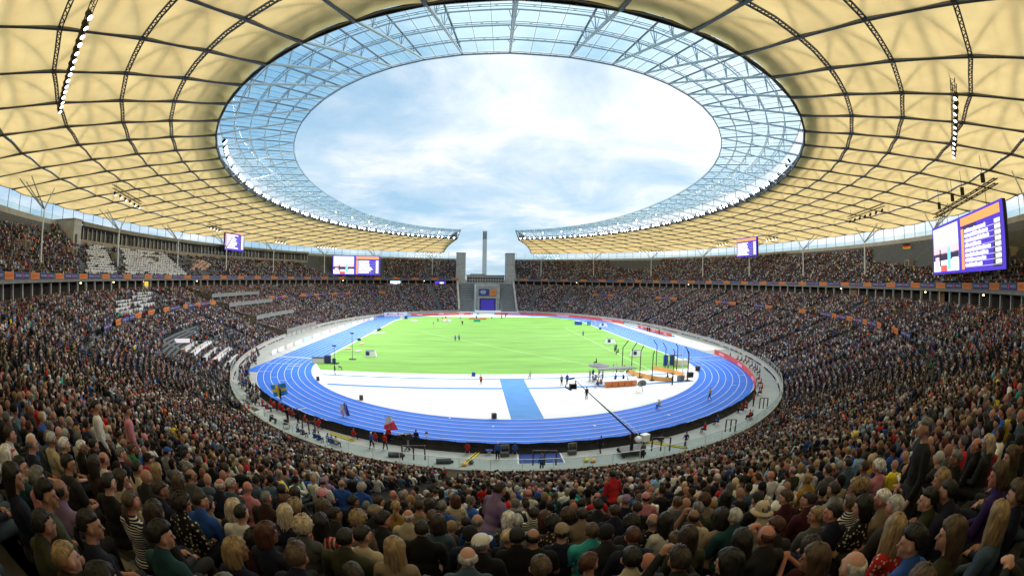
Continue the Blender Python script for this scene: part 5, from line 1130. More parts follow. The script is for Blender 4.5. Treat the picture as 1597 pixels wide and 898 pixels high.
# tile, u, v, fem, pose, turn, hair, top, extras, label
PEOPLE = [
('A', 62, 22, 0, 'lap', 'c', ('short', 'brown'), ('long', 'white'), {}, 'brown-haired man in loose white shirt in profile near the far left edge'),
('A', 200, 78, 0, 'lap', 'c', ('fringe', 'grey'), ('short', 'navy'), {'spec': 1, 'skin': 1}, 'bald elderly man with glasses in navy shirt at far left'),
('A', 322, 50, 0, 'lap', 'c', ('short', 'silver'), ('short', 'cream'), {'spec': 1}, 'grey-haired man with glasses in cream shirt beside a white-haired woman'),
('A', 402, 84, 1, 'lap', 'c', ('short', 'white'), ('short', 'olive'), {}, 'white-haired woman in olive top beside man in cream shirt'),
('A', 510, 100, 1, 'lap', 'r', ('short', 'white'), ('long', 'black'), {}, 'woman with short white hair in black top turned to the right'),
('A', 585, 85, 0, 'lap', 'c', ('bun', 'black'), ('long', 'black'), {}, 'black-haired person with bun in black beside short white-haired woman'),
('A', 85, 290, 1, 'lap', 'r', ('long', 'dark'), ('short', 'navy'), {}, 'woman with very long dark hair in navy top, lowest left corner'),
('A', 290, 400, 0, 'lap', 'r', ('quiff', 'black'), ('short', 'greygreen'), {'skin': 2}, 'young man with thick black hair in grey-green t-shirt in profile'),
('A', 428, 205, 0, 'lap', 'r', ('short', 'dark'), ('short', 'charcoal'), {'spec': 1}, 'man with dark hair and glasses in charcoal shirt above the young man'),
('A', 678, 325, 0, 'stout', 'r', ('short', 'dark'), ('short', 'black'), {'spec': 1}, 'stout man with dark hair and glasses in black shirt, left part'),
('A', 560, 590, 1, 'lap', 'r', ('tail', 'black'), ('short', 'navy'), {'skin': 2}, 'woman with huge dark curly ponytail in navy, bottom left'),
('A', 818, 440, 1, 'lap', 'c', ('tail', 'lightbrown'), ('short', 'navy'), {'pattern': 'stripes'}, 'woman with light brown ponytail in navy and white striped shirt'),
('A', 1005, 655, 0, 'lap', 'r', ('quiff', 'black'), ('long', 'darkteal'), {'skin': 0}, 'black-haired young man in dark teal sweater with pale collar, bottom row'),
('A', 755, 300, 1, 'lap', 'r', ('bob', 'brown'), ('long', 'cream'), {'spec': 1}, 'brown-haired woman with glasses in cream top behind the striped shirt woman'),
('A', 910, 285, 0, 'lap', 'c', None, ('long', 'charcoal'), {}, 'bald man in charcoal jacket seen from behind, left part'),
('A', 975, 245, 1, 'lap', 'c', ('bob', 'blonde'), ('short', 'grey'), {}, 'woman with short blonde hair beside the bald charcoal jacket man'),
('A', 1000, 370, 0, 'lap', 'r', ('short', 'brown'), ('long', 'navy'), {}, 'brown-haired man in thick navy hoodie in profile'),
('A', 1135, 450, 1, 'lap', 'r', ('curly', 'brown'), ('long', 'black'), {'pattern': 'dots'}, 'woman with curly brown hair in black patterned blouse'),
('A', 1250, 435, 0, 'lap', 'r', ('crop', 'brown'), ('long', 'blue'), {}, 'man with cropped brown hair in bright blue sweater'),
('A', 1115, 315, 1, 'lap', 'c', ('bob', 'lightbrown'), ('short', 'charcoal'), {}, 'woman with light brown bob in front of the curly-haired woman'),
('A', 1190, 275, 0, 'lap', 'r', ('fringe', 'brown'), ('short', 'grey'), {'spec': 1}, 'balding man with glasses in grey shirt, left part'),
('A', 1455, 480, 1, 'lap', 'c', ('bob', 'pale'), ('long', 'navy'), {}, 'woman with pale blond bob next to man in white t-shirt'),
('A', 1505, 510, 0, 'stout', 'r', ('crop', 'dark'), ('short', 'white'), {'spec': 1, 'skin': 1}, 'stout man with shaved head and glasses in white t-shirt'),
('A', 1370, 335, 0, 'lap', 'c', ('fringe', 'silver'), ('long', 'navy'), {}, 'man with thin silver hair in navy jacket, left of centre'),
('A', 1440, 330, 0, 'lap', 'r', ('short', 'silver'), ('short', 'greyblue'), {}, 'silver-haired man in grey-blue shirt beside thin-haired man'),
('A', 1540, 350, 0, 'lap', 'c', None, ('short', 'pink'), {'skin': 5}, 'bald man in pink shirt behind the white t-shirt man'),
('A', 965, 510, 1, 'lap', 'c', ('bob', 'brown'), ('long', 'charcoal'), {}, 'brown-haired woman squeezed beside the navy and white stripes'),
('A', 755, 140, 0, 'lap', 'r', ('short', 'grey'), ('short', 'navy'), {}, 'grey-haired man in profile in navy polo, upper left'),
('A', 825, 110, 0, 'lap', 'r', ('short', 'lightbrown'), ('short', 'green'), {}, 'light-haired man in green shirt, upper left'),
('A', 920, 175, 0, 'lap', 'c', ('short', 'dark'), ('short', 'red'), {'cap': ('cap', 'black')}, 'person in dark cap and red shirt, left part'),
('A', 1040, 128, 0, 'lap', 'c', ('short', 'dark'), ('long', 'lightgrey'), {'cap': ('cap', 'blue')}, 'person in blue cap and light grey jacket, left part'),
('A', 645, 175, 0, 'lap', 'c', ('fringe', 'auburn'), ('short', 'white'), {'spec': 1, 'skin': 5}, 'balding reddish-haired man with glasses in white shirt, left part'),
('A', 770, 75, 0, 'lap', 'c', ('fringe', 'grey'), ('long', 'charcoal'), {}, 'balding grey man in charcoal jacket behind the navy polo man'),
('A', 670, 48, 0, 'lap', 'c', ('short', 'silver'), ('long', 'black'), {}, 'silver-haired person in black jacket, upper left'),
('A', 590, 205, 1, 'lap', 'c', ('long', 'brown'), ('long', 'brown'), {}, 'woman with long brown hair in brown jacket, left part'),
('A', 855, 230, 1, 'lap', 'c', ('tail', 'black'), ('short', 'cream'), {}, 'woman with black ponytail in cream top, left part'),
('A', 1240, 185, 0, 'lap', 'c', ('short', 'grey'), ('long', 'black'), {}, 'grey-haired man in black jacket, upper left of centre'),
('A', 1160, 145, 0, 'lap', 'r', ('short', 'dark'), ('short', 'charcoal'), {'pattern': 'stripes'}, 'dark-haired man in charcoal striped shirt, upper left'),
('A', 1320, 208, 0, 'lap', 'c', ('short', 'black'), ('long', 'black'), {}, 'black-haired person in black jacket beside the grey-haired man'),
('A', 1410, 235, 0, 'lap', 'c', ('short', 'dark'), ('short', 'red'), {}, 'dark-haired man in red shirt, left of centre'),
('B', 70, 640, 1, 'lap', 'r', ('bob', 'auburn'), ('long', 'navy'), {'spec': 1}, 'woman with auburn bob and glasses in navy, bottom left of centre'),
('B', 60, 415, 0, 'stout', 'r', ('crop', 'grey'), ('long', 'brown'), {'spec': 1, 'skin': 5}, 'stout man with shaved head and glasses in brown jacket'),
('B', 180, 510, 1, 'lap', 'c', ('long', 'pale'), ('long', 'navy'), {}, 'woman with long pale blond hair in navy jacket, left of centre'),
('B', 238, 470, 1, 'lap', 'c', ('curly', 'blonde'), ('long', 'charcoal'), {}, 'woman with curly blonde hair beside the pale blond woman'),
('B', 255, 785, 0, 'lap', 'c', ('quiff', 'lightbrown'), ('long', 'navy'), {}, 'man with tousled light brown hair in navy, very bottom left of centre'),
('B', 400, 570, 1, 'lap', 'c', ('long', 'black'), ('long', 'red'), {'pattern': 'plaid'}, 'woman with long black hair in red plaid shirt'),
('B', 490, 520, 0, 'lap', 'r', ('crop', 'dark'), ('long', 'charcoal'), {}, 'man with cropped dark hair beside the plaid shirt'),
('B', 555, 670, 0, 'stout', 'c', ('short', 'black'), ('long', 'olive'), {}, 'black-haired broad man in olive jacket seen from behind'),
('B', 665, 650, 1, 'lap', 'r', ('short', 'dark'), ('short', 'cream'), {'spec': 1}, 'woman with short dark hair and glasses in cream top'),
('B', 290, 590, 1, 'lap', 'c', ('curly', 'pale'), ('long', 'grey'), {}, 'woman with curly pale hair in grey below the pale blond woman'),
('B', 630, 545, 1, 'lap', 'c', ('curly', 'blonde'), ('long', 'beige'), {}, 'person with curly blonde hair in beige, left of centre'),
('B', 735, 500, 0, 'lap', 'r', ('short', 'grey'), ('long', 'charcoal'), {'cap': ('flat', 'beige'), 'spec': 1}, 'man in beige flat cap and charcoal coat'),
('B', 605, 440, 0, 'lap', 'r', ('short', 'black'), ('long', 'black'), {}, 'black-haired man in black jacket behind curly blonde person'),
('B', 790, 555, 0, 'lap', 'r', ('quiff', 'black'), ('long', 'charcoal'), {}, 'man with thick black hair in charcoal below the flat cap'),
('B', 860, 730, 1, 'lap', 'c', ('long', 'blonde'), ('long', 'beige'), {}, 'woman with long wavy blonde hair in beige hooded jacket'),
('B', 1030, 610, 0, 'stout', 'r', ('short', 'dark'), ('long', 'black'), {'spec': 1}, 'broad dark-haired man with glasses in black printed jacket'),
('B', 1132, 570, 1, 'lap', 'c', ('bob', 'brown'), ('short', 'greyblue'), {}, 'woman with brown bob in grey-blue shirt, centre left'),
('B', 945, 530, 0, 'lap', 'c', ('fringe', 'silver'), ('long', 'cream'), {'skin': 5}, 'balding silver-haired man in cream jacket, centre left'),
('B', 1155, 465, 0, 'lap', 'c', ('short', 'grey'), ('short', 'blue'), {'spec': 1}, 'grey-haired man with glasses in blue shirt, centre left'),
('B', 1375, 560, 0, 'lap', 'c', ('fringe', 'grey'), ('short', 'blue'), {'skin': 0}, 'balding grey man in blue polo shirt seen from behind, centre'),
('B', 1330, 650, 0, 'lap', 'c', ('short', 'black'), ('long', 'navy'), {'cap': ('cap', 'black')}, 'person in black cap and navy jacket below the blue polo man'),
('B', 1315, 790, 0, 'lap', 'c', ('fringe', 'silver'), ('long', 'greyblue'), {'skin': 1}, 'bald old man with silver fringe in grey-blue at the bottom centre'),
('B', 1400, 705, 0, 'lap', 'r', ('short', 'grey'), ('long', 'black'), {'cap': ('cap', 'white')}, 'person in bright white cap and black jacket, bottom centre'),
('B', 1570, 545, 1, 'lap', 'c', ('bob', 'white'), ('long', 'grey'), {'pattern': 'dots'}, 'white-haired woman in grey patterned jacket, centre'),
('B', 410, 400, 1, 'lap', 'c', ('tail', 'dark'), ('long', 'black'), {'cap': ('cap', 'pink')}, 'person in pale pink cap and black jacket, left of centre'),
('B', 415, 315, 0, 'lap', 'c', ('short', 'brown'), ('short', 'white'), {'cap': ('cap', 'lilac')}, 'person in lilac cap and white shirt, left of centre'),
('B', 655, 345, 1, 'lap', 'c', ('curly', 'silver'), ('short', 'blue'), {}, 'person with curly silver hair in blue shirt, left of centre'),
('B', 530, 325, 0, 'lap', 'c', ('fringe', 'grey'), ('short', 'blue'), {'skin': 5}, 'balding man in blue shirt beside the curly silver-haired person'),
('B', 410, 465, 1, 'lap', 'c', ('bob', 'lightbrown'), ('long', 'black'), {}, 'woman with light brown bob in black behind the plaid shirt'),
('B', 850, 395, 0, 'lap', 'c', None, ('short', 'charcoal'), {'skin': 5}, 'pink-headed bald man in charcoal shirt, centre left'),
('B', 905, 400, 0, 'lap', 'c', ('crop', 'grey'), ('short', 'navy'), {}, 'man with cropped grey hair in navy next to pink-headed bald man'),
('B', 1012, 465, 0, 'lap', 'c', ('short', 'brown'), ('short', 'beige'), {}, 'brown-haired man in beige shirt, centre left'),
('B', 765, 440, 0, 'lap', 'r', ('short', 'brown'), ('long', 'black'), {'spec': 1}, 'brown-haired man with glasses in black above the flat cap'),
('B', 240, 385, 1, 'lap', 'c', ('bob', 'brown'), ('long', 'charcoal'), {}, 'woman with brown bob in charcoal above the curly blonde woman'),
('B', 160, 365, 0, 'lap', 'c', ('short', 'dark'), ('short', 'charcoal'), {}, 'dark-haired man in charcoal t-shirt above the pale blond woman'),
('B', 868, 470, 1, 'lap', 'c', ('tail', 'blonde'), ('short', 'mustard'), {}, 'girl with blonde ponytail in mustard top, centre left'),
('B', 1075, 455, 1, 'lap', 'c', ('bob', 'brown'), ('short', 'pink'), {}, 'woman with brown bob in pink top, centre left'),
('B', 1240, 430, 1, 'lap', 'c', ('bob', 'auburn'), ('short', 'cream'), {}, 'woman with auburn bob in cream top, centre'),
('C', 125, 660, 0, 'stout', 'c', ('fringe', 'dark'), ('short', 'black'), {'skin': 2}, 'broad man with dark hair round a bald spot in black t-shirt'),
('C', 303, 630, 0, 'lap', 'c', ('short', 'brown'), ('short', 'navy'), {'cap': ('cap', 'beige')}, 'person in beige baseball cap and navy t-shirt, centre'),
('C', 492, 625, 0, 'stout', 'c', ('short', 'lightbrown'), ('long', 'teal'), {'strap': 1}, 'broad person in bright teal shirt with brown shoulder strap'),
('C', 170, 850, 1, 'lap', 'c', ('short', 'lightbrown'), ('long', 'navy'), {}, 'light brown-haired person in navy at the very bottom below bald spot'),
('C', 583, 640, 0, 'lap', 'r', ('short', 'black'), ('long', 'charcoal'), {'cap': ('cap', 'black')}, 'person in black cap and charcoal beside the teal shirt'),
('C', 745, 655, 0, 'lap', 'c', ('short', 'auburn'), ('long', 'navy'), {}, 'person with smooth auburn hair in navy, right of the teal shirt'),
('C', 870, 560, 0, 'stout', 'c', ('fringe', 'grey'), ('short', 'black'), {'pattern': 'dots'}, 'bald-topped broad man in black floral shirt'),
('C', 735, 795, 1, 'lap', 'c', ('short', 'black'), ('long', 'cream'), {}, 'person with big round black hair in cream top at the bottom'),
('C', 1030, 805, 0, 'camera', 'c', ('quiff', 'brown'), ('long', 'charcoal'), {}, 'brown-haired person in charcoal raising both hands at the bottom'),
('C', 1090, 655, 1, 'lap', 'c', ('long', 'brown'), ('long', 'olive'), {}, 'woman with long brown hair in olive, right of the floral shirt'),
('C', 1122, 535, 0, 'camera', 'c', ('fringe', 'dark'), ('short', 'cream'), {}, 'man with bald spot in cream t-shirt holding up a camera'),
('C', 950, 560, 1, 'lap', 'c', ('long', 'dark'), ('long', 'white'), {}, 'woman with long dark hair in white beside the floral shirt'),
('C', 1380, 535, 0, 'stout', 'c', ('short', 'silver'), ('long', 'darkteal'), {}, 'silver-haired broad man in dark teal rain jacket'),
('C', 1548, 490, 1, 'lap', 'l', ('short', 'grey'), ('long', 'cream'), {'cap': ('bucket', 'cream')}, 'person in cream bucket hat and cream shirt'),
('C', 1420, 685, 1, 'lap', 'c', ('long', 'dark'), ('long', 'black'), {}, 'woman with long dark hair in black below the teal rain jacket'),
('C', 1340, 825, 1, 'lap', 'l', ('long', 'black'), ('long', 'charcoal'), {}, 'woman with long black hair in charcoal at the bottom, right part'),
('C', 1575, 655, 0, 'camera', 'c', ('fringe', 'auburn'), ('long', 'charcoal'), {'skin': 5}, 'ruddy balding man in charcoal holding up a phone'),
('C', 1300, 535, 0, 'lap', 'c', ('bob', 'dark'), ('short', 'beige'), {}, 'person with dark bob in beige left of the rain jacket'),
('C', 1020, 445, 1, 'lap', 'c', ('bun', 'lightbrown'), ('short', 'grey'), {}, 'woman with light brown bun in grey, right of centre'),
('C', 1150, 485, 0, 'lap', 'c', ('short', 'grey'), ('long', 'olive'), {}, 'grey-haired man in olive jacket, right of centre'),
('C', 735, 575, 1, 'lap', 'c', ('curly', 'dark'), ('long', 'charcoal'), {}, 'woman with curly dark hair in charcoal, centre right'),
('C', 428, 520, 0, 'stout', 'c', ('short', 'brown'), ('long', 'beige'), {}, 'broad brown-haired man in beige jacket above the teal shirt'),
('C', 340, 520, 0, 'lap', 'c', ('curly', 'lightbrown'), ('long', 'navy'), {}, 'person with curly light brown hair in navy, centre'),
('C', 632, 500, 0, 'stout', 'l', ('short', 'brown'), ('long', 'navy'), {'spec': 1}, 'broad brown-haired man with glasses in navy, centre right'),
('C', 25, 560, 1, 'lap', 'c', ('short', 'silver'), ('short', 'lightgrey'), {}, 'silver-haired person in light grey, exact centre'),
('C', 430, 450, 0, 'lap', 'r', ('short', 'dark'), ('long', 'navy'), {'spec': 1}, 'dark-haired man with glasses in navy turned right, centre'),
('C', 200, 540, 1, 'lap', 'c', ('bob', 'auburn'), ('long', 'black'), {}, 'woman with auburn bob in black, centre'),
('C', 130, 512, 0, 'lap', 'c', ('short', 'brown'), ('long', 'darkteal'), {'pattern': 'stripes'}, 'brown-haired person in dark teal striped jacket, centre'),
('C', 250, 575, 1, 'lap', 'c', ('curly', 'dark'), ('long', 'brown'), {'pattern': 'dots'}, 'person with curly dark hair in brown patterned jacket, centre'),
('C', 25, 660, 0, 'lap', 'c', ('short', 'black'), ('long', 'black'), {'cap': ('cap', 'charcoal')}, 'person in charcoal cap and black jacket left of the bald spot man'),
('C', 770, 475, 0, 'lap', 'c', ('short', 'brown'), ('short', 'black'), {}, 'brown-haired man in black t-shirt, centre right'),
('C', 825, 415, 0, 'lap', 'c', ('short', 'brown'), ('short', 'pink'), {'cap': ('cap', 'pink')}, 'person in pink cap and pink shirt, right of centre'),
('C', 705, 430, 0, 'lap', 'c', ('short', 'grey'), ('short', 'navy'), {'cap': ('cap', 'lilac')}, 'person in lilac cap and navy shirt, right of centre'),
('C', 97, 390, 0, 'lap', 'c', ('short', 'grey'), ('short', 'white'), {'cap': ('cap', 'pink')}, 'person in pale pink cap and white shirt, centre'),
('C', 1190, 430, 1, 'lap', 'c', ('curly', 'auburn'), ('long', 'beige'), {}, 'woman with curly auburn hair in beige, right of centre'),
('C', 1325, 410, 1, 'lap', 'c', ('long', 'black'), ('long', 'grey'), {}, 'woman with long black hair in grey, right of centre'),
('C', 1520, 425, 0, 'lap', 'c', ('short', 'dark'), ('long', 'black'), {'cap': ('cap', 'charcoal')}, 'person in charcoal cap and black above the bucket hat'),
('C', 530, 462, 0, 'lap', 'c', ('quiff', 'dark'), ('long', 'charcoal'), {}, 'person with thick dark hair in charcoal, centre right'),
('C', 525, 408, 0, 'lap', 'c', ('fringe', 'auburn'), ('short', 'red'), {'skin': 5}, 'balding ruddy man in red shirt, centre right'),
('D', 528, 850, 0, 'stout', 'c', ('fringe', 'silver'), ('long', 'navy'), {'skin': 1}, 'big bald pink head with silver fringe at the very bottom right'),
('D', 290, 800, 1, 'lap', 'l', ('long', 'lightbrown'), ('short', 'black'), {}, 'woman with long smooth light brown hair in black, bottom right'),
('D', 405, 510, 0, 'lap', 'l', ('crop', 'dark'), ('long', 'navy'), {}, 'man with cropped dark hair in navy jacket, right part'),
('D', 250, 430, 0, 'lap', 'l', ('short', 'brown'), ('long', 'maroon'), {}, 'brown-haired man in maroon hoodie'),
('D', 112, 415, 0, 'lap', 'l', ('quiff', 'lightbrown'), ('long', 'maroon'), {}, 'boy with tousled light brown hair in maroon beside the hoodie'),
('D', 550, 350, 1, 'lap', 'l', ('curly', 'blonde'), ('long', 'charcoal'), {}, 'woman with curly blonde hair in charcoal, right part'),
('D', 590, 475, 1, 'lap', 'l', ('bob', 'black'), ('short', 'black'), {'pattern': 'dots'}, 'woman with black bob in black and cream patterned top'),
('D', 790, 475, 0, 'stout', 'l', ('short', 'silver'), ('long', 'charcoal'), {'skin': 5}, 'broad silver-haired man in charcoal jacket turned left'),
('D', 710, 430, 0, 'lap', 'l', ('short', 'white'), ('long', 'beige'), {}, 'white-haired man in beige beside the charcoal jacket'),
('D', 900, 700, 0, 'lap', 'l', ('quiff', 'black'), ('long', 'blue'), {}, 'boy with thick black hair in dark blue, bottom right'),
('D', 1140, 650, 1, 'lap', 'l', ('long', 'lightbrown'), ('short', 'olive'), {}, 'woman with very long straight light brown hair, bottom right'),
('D', 1165, 395, 0, 'chin', 'l', ('short', 'black'), ('long', 'navy'), {}, 'black-haired man in navy holding a hand to his face'),
('D', 1000, 430, 0, 'lap', 'l', ('short', 'black'), ('long', 'olive'), {}, 'black-haired person in olive left of the man with hand on face'),
('D', 1170, 175, 0, 'lap', 'l', ('short', 'grey'), ('long', 'black'), {}, 'grey-haired man in black in profile, far right'),
('D', 1435, 280, 1, 'lap', 'l', ('bob', 'lightbrown'), ('long', 'purple'), {}, 'woman with wavy light brown hair in purple jacket, far right'),
('D', 1080, 310, 1, 'lap', 'l', ('bob', 'blonde'), ('long', 'charcoal'), {}, 'woman with blonde bob in charcoal, far right'),
('D', 890, 290, 0, 'lap', 'c', ('short', 'dark'), ('long', 'navy'), {}, 'dark-haired person in navy above the silver-haired man'),
('D', 410, 365, 0, 'lap', 'c', ('short', 'brown'), ('long', 'lightgrey'), {}, 'brown-haired man in light grey jacket, right part'),
('D', 372, 243, 0, 'lap', 'c', ('short', 'brown'), ('short', 'grey'), {}, 'brown-haired man in grey t-shirt, right part'),
('D', 600, 225, 0, 'lap', 'c', ('short', 'brown'), ('short', 'blue'), {}, 'brown-haired man in blue t-shirt, right part'),
('D', 690, 222, 1, 'lap', 'l', ('curly', 'white'), ('short', 'pink'), {}, 'woman with curly white hair in pink top'),
('D', 45, 600, 0, 'lap', 'l', ('short', 'auburn'), ('long', 'charcoal'), {}, 'auburn-haired man in charcoal at the lower right'),
('D', 1300, 90, 0, 'lap', 'l', ('fringe', 'brown'), ('long', 'black'), {'skin': 5}, 'balding ruddy man in black, far right'),
('D', 1372, 75, 1, 'lap', 'l', ('long', 'pale'), ('long', 'charcoal'), {}, 'woman with long pale blond hair, far right'),
('D', 1515, 165, 1, 'lap', 'l', ('long', 'lightbrown'), ('long', 'olive'), {}, 'woman with long light brown hair in olive at the right edge'),
('D', 1575, 90, 0, 'lap', 'l', ('short', 'grey'), ('long', 'black'), {'cap': ('cap', 'black'), 'spec': 1}, 'man in black cap with glasses at the right edge'),
('D', 155, 245, 0, 'lap', 'c', ('fringe', 'grey'), ('short', 'olive'), {'skin': 5}, 'balding man in olive shirt, right part'),
('D', 22, 275, 0, 'lap', 'c', None, ('short', 'white'), {'skin': 5}, 'bald man in white shirt, right part'),
('D', 268, 243, 0, 'lap', 'c', ('short', 'dark'), ('short', 'lightgrey'), {'pattern': 'stripes'}, 'dark-haired person in light grey stripes, right part'),
('D', 246, 300, 1, 'lap', 'c', ('bun', 'blonde'), ('long', 'mustard'), {}, 'person with blonde bun in mustard jacket'),
('D', 497, 200, 0, 'lap', 'c', ('short', 'dark'), ('long', 'greyblue'), {}, 'dark-haired man in grey-blue jacket, right part'),
]
near_group = 'spectators seated in the nearest rows'
placed = []
def face_yaw(x, y, l):     # face the pitch: inward normal of the row
    n_ = nrm(D0, l); return math.atan2(n_[1], n_[0])-PI/2
used_labels = set()
for i, (t, u, v, fem, pose, turn, hair, top, ex, lab) in enumerate(PEOPLE):
    px, py = X(t, u, v); P, s, l = seat_at_px(px, py)
    yaw = face_yaw(P[0], P[1], l)+RNG.uniform(-.08, .08); z = P[2]-1.19
    c, s_ = math.cos(yaw), math.sin(yaw); ox, oy = 0, .03
    o = make_person(P[0]-(c*ox-s_*oy), P[1]-(s_*ox+c*oy), z, yaw, pose, fem, turn, hair, top, ex.get('pattern'), ex.get('cap'), ex.get('spec', False), ex.get('skin', i), 1.0, 'navy' if i % 2 else 'charcoal', lab, near_group, i, eyes=True)
    if ex.get('strap'):
        b = MB(); pts = [(-.10, -.165, 1.02), (-.04, -.172, .92), (.05, -.168, .78), (.14, -.15, .64)]; b.tube([(x_*1.15, y_*1.12, z_) for x_, y_, z_ in pts], .030, 6); b.build('shoulder_strap', mat('tan_leather', (.16, .05, .02), .6), o)
    used_labels.add(lab); placed.append((P[0], P[1], lab, px, py))
# people standing or half risen among the rows
for (px, py, dist_, pose, hair, top, lab, ty) in ((765, 768, 6.9, 'lean', ('short', 'brown'), 'lilac', 'brown-haired man in lilac shirt bending over among the seated crowd, centre', -.9),
                                 (960, 744, 11.5, 'lean', ('short', 'dark'), 'red', 'dark-haired person in red sweater bending over among the seated crowd', .3),
                                 (1446, 668, 5.6, 'stand', ('short', 'grey'), 'black', 'tall man in black jacket standing in the stairway, right part', .9),
                                 (148, 634, 9.5, 'stand', ('short', 'brown'), 'white', 'man in white t-shirt standing on the steps, left part', -.5), (197, 641, 10.5, 'stand', ('short', 'auburn'), 'pink', 'person in pale pink t-shirt standing on the steps, left part', -.5)):
    d = px_ray(px, py); P = CAM+d*dist_; s, l = s_of(P[:2]); yaw = face_yaw(P[0], P[1], l)+ty
    hz_ = 1.65 if pose == 'stand' else 1.17
    make_person(P[0], P[1], P[2]-hz_, yaw, pose, 0, 'c', hair, ('long', top), None, None, False, 1, 1.0, 'charcoal', lab, 'people standing in the stands', 1); placed.append((P[0], P[1], lab, px, py))
# fill the rest of the near seats
pl = np.array([[a, b_] for a, b_, *_ in placed])
seats = []
for j in range(NR+3, -1, -1):
    s = (j+.45)*PR; L_ = F0.L+(D0.L-F0.L)*s; step = .53/L_
    for l in np.arange(-.16, .16, step):
        p = lerp(l, s)+RNG.uniform(-.05, .05, 2); d = np.hypot(*(p-CAM[:2]))
        if d < 1.5 or d > 17: continue
        x, y, dd = project(np.array([[p[0], p[1], zf(s)+1.2]]))
        if not (-150 < x[0] < 1750 and 440 < y[0] < 1010) or (np.array([*p, zf(s)+1.2])-CAM)@CF < 0.02: continue
        seats.append((d, p[0], p[1], zf(j*PR), l, float(x[0]), float(y[0])))
seats.sort()
hs = ['short']*7+['crop']*2+['fringe']*3+['bob']*4+['long']*3+['tail']*2+['curly']*2+['quiff']*2+['bun']
hcs = ['black', 'dark', 'dark', 'brown', 'brown', 'lightbrown', 'lightbrown', 'auburn', 'blonde', 'pale', 'grey', 'grey', 'silver', 'white']
tcs = ['black']*5+['charcoal']*5+['navy']*6+['grey']*3+['lightgrey', 'white', 'white', 'cream', 'beige', 'beige', 'olive', 'brown', 'maroon', 'red', 'pink', 'blue', 'blue', 'lightblue', 'greyblue', 'greyblue', 'darkteal', 'green', 'mustard', 'lilac', 'greygreen']
n_auto = 0; NEAR_MAX = 70; taken = [tuple(q) for q in pl]; near_pts = list(taken)
for d, x, y, z, l, px, py in seats:
    if n_auto >= NEAR_MAX: break
    q = np.array(near_pts); 
    if (np.hypot(q[:, 0]-x, q[:, 1]-y) < .44).any(): continue
    fem = int(RNG.random() < .45); st = hs[RNG.integers(len(hs))]
    if not fem and st in ('bob', 'long', 'tail', 'bun'): st = 'short'
    if fem and st in ('fringe', 'crop'): st = 'bob'
    hcx = hcs[RNG.integers(len(hcs))]
    if st in ('long', 'tail') and hcx in ('grey', 'silver', 'white', 'pale'): hcx = 'blonde'
    if st == 'fringe' and hcx in ('blonde', 'pale', 'auburn', 'black'): hcx = 'grey'
    tc = tcs[RNG.integers(len(tcs))]; sl_ = 'long' if RNG.random() < .62 else 'short'; pose = 'lap' if RNG.random() < .8 else ['lean', 'clap', 'stout', 'lean'][RNG.integers(4)]
    if fem: pose = 'lap'
    near = sorted(placed, key=lambda a: (a[0]-x)**2+(a[1]-y)**2)
    base = f"{'woman' if fem else 'man'} with {HW[st]} {HCW.get(hcx, hcx)} hair in {CW.get(tc, tc)} {'jacket' if sl_ == 'long' else 't-shirt'}"
    lab = base; side = None
    if lab in used_labels or True:
        for nb in near[:6]:
            rel_ = 'left of' if px < nb[3]-12 else ('right of' if px > nb[3]+12 else ('behind' if py > nb[4] else 'in front of'))
            short = ' '.join(nb[2].replace(',', '').split()[:5]); cut = short.split()
            while cut and cut[-1] in ('in', 'and', 'with', 'of', 'the', 'a', 'very', 'long', 'to', 'beside', 'from', 'bright', 'dark', 'light', 'pale', 'short', 'light', 'navy', 'black', 'curly'): cut.pop()
            cand = f"{base} {rel_} {' '.join(cut)}"
            if len(cand.split()) > 16: cand = ' '.join(f"{'woman' if fem else 'man'} in {CW.get(tc, tc)}, {HCW.get(hcx, hcx)} hair, {rel_} {' '.join(cut)}".split())
            if cand not in used_labels and len(cand.split()) <= 16: lab = cand; break
    if lab in used_labels: continue
    used_labels.add(lab)
    yaw = face_yaw(x, y, l)+RNG.normal(0, .18)
    make_person(x, y, z+RNG.uniform(-.05, .02), yaw, pose, fem, 'clrccr'[RNG.integers(6)], (st, hcx), (sl_, tc), [None]*10+['stripes', 'dots', 'plaid'] and ([None]*10+['stripes', 'dots', 'plaid'])[RNG.integers(13)], None if RNG.random() > .05 else ('cap', ['white', 'navy', 'black', 'red'][RNG.integers(4)]), RNG.random() < .2, int(RNG.integers(6)), float(RNG.uniform(.95, 1.04)), ['navy', 'charcoal', 'black', 'greyblue'][RNG.integers(4)], lab, near_group, n_auto, eyes=d < 7)
    near_pts.append((x, y)); n_auto += 1
near_pts = np.array(near_pts)

# ------------------------------------------------------------------ the rest of the crowd: one object
def crowd_material():
    m = bpy.data.materials.new('crowd_clothes_hair_skin'); m.use_nodes = True; t = m.node_tree; p = t.nodes['Principled BSDF']; p.inputs['Roughness'].default_value = .85; p.inputs['Specular IOR Level'].default_value = .25
    pt = N(t, 'ShaderNodeAttribute', attribute_name='part'); sp = N(t, 'ShaderNodeSeparateColor'); L(t, pt.outputs['Color'], sp.inputs[0]); cur = None
    base = N(t, 'ShaderNodeAttribute', attribute_name='trousers', attribute_type='INSTANCER').outputs['Color']
    for nm, ch in (('shirt', 'Red'), ('skin', 'Green'), ('hair', 'Blue')):
        a = N(t, 'ShaderNodeAttribute', attribute_name=nm, attribute_type='INSTANCER'); x_ = N(t, 'ShaderNodeMixRGB'); L(t, sp.outputs[ch], x_.inputs[0]); L(t, base, x_.inputs[1]); L(t, a.outputs['Color'], x_.inputs[2]); base = x_.outputs[0]
    L(t, base, p.inputs['Base Color']); return m
m_crowd = crowd_material()
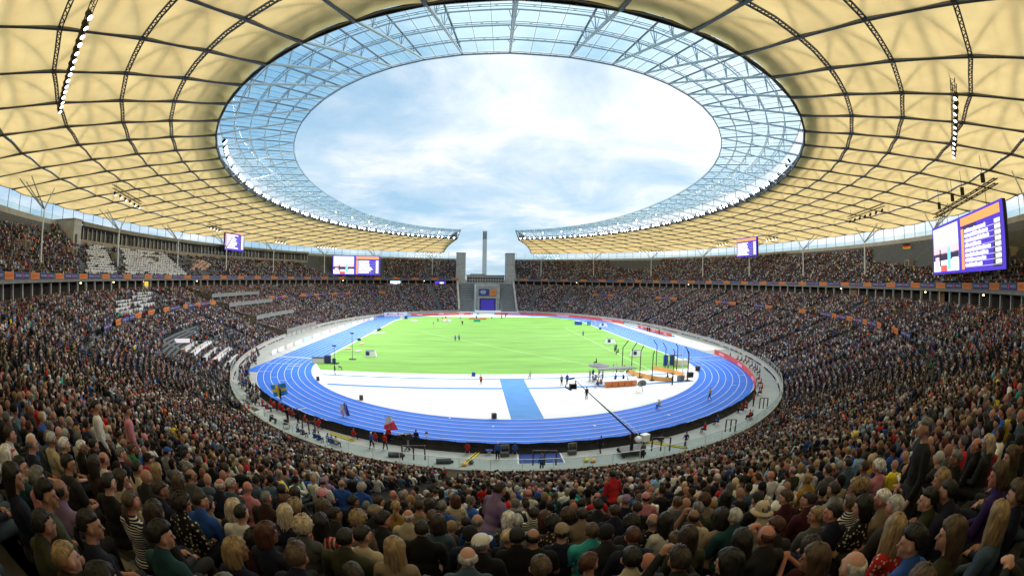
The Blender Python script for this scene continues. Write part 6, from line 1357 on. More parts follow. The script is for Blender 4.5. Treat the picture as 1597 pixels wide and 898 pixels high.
def lowpoly(var, hi):
    rg = np.random.default_rng(var+50); k1 = 12 if hi else 8; b = MB(); lean = rg.uniform(-.02, .10)
    fem = var % 2; s = .9 if fem else 1.0; ht = rg.uniform(-.8, .8)
    b.lathe([(.10*s, .45), (.155*s, .52), (.15*s, .68), (.155*s, .85), (.17*s, .96), (.13, 1.02), (.05, 1.05)], (0, 0, 0), k1, 0); b.v[-1][:, 1] *= .72; b.v[-1][:, 1] += (b.v[-1][:, 2]-.5)*lean
    hy = .035+.7*lean; hz = 1.19
    b.tube([(0, hy-.03, 1.02), (0, hy-.02, 1.13)], .052, 6, 1); hb = MB(); hb.ell((0, 0, -.005), (.074, .092, .115), 8 if hi else 6, 12 if hi else 8); V = hb.v[0]@rz3(ht).T+np.array([0, hy, hz]); b.add(V, hb.f, 1)
    nz = rz3(ht)@np.array([0, .095, -.02]); b.ell(np.array([0, hy, hz])+nz, (.014, .02, .02), 3, 5, 1)
    st = var % 5
    if st != 3:
        hb = MB(); hb.ell((0, -.016, .026), (.086, .100, .104), 8 if hi else 6, 12 if hi else 8); V = hb.v[0].copy(); lowz = -.03 if st != 2 else -.12; cutm = (V[:, 1] > .02) & (V[:, 2] < .055); V[cutm] *= .78
        V[(V[:, 2] < lowz)] *= .85
        if st == 2: m_ = V[:, 2] < -.02; V[m_, 2] -= .06; V[m_, :2] *= 1.1
        V = V@rz3(ht).T+np.array([0, hy, hz]); b.add(V, hb.f, 2)
    if st == 1: b.tube([(0, hy-.10, hz+.02), (0, hy-.14, hz-.04), (0, hy-.13, hz-.2)], [.02, .03, .01], 5, 2)
    for sx in (1, -1):
        am = rg.integers(4)
        if am < 2: el, wr = (sx*.235, .04, .72), (sx*.10, .25, .64)
        elif am == 2: el, wr = (sx*.22, .14, .78), (sx*.04, .30, .93)
        else: el, wr = (sx*.25, .05, .74), (sx*.16, .25, .60)
        if var == 9 and sx > 0: el, wr = (sx*.24, .16, .90), (sx*.06, .20, 1.12)
        b.tube([(sx*.17*s, 0, .97), el], [.055, .045], 6, 0); b.tube([el, wr], [.042, .03], 5, 1 if var in (3, 6) else 0); b.ell(wr, (.032, .042, .026), 3, 5, 1)
        b.tube([(sx*.09, 0, .50), (sx*.13, .40, .50), (sx*.13, .42, .06)], [.085, .065, .045], 5, 3)
    me = b.mesh('spectator', m_crowd, True); ca = me.color_attributes.new('part', 'FLOAT_COLOR', 'CORNER'); mi = np.zeros(len(me.polygons), int); me.polygons.foreach_get('material_index', mi); lt = np.zeros(len(me.polygons), int); me.polygons.foreach_get('loop_total', lt)
    cols = np.array([(1, 0, 0, 1), (0, 1, 0, 1), (0, 0, 1, 1), (0, 0, 0, 1)], float)[np.repeat(mi, lt)]; ca.data.foreach_set('color', cols.ravel()); me.polygons.foreach_set('material_index', np.zeros(len(mi), int)); return me
LP = bpy.data.collections.new('spectator_kinds')
for v_ in range(10):
    o = bpy.data.objects.new('spectator_kind_%02d' % v_, lowpoly(v_, True)); LP.objects.link(o)
def crowd_tree():
    g = bpy.data.node_groups.new('crowd', 'GeometryNodeTree'); g.interface.new_socket('Geometry', in_out='INPUT', socket_type='NodeSocketGeometry'); g.interface.new_socket('Geometry', in_out='OUTPUT', socket_type='NodeSocketGeometry')
    i = g.nodes.new('NodeGroupInput'); o = g.nodes.new('NodeGroupOutput'); ip = g.nodes.new('GeometryNodeInstanceOnPoints'); ci = g.nodes.new('GeometryNodeCollectionInfo'); ci.inputs['Collection'].default_value = LP
    ci.inputs['Separate Children'].default_value = True; ci.inputs['Reset Children'].default_value = True; mp_ = g.nodes.new('GeometryNodeMeshToPoints'); g.links.new(i.outputs[0], mp_.inputs[0]); g.links.new(mp_.outputs[0], ip.inputs['Points']); g.links.new(ci.outputs[0], ip.inputs['Instance']); ip.inputs['Pick Instance'].default_value = True
    def na(nm, ty): n = g.nodes.new('GeometryNodeInputNamedAttribute'); n.data_type = ty; n.inputs[0].default_value = nm; return n.outputs[0]
    g.links.new(na('kind_index', 'INT'), ip.inputs['Instance Index']); cx = g.nodes.new('ShaderNodeCombineXYZ'); g.links.new(na('turn', 'FLOAT'), cx.inputs['Z']); g.links.new(cx.outputs[0], ip.inputs['Rotation']); g.links.new(na('size', 'FLOAT'), ip.inputs['Scale']); g.links.new(ip.outputs[0], o.inputs[0]); return g
CT = crowd_tree()
shirt_pal = [('black', 22), ('charcoal', 12), ('navy', 17), ('grey', 6), ('lightgrey', 9), ('white', 17), ('cream', 2.5), ('beige', 2), ('olive', 1.5), ('brown', 1.5), ('maroon', 1.5), ('red', 4.5), ('pink', 2), ('blue', 6), ('lightblue', 7), ('greyblue', 12), ('teal', 1), ('darkteal', 2), ('green', 1), ('mustard', .8), ('orange', 1.6), ('lilac', 1), ('yellow', .8)]
hair_pal = [('black', 14), ('dark', 22), ('brown', 20), ('lightbrown', 10), ('auburn', 4), ('blonde', 8), ('pale', 4), ('grey', 12), ('silver', 6), ('white', 4)]
def make_crowd(name, pts, lab):      # pts: (x,y,z,yaw) ; colours by RNG
    pts = np.array(pts); n = len(pts); me = bpy.data.meshes.new(name); me.vertices.add(n); me.vertices.foreach_set('co', pts[:, :3].ravel())
    def at(nm, ty, v): a = me.attributes.new(nm, ty, 'POINT'); a.data.foreach_set('color' if ty == 'FLOAT_COLOR' else 'value', np.asarray(v).ravel())
    at('turn', 'FLOAT', pts[:, 3]); at('size', 'FLOAT', RNG.uniform(.92, 1.06, n)); at('kind_index', 'INT', RNG.integers(0, 10, n) if n > 40 else RNG.integers(0, 9, n))
    def pick(pal, cm, jit):
        w_ = np.array([q[1] for q in pal], float); k = RNG.choice(len(pal), n, p=w_/w_.sum()); c = np.array([cm[q[0]] for q in pal])[k]*RNG.uniform(1-jit, 1+jit, (n, 1)); return np.concatenate([np.clip(c, 0, .85), np.ones((n, 1))], 1)
    at('shirt', 'FLOAT_COLOR', pick(shirt_pal if pts.shape[1] < 5 else pts_pal, SCOL, .35)); at('hair', 'FLOAT_COLOR', pick(hair_pal, HCOL, .3)); sk = np.array(SKINS)[RNG.integers(0, len(SKINS), n)]*RNG.uniform(.72, 1.08, (n, 1)); at('skin', 'FLOAT_COLOR', np.concatenate([sk, np.ones((n, 1))], 1))
    at('trousers', 'FLOAT_COLOR', pick([('navy', 5), ('black', 3), ('charcoal', 3), ('beige', 1)], SCOL, .2))
    o = bpy.data.objects.new(name, me); COL.objects.link(o); md = o.modifiers.new('crowd', 'NODES'); md.node_group = CT; return tag(o, lab, 'crowd', kind='stuff')
EMPTY_LOW = []      # (predicate) areas of the lower tier without spectators
def in_view(p, z):
    d = np.array([p[0], p[1], z])-CAM
    if d@CF < 0: return False
    x, y, _ = project(np.array([[p[0], p[1], z]])); return -170 < x[0] < 1770 and y[0] < 1000
def azim(p): return math.degrees(math.atan2(p[0]-CAM[0], p[1]-CAM[1]))
low = []
stair = np.array(STAIR_L)
for j in range(NR+4):
    s = (j+.45)*PR; z = zf(j*PR)+.004; a_, c_ = span(lambda l: lerp(l, s)); L_ = F0.L+(D0.L-F0.L)*s; ls = np.arange(a_+.5/L_+RNG.uniform(0, .5)/L_, c_-.5/L_, .535/L_*RNG.uniform(.985, 1.015)); ls = ls+RNG.uniform(-.10, .10, len(ls))/L_
    P = lerp(ls, s)+RNG.uniform(-.06, .06, (len(ls), 2)); N_ = nrm(D0, ls); yaw = np.arctan2(N_[:, 1], N_[:, 0])-PI/2
    X_, Y_, D_ = project(P3(P, z+1.2)); ok = (X_ > -170) & (X_ < 1770) & (Y_ < 1010) & ((P3(P, z+1.2)-CAM)@CF > -.2)
    ok &= abs(ls[:, None]-stair[None]).min(1)*L_ > 1.05
    ok &= RNG.random(len(ls)) < .965
    azs = np.degrees(np.arctan2(P[:, 0]-CAM[0], P[:, 1]-CAM[1]))
    for f in EMPTY: ok &= ~f(azs, s, P)
    dn = np.hypot(P[:, 0]-CAM[0], P[:, 1]-CAM[1]); ok &= dn > 1.6
    if j >= NR: ok &= abs(ls) < .075
    nearm = ok & (dn < 22)
    for i in np.where(nearm)[0]:
        if (np.hypot(near_pts[:, 0]-P[i, 0], near_pts[:, 1]-P[i, 1]) < .46).any(): ok[i] = False
    for i in np.where(ok)[0]: low.append((P[i, 0], P[i, 1], z+raise_at(s, ls[i]), yaw[i]+RNG.normal(0, .22)))
make_crowd('crowd', low, 'dense mass of seated spectators filling the lower tier')
upc = []
for j in range(NU):
    t = .02+(j+.5)*.98/NU; z = UZ0+(UZ1-UZ0)*j/NU+.004; a_, c_ = span(lambda l: ulerp(l, t), -16.5, 19); L_ = D0.L+(U1.L-D0.L)*t; ls = np.arange(a_+.5/L_, c_-.5/L_, .54/L_)
    P = ulerp(ls, t)+RNG.uniform(-.05, .05, (len(ls), 2)); N_ = nrm(D0, ls); yaw = np.arctan2(N_[:, 1], N_[:, 0])-PI/2
    X_, Y_, D_ = project(P3(P, z+1.2)); ok = (X_ > -170) & (X_ < 1770) & ((P3(P, z+1.2)-CAM)@CF > .3) & (P[:, 1] > -118)
    ok &= abs(ls[:, None]-stair[None]).min(1)*L_ > .78; ok &= RNG.random(len(ls)) < .95
    azs = np.degrees(np.arctan2(P[:, 0]-CAM[0], P[:, 1]-CAM[1]))
    for f in EMPTYU: ok &= ~f(azs, t, P)
    for i in np.where(ok)[0]: upc.append((P[i, 0], P[i, 1], z, yaw[i]+RNG.normal(0, .22)))
make_crowd('crowd', upc, 'spectators seated in the upper tier under the roof')
print('crowd', len(low), len(upc), 'near', len(placed), n_auto)
# ------------------------------------------------------------------ fences and boards round the track
def wall_strip(name, pts, z0, z1, m, thick=.06, label=None, cat=None, lean=0.0, group=None, parent=None):
    P = np.array(pts, float); T = np.gradient(P, axis=0); n_ = np.stack([-T[:, 1], T[:, 0]], 1); n_ /= np.linalg.norm(n_, axis=1)[:, None]; Q = P+n_*thick; b = MB(); Pl = P+n_*lean; Ql = Q+n_*lean
    b.grid(np.stack([P3(P, z0), P3(Pl, z1), P3(Ql, z1), P3(Q, z0), P3(P, z0)])); return b.build(name, m, parent, label=label, cat=cat, group=group)
def bend(r, a0, a1, n=60): a = np.radians(np.linspace(a0, a1, n)); return np.stack([r*np.cos(a), -42.195-r*np.sin(a)], 1)
def bend_ang(x, y): p = on_z(x, y); return math.degrees(math.atan2(-42.195-p[1], p[0]))
fn = empty('black_fabric_fence', (0, 0, 0), label='low black fabric fence following the outside of the near track bend', cat='fence')
a0, a1 = bend_ang(404, 606), bend_ang(1172, 612)
pts = bend(46.95, a1, a0, 240); zt = .98+.04*np.sin(np.arange(240)*.7)
b = MB(); off = .05*np.sin(np.arange(240)*1.3); c_ = pts*(1+off[:, None]/60); b.grid(np.stack([P3(pts*1.004, .02), P3(c_, .5), P3(pts, zt)])); b.build('fabric', m_black, fn)
for a in np.linspace(a1, a0, 60): p = bend(46.9, a, a, 1)[0]; MB().box((p[0], p[1], .5), (.06, .06, 1.02), R(-a)).build('post', m_blk, fn)
# red and white boards
MBR = [('red_barrier', [(on_z(x, y)[:2]) for x, y in ((1114, 552), (1131, 559), (1148, 568.5), (1163, 581), (1172, 592), (1177, 607))], 1.05, m_red, 'red barrier curving round the right side of the near bend'),
       ('red_barrier', [(on_z(x, y)[:2]) for x, y in ((641, 493), (690, 491.5), (735, 491))], .95, m_red, 'long red barrier at the far end left of the gate'),
       ('red_barrier', [(on_z(x, y)[:2]) for x, y in ((772, 491), (830, 491.5), (880, 494), (935, 499.5), (972, 505.5))], .95, m_red, 'long red barrier at the far end right of the gate'),
       ('red_barrier', [(on_z(x, y)[:2]) for x, y in ((995, 511), (1020, 518.5), (1047, 525.5))], .95, m_red, 'short red barrier beside the jump runways on the right'),
       ('white_board', [(on_z(x, y)[:2]) for x, y in ((1052, 528), (1078, 537))], .95, m_white, 'white board next to the short red barrier on the right'),
       ('white_board', [(on_z(x, y)[:2]) for x, y in ((599, 494), (635, 493.5))], 1.9, m_white, 'tall white board with red marks at the far end of the left straight'),
       ('white_board', [(on_z(x, y)[:2]) for x, y in ((738, 491), (744, 491))], .8, m_white, 'small white board left of the violet portal'), ('white_board', [(on_z(x, y)[:2]) for x, y in ((747, 491), (770, 491))], .8, mat('cream_board', (.7, .68, .55), .7), 'cream board in front of the violet portal')]
def smooth_path(p, n=24):
    p = np.array(p); 
    if len(p) < 3: return np.stack([np.linspace(p[0][i], p[-1][i], n) for i in (0, 1)], 1)
    t = np.linspace(0, 1, len(p)); tt = np.linspace(0, 1, n); c = [np.polyfit(t, p[:, i], min(3, len(p)-1)) for i in (0, 1)]; return np.stack([np.polyval(q, tt) for q in c], 1)
for nm, pts, h, m, lab in MBR:
    P = smooth_path(pts); r = wall_strip(nm, P, .02, h, m, .10, lab, 'barrier' if 'red' in nm else 'board', lean=0.0)
    if m is m_red:      # paler prints along it
        for f0 in np.arange(.12, .95, .33):
            k0 = int(f0*24); Q = P[k0:k0+3]; d = Q[-1]-Q[0]; n_ = np.array([d[1], -d[0]])/np.hypot(*d); 
            if (CAM[:2]-Q[0])@n_ < 0: n_ = -n_
            wall_strip('print', Q+n_*.06, .25, .75, m_pink, .02, parent=r)
    if 'red marks' in lab:
        for f in (.2, .62):
            q = P[int(f*24)]; MB().box((q[0], q[1]-.12, 1.2), (.7, .03, .6)).build('red_mark', m_redp, r); MB().box((q[0]+1.4, q[1]-.12, 1.15), (1.7, .03, .35)).build('print', m_pink, r)
        for f in np.linspace(.04, .96, 9): q = P[int(f*23)]; MB().box((q[0], q[1]-.12, .22), (.5, .03, .22)).build('foot_mark', m_blk, r)
# pale boards down the left straight
lp = [on_z(x, y)[:2] for x, y in ((424, 553.5), (470, 535), (520, 516.5), (560, 504), (590, 497))]; lp = smooth_path(lp, 60)
for i in range(0, 56, 4):
    Q = lp[i:i+4]+0; o = wall_strip('advert_board', Q, .02, .92, [m_white, m_white, mat('pinkish_board', (.78, .62, .60), .7), m_white, mat('aqua_board', (.55, .75, .74), .7)][(i//4) % 5], .08, 'white board in the row beside the left straight', 'board', group='pale advertising boards along the left straight')
# glass balustrade on the near parapet
gb_ = empty('glass_balustrade', (0, 0, 0), label='clear glass balustrade along the top of the near front wall', cat='balustrade')
ls = np.linspace(-.13, .135, 160); G = lerp(ls, .0045)
for i in range(0, 159, 3):
    Q = G[i:i+4]; b = MB(); Q2 = np.array([Q[0]+(Q[-1]-Q[0])*.01, *Q[1:-1], Q[-1]-(Q[-1]-Q[0])*.01]); b.grid(np.stack([P3(Q2, 1.06), P3(Q2, 1.95)])); b.build('glass_pane', m_glass2, gb_)
    MB().box((*Q[0], 1.5), (.04, .04, .95)).build('post', m_steell, gb_)
b = MB(); b.tube(P3(G, 1.97), .025, 5); b.build('handrail', m_steell, gb_)
for x0, x1, y, lab in ((628, 663, 716, 'dark metal gate frame in the balustrade left of the centre'), (831, 867, 724, 'dark metal gate frame in the balustrade beside the blue mat'), (1016, 1044, 702, 'dark metal gate frame in the balustrade right of the camera crane'), (1131, 1146, 672, 'dark metal gate frame in the balustrade at the right bend'), (1184, 1196, 636, 'dark metal gate frame at the far right of the balustrade'), (473, 492, 676, 'dark metal gate frame in the balustrade at the left bend')):
    a, c = on_z(x0, y, 1.0)[:2], on_z(x1, y, 1.0)[:2]; c0 = (a+c)/2; r = empty('metal_gate', (c0[0], c0[1], .95), 0, label=lab, cat='gate'); A, C = a-c0, c-c0
    for q in (A, (A+C)/2, C): MB().box((q[0], q[1], .65), (.11, .11, 1.3)).build('post', mat('dark_bronze_metal', (.06, .055, .05), .5), r)
    b = MB(); b.tube([(*A, 1.3), (*C, 1.3)], .05, 4); b.build('top_rail', mat('dark_bronze_metal', (.06, .055, .05), .5), r)
# ------------------------------------------------------------------ people on and round the field
fp = 0
def fperson(x, y, pose='stand', top='blue', legs='black', hair=('short', 'dark'), yaw=None, lab='', group=None, h=None, cap=None, base=0.0):
    """x, y: where the middle of the body is seen"""
    global fp
    if h is None: h = .85 if pose in ('lap', 'lean', 'camera', 'clap') else .95
    p = on_z(x, y, base+h); 
    if yaw is None: yaw = math.atan2(-p[1]-40, -p[0])-PI/2
    z = base
    if pose in ('lap', 'lean', 'camera', 'clap'):       # a folding stool under a seated figure
        st = empty('folding_stool', (p[0], p[1], base), yaw, label='folding stool under the '+' '.join(lab.replace(',', '').split()[:11]), cat='stool', group='stools round the track'); inst('seat', STS, st); inst('leg', STL, st); inst('leg', STL, st, rz=PI)
    o = make_person(p[0], p[1], z, yaw, pose, 0, 'c', hair, ('long' if pose not in ('lap',) else 'short', top), None, cap, False, fp, 1.0, legs, lab, group, fp); fp += 1; return p
STS = MB().box((0, 0, .43), (.38, .34, .03)).mesh('seat', m_dblue); b = MB(); b.tube([(-.17, -.15, .42), (-.17, .15, 0)], .014, 4); STL = b.mesh('leg', m_steell)
# photographers in red bibs along the left part of the fence
GL = 'photographers in red bibs along the near fence'
for i, (x, y) in enumerate(((399, 623), (409, 628), (417, 632), (426, 631), (422, 625), (435, 633), (441, 636), (449, 641), (456, 643))):
    fperson(x, y, 'camera' if i % 2 else 'lap', 'red', 'black', ('short', ['dark', 'brown', 'grey'][i % 3]), None, 'photographer in red bib among the tight group at the left bend', GL)
for x, y, ps, lab in ((475, 652, 'lap', 'photographer in red bib sitting alone just right of the tight left group'), (491, 657, 'lap', 'left one of two photographers in red bibs side by side at the left bend'), (496, 659, 'camera', 'right one of two photographers in red bibs side by side at the left bend'), (551, 674, 'lap', 'photographer in red bib crouched by the fence below the striped-flag bearer'), (585, 679, 'lap', 'photographer in red bib seated left of the standing red-bib man'), (600, 688, 'walk', 'photographer in orange-red bib and white hat walking by the fence'), (606, 677, 'stand', 'tall photographer in red bib standing at the fence below the white and red flag'), (729, 696, 'lap', 'photographer in red bib sitting alone beside the yellow cable ramp'), (1100, 664, 'lap', 'photographer in red bib crouching low at the right part of the fence'), (1157, 634, 'lap', 'photographer in red bib seated by the fence at the right bend'), (1165, 631, 'camera', 'second photographer in red bib by the fence at the right bend'), (1176, 622, 'stand', 'standing steward in red holding a light blue board at the right bend')):
    fperson(x, y, ps, 'red', 'black', ('short', 'brown'), None, lab, None, cap=('cap', 'white') if 'white hat' in lab else None)
for i, (x, y) in enumerate(((1151, 557), (1157, 558.5), (1163, 559), (1168, 561), (1184, 587), (1187, 594), (1189, 601), (1187, 608))): fperson(x, y, 'lap', 'red', 'charcoal', ('short', 'dark'), None, 'photographer in red bib in the line behind the curved red barrier', 'photographers behind the curved red barrier')
for i, (x, y) in enumerate(((1173, 567), (1178, 570), (1181, 573), (1185, 577))): fperson(x, y, 'lap', 'blue', 'navy', ('short', 'brown'), None, 'helper in bright blue seated behind the curved red barrier', 'blue helpers behind the curved red barrier')
for x, y, ps, tp, lg, hr, lab in ((448, 646, 'stand', 'black', 'black', 'dark', 'man dressed in black standing behind the tight group of red bibs'), (464, 647, 'stand', 'charcoal', 'black', 'grey', 'man in charcoal with bare calves right of the tight group of red bibs'), (381.5, 637, 'stand', 'pink', 'navy', 'white', 'white-haired person in pink and white at the left tunnel'), (388, 637.5, 'stand', 'orange', 'black', 'brown', 'steward in orange jacket at the left tunnel'), (393, 640, 'lean', 'orange', 'black', 'dark', 'second steward in orange jacket leaning at the left tunnel'),
        (464, 667, 'lap', 'blue', 'navy', 'dark', 'leftmost blue-shirted helper seated behind the glass at the left bend'), (472, 671, 'lap', 'blue', 'navy', 'brown', 'second blue-shirted helper seated behind the glass at the left bend'), (490, 676, 'lap', 'blue', 'navy', 'dark', 'blue-shirted helper seated inside the left gate frame'), (497, 679, 'lap', 'blue', 'navy', 'brown', 'blue-shirted helper seated right of the left gate frame'), (511, 682, 'lap', 'blue', 'navy', 'dark', 'black-haired blue-shirted helper in the pair near the yellow cable cover'), (517, 684, 'lap', 'blue', 'navy', 'grey', 'grey-haired blue-shirted helper in the pair near the yellow cable cover'), (524, 686, 'lap', 'white', 'navy', 'dark', 'helper in white shirt seated right of the blue pair'),
        (579, 686, 'walk', 'blue', 'black', 'white', 'man in bright blue shirt and white hat walking behind the photographers'), (649, 682, 'stand', 'navy', 'navy', 'brown', 'cameraman in navy standing right of the big television camera'), (776, 702, 'stand', 'blue', 'black', 'white', 'official in blue with a white hat standing near the centre fence'), (803, 697, 'lap', 'blue', 'navy', 'auburn', 'helper in bright blue seated next to the blue mat'), (845, 721, 'stand', 'blue', 'navy', 'grey', 'grey-haired man in blue leaning at the gate frame beside the blue mat'),
        (937, 692, 'walk', 'navy', 'black', 'brown', 'person in navy top and shorts walking right of the dark monitor box'), (986, 679, 'lean', 'orange', 'orange', 'auburn', 'crane operator all in orange bending over the base of the camera crane'), (1003, 702, 'stand', 'grey', 'navy', 'dark', 'man in grey standing beside the base of the camera crane'), (1070, 685, 'walk', 'purple', 'black', 'brown', 'woman in violet top walking along the pale walkway on the right'), (1120, 652, 'lap', 'blue', 'navy', 'brown', 'helper in blue seated by the black fence on the right'), (1170, 644, 'lap', 'red', 'black', 'dark', 'person in red in a wheelchair on the walkway at the right bend'),
        (1139, 553, 'lap', 'green', 'navy', 'dark', 'helper in green behind the start of the curved red barrier'),
        (1107.5, 613, 'walk', 'yellow', 'black', 'blonde', 'athlete in yellow jacket and black trousers walking on the track at the right bend'), (750, 592, 'walk', 'orange', 'charcoal', 'dark', 'athlete in orange-red top walking on the white infield'), (710, 526, 'stand', 'lightblue', 'navy', 'white', 'left one of two officials standing in the middle of the pitch'), (716, 525.5, 'stand', 'lightblue', 'navy', 'grey', 'right one of two officials standing in the middle of the pitch'), (1029, 628, 'lean', 'white', 'blue', 'grey', 'person in white top and blue shorts bending on lane one at the right'),
        (522, 575, 'stand', 'black', 'black', 'dark', 'person in black on the white area near the left implement boxes'), (528.5, 569, 'lap', 'white', 'green', 'brown', 'coach in white sitting on the grass edge at the left'), (827, 583, 'lap', 'white', 'cream', 'blonde', 'person in white crouching at the grass edge in the middle'), (876, 592, 'stand', 'lightgrey', 'black', 'dark', 'cameraman in light grey on the white infield'), (884.5, 590, 'stand', 'blue', 'charcoal', 'white', 'official in blue beside the cameraman on the white infield'), (915, 612, 'stand', 'charcoal', 'charcoal', 'dark', 'operator with tripod under the long crane boom'),
        (909.5, 519, 'stand', 'lightblue', 'navy', 'grey', 'official in light blue on the sector line at the right'), (961, 541, 'stand', 'charcoal', 'black', 'dark', 'dark-clothed coach near the hammer cage on the grass'), (964, 546, 'lap', 'green', 'black', 'brown', 'person in green crouching near the hammer cage'), (959, 542, 'stand', 'lightblue', 'navy', 'white', 'official in pale blue near the hammer cage on the grass'), (930, 562, 'lap', 'charcoal', 'black', 'dark', 'photographer kneeling alone on the grass in front of the cage'),
        (1049, 591, 'stand', 'charcoal', 'black', 'dark', 'man in dark clothes standing inside the hammer cage'), (1042, 585, 'lean', 'darkteal', 'black', 'dark', 'person in dark green bending beside the dark-clothed man in the cage'), (1042, 570, 'stand', 'lightblue', 'black', 'grey', 'official next to the blue panels behind the cage'), (925, 582, 'stand', 'blue', 'navy', 'white', 'official in blue under the left grey parasol table'), (920, 585, 'stand', 'white', 'white', 'grey', 'official in white left of the parasol table'), (929, 588, 'lap', 'lightblue', 'navy', 'grey', 'seated official in light blue at the parasol table'), (935, 581, 'lap', 'blue', 'white', 'brown', 'seated official in blue right of the parasol table'), (940, 584, 'stand', 'white', 'blue', 'grey', 'standing athlete in white near the parasol table'), (938, 594, 'lean', 'mustard', 'blue', 'blonde', 'athlete in yellow bending in front of the parasol table'), (932, 597, 'lap', 'blue', 'white', 'dark', 'athlete in blue sitting in front of the parasol table'),
        (957, 573, 'stand', 'lightblue', 'white', 'white', 'official in light blue at the back of the orange bench'), (962, 573, 'stand', 'white', 'navy', 'white', 'official in white at the back of the orange bench'), (974, 573, 'lap', 'charcoal', 'white', 'grey', 'coach in dark top behind the orange bench'), (981, 575, 'lap', 'purple', 'navy', 'dark', 'person in violet behind the orange bench'), (960, 590, 'stand', 'blue', 'navy', 'dark', 'athlete in dark blue standing behind the orange boxes'), (973, 588, 'lean', 'black', 'red', 'dark', 'athlete in black and red bending behind the orange boxes'), (979, 592, 'lap', 'cream', 'orange', 'blonde', 'athlete in cream sitting at the orange boxes'),
        (676, 505, 'stand', 'lightblue', 'white', 'grey', 'official in pale blue alone on the far grass left of centre'), (721, 503, 'stand', 'charcoal', 'charcoal', 'dark', 'cameraman in charcoal on the far grass edge'), (683, 498, 'lap', 'blue', 'navy', 'brown', 'crouching helper in blue at the far grass edge'), (695, 496, 'stand', 'maroon', 'white', 'dark', 'athlete in maroon in the far group left of the green mat'), (700, 496.5, 'stand', 'white', 'white', 'grey', 'athlete in white in the far group left of the green mat'), (690, 497, 'stand', 'orange', 'white', 'brown', 'athlete in orange in the far group left of the green mat'), (718, 496, 'lap', 'blue', 'white', 'dark', 'helper in blue right of the far athlete group'), (743, 495, 'stand', 'charcoal', 'charcoal', 'dark', 'person in charcoal on the green mat at the far end'), (767, 495, 'lap', 'blue', 'lightblue', 'white', 'helper in bright blue at the light blue far runway'), (782.5, 493.5, 'walk', 'grey', 'charcoal', 'dark', 'walker in grey in front of the far barrier'), (788.5, 492, 'walk', 'charcoal', 'charcoal', 'dark', 'walker in charcoal in front of the far barrier'),
        (1010, 513, 'stand', 'navy', 'black', 'dark', 'left one of two people in navy beside the jump runways'), (1013, 513.5, 'stand', 'navy', 'black', 'grey', 'right one of two people in navy beside the jump runways'), (1028, 517, 'stand', 'red', 'charcoal', 'brown', 'person in red beside the jump runways')):
    fperson(x, y, ps, tp, lg, ('short', hr), None, lab, None, cap=('cap', 'white') if 'white hat' in lab else None)
# flags carried on the lap of honour
def cloth(name, corners, nx, nz, wav, mats, cellmat, parent, sd=0):
    c = [np.array(q, float) for q in corners]; rg = random.Random(sd); G = np.zeros((nz+1, nx+1, 3)); n_ = np.cross(c[1]-c[0], c[3]-c[0]); n_ /= np.linalg.norm(n_)
    for i in range(nz+1):
        for j in range(nx+1): u, v = j/nx, i/nz; G[i, j] = (c[0]*(1-u)+c[1]*u)*(1-v)+(c[3]*(1-u)+c[2]*u)*v+n_*wav*math.sin(7*u+3*v+sd)*(.3+u)-np.array([0, 0, .10*math.sin(PI*u)*v])
    b = MB(); V = G.reshape(-1, 3); m = nx+1
    for i in range(nz):
        for j in range(nx): b.add([G[i, j], G[i, j+1], G[i+1, j+1], G[i+1, j]], [(0, 1, 2, 3)], cellmat((j+.5)/nx, (i+.5)/nz))
    return b.build(name, mats, parent, True)
m_fy = mat('flag_yellow', (.80, .58, .03), .7); m_fb = mat('flag_blue', (.03, .25, .50), .7); m_fr = mat('flag_red', (.75, .05, .08), .7); m_fw = mat('flag_white', (.8, .8, .8), .7); m_fn = mat('flag_navy', (.03, .08, .40), .7)
p = on_z(435, 612, .8); fperson(437, 613, 'wave', 'navy', 'black', ('short', 'blonde'), 2.4, 'athlete hidden behind a big blue flag with yellow cross on the left bend'); r = empty('flag', (p[0]+.2, p[1]-.4, .35), .5, label='large blue flag with yellow cross held up on the left bend', cat='flag')
cloth('flag_cloth', [(-1.15, -.2, 1.65), (.95, -.3, 1.9), (1.25, -.3, .4), (-.75, -.4, .15)], 21, 13, .10, [m_fb, m_fy], lambda u, v: 1 if (.28 < u < .46 or .40 < v < .62) else 0, r, 3)
p = on_z(537, 637, .95); fperson(538, 638, 'walk', 'lightgrey', 'pink', ('short', 'brown'), 2.2, 'athlete wrapped in a white and blue flag walking on the outer lane'); r = empty('flag', (p[0], p[1]-.15, .3), .1, label='white, pink and blue flag draped over an athlete on the outer lane', cat='flag')
cloth('flag_cloth', [(-.45, -.2, 1.25), (.35, -.25, 1.3), (.75, -.2, -.05), (-.35, -.3, .1)], 12, 12, .08, [m_fw, m_fn, m_pink], lambda u, v: 1 if u > .60 else (2 if u < .3 and v > .55 else 0), r, 1)
p = on_z(607, 661, .95); fperson(606.5, 660, 'wave', 'white', 'lightgrey', ('short', 'black'), 2.8, 'athlete spreading a white and red flag behind the back near the fence'); r = empty('flag', (p[0], p[1]-.2, .25), .1, label='white over red flag spread behind an athlete near the fence', cat='flag')
cloth('flag_cloth', [(-.25, -.1, 1.6), (.3, -.15, 1.65), (.95, -.3, .25), (-.55, -.35, .35)], 12, 12, .10, [m_fw, m_fr], lambda u, v: 1 if v+u*.35 > .66 else 0, r, 5)
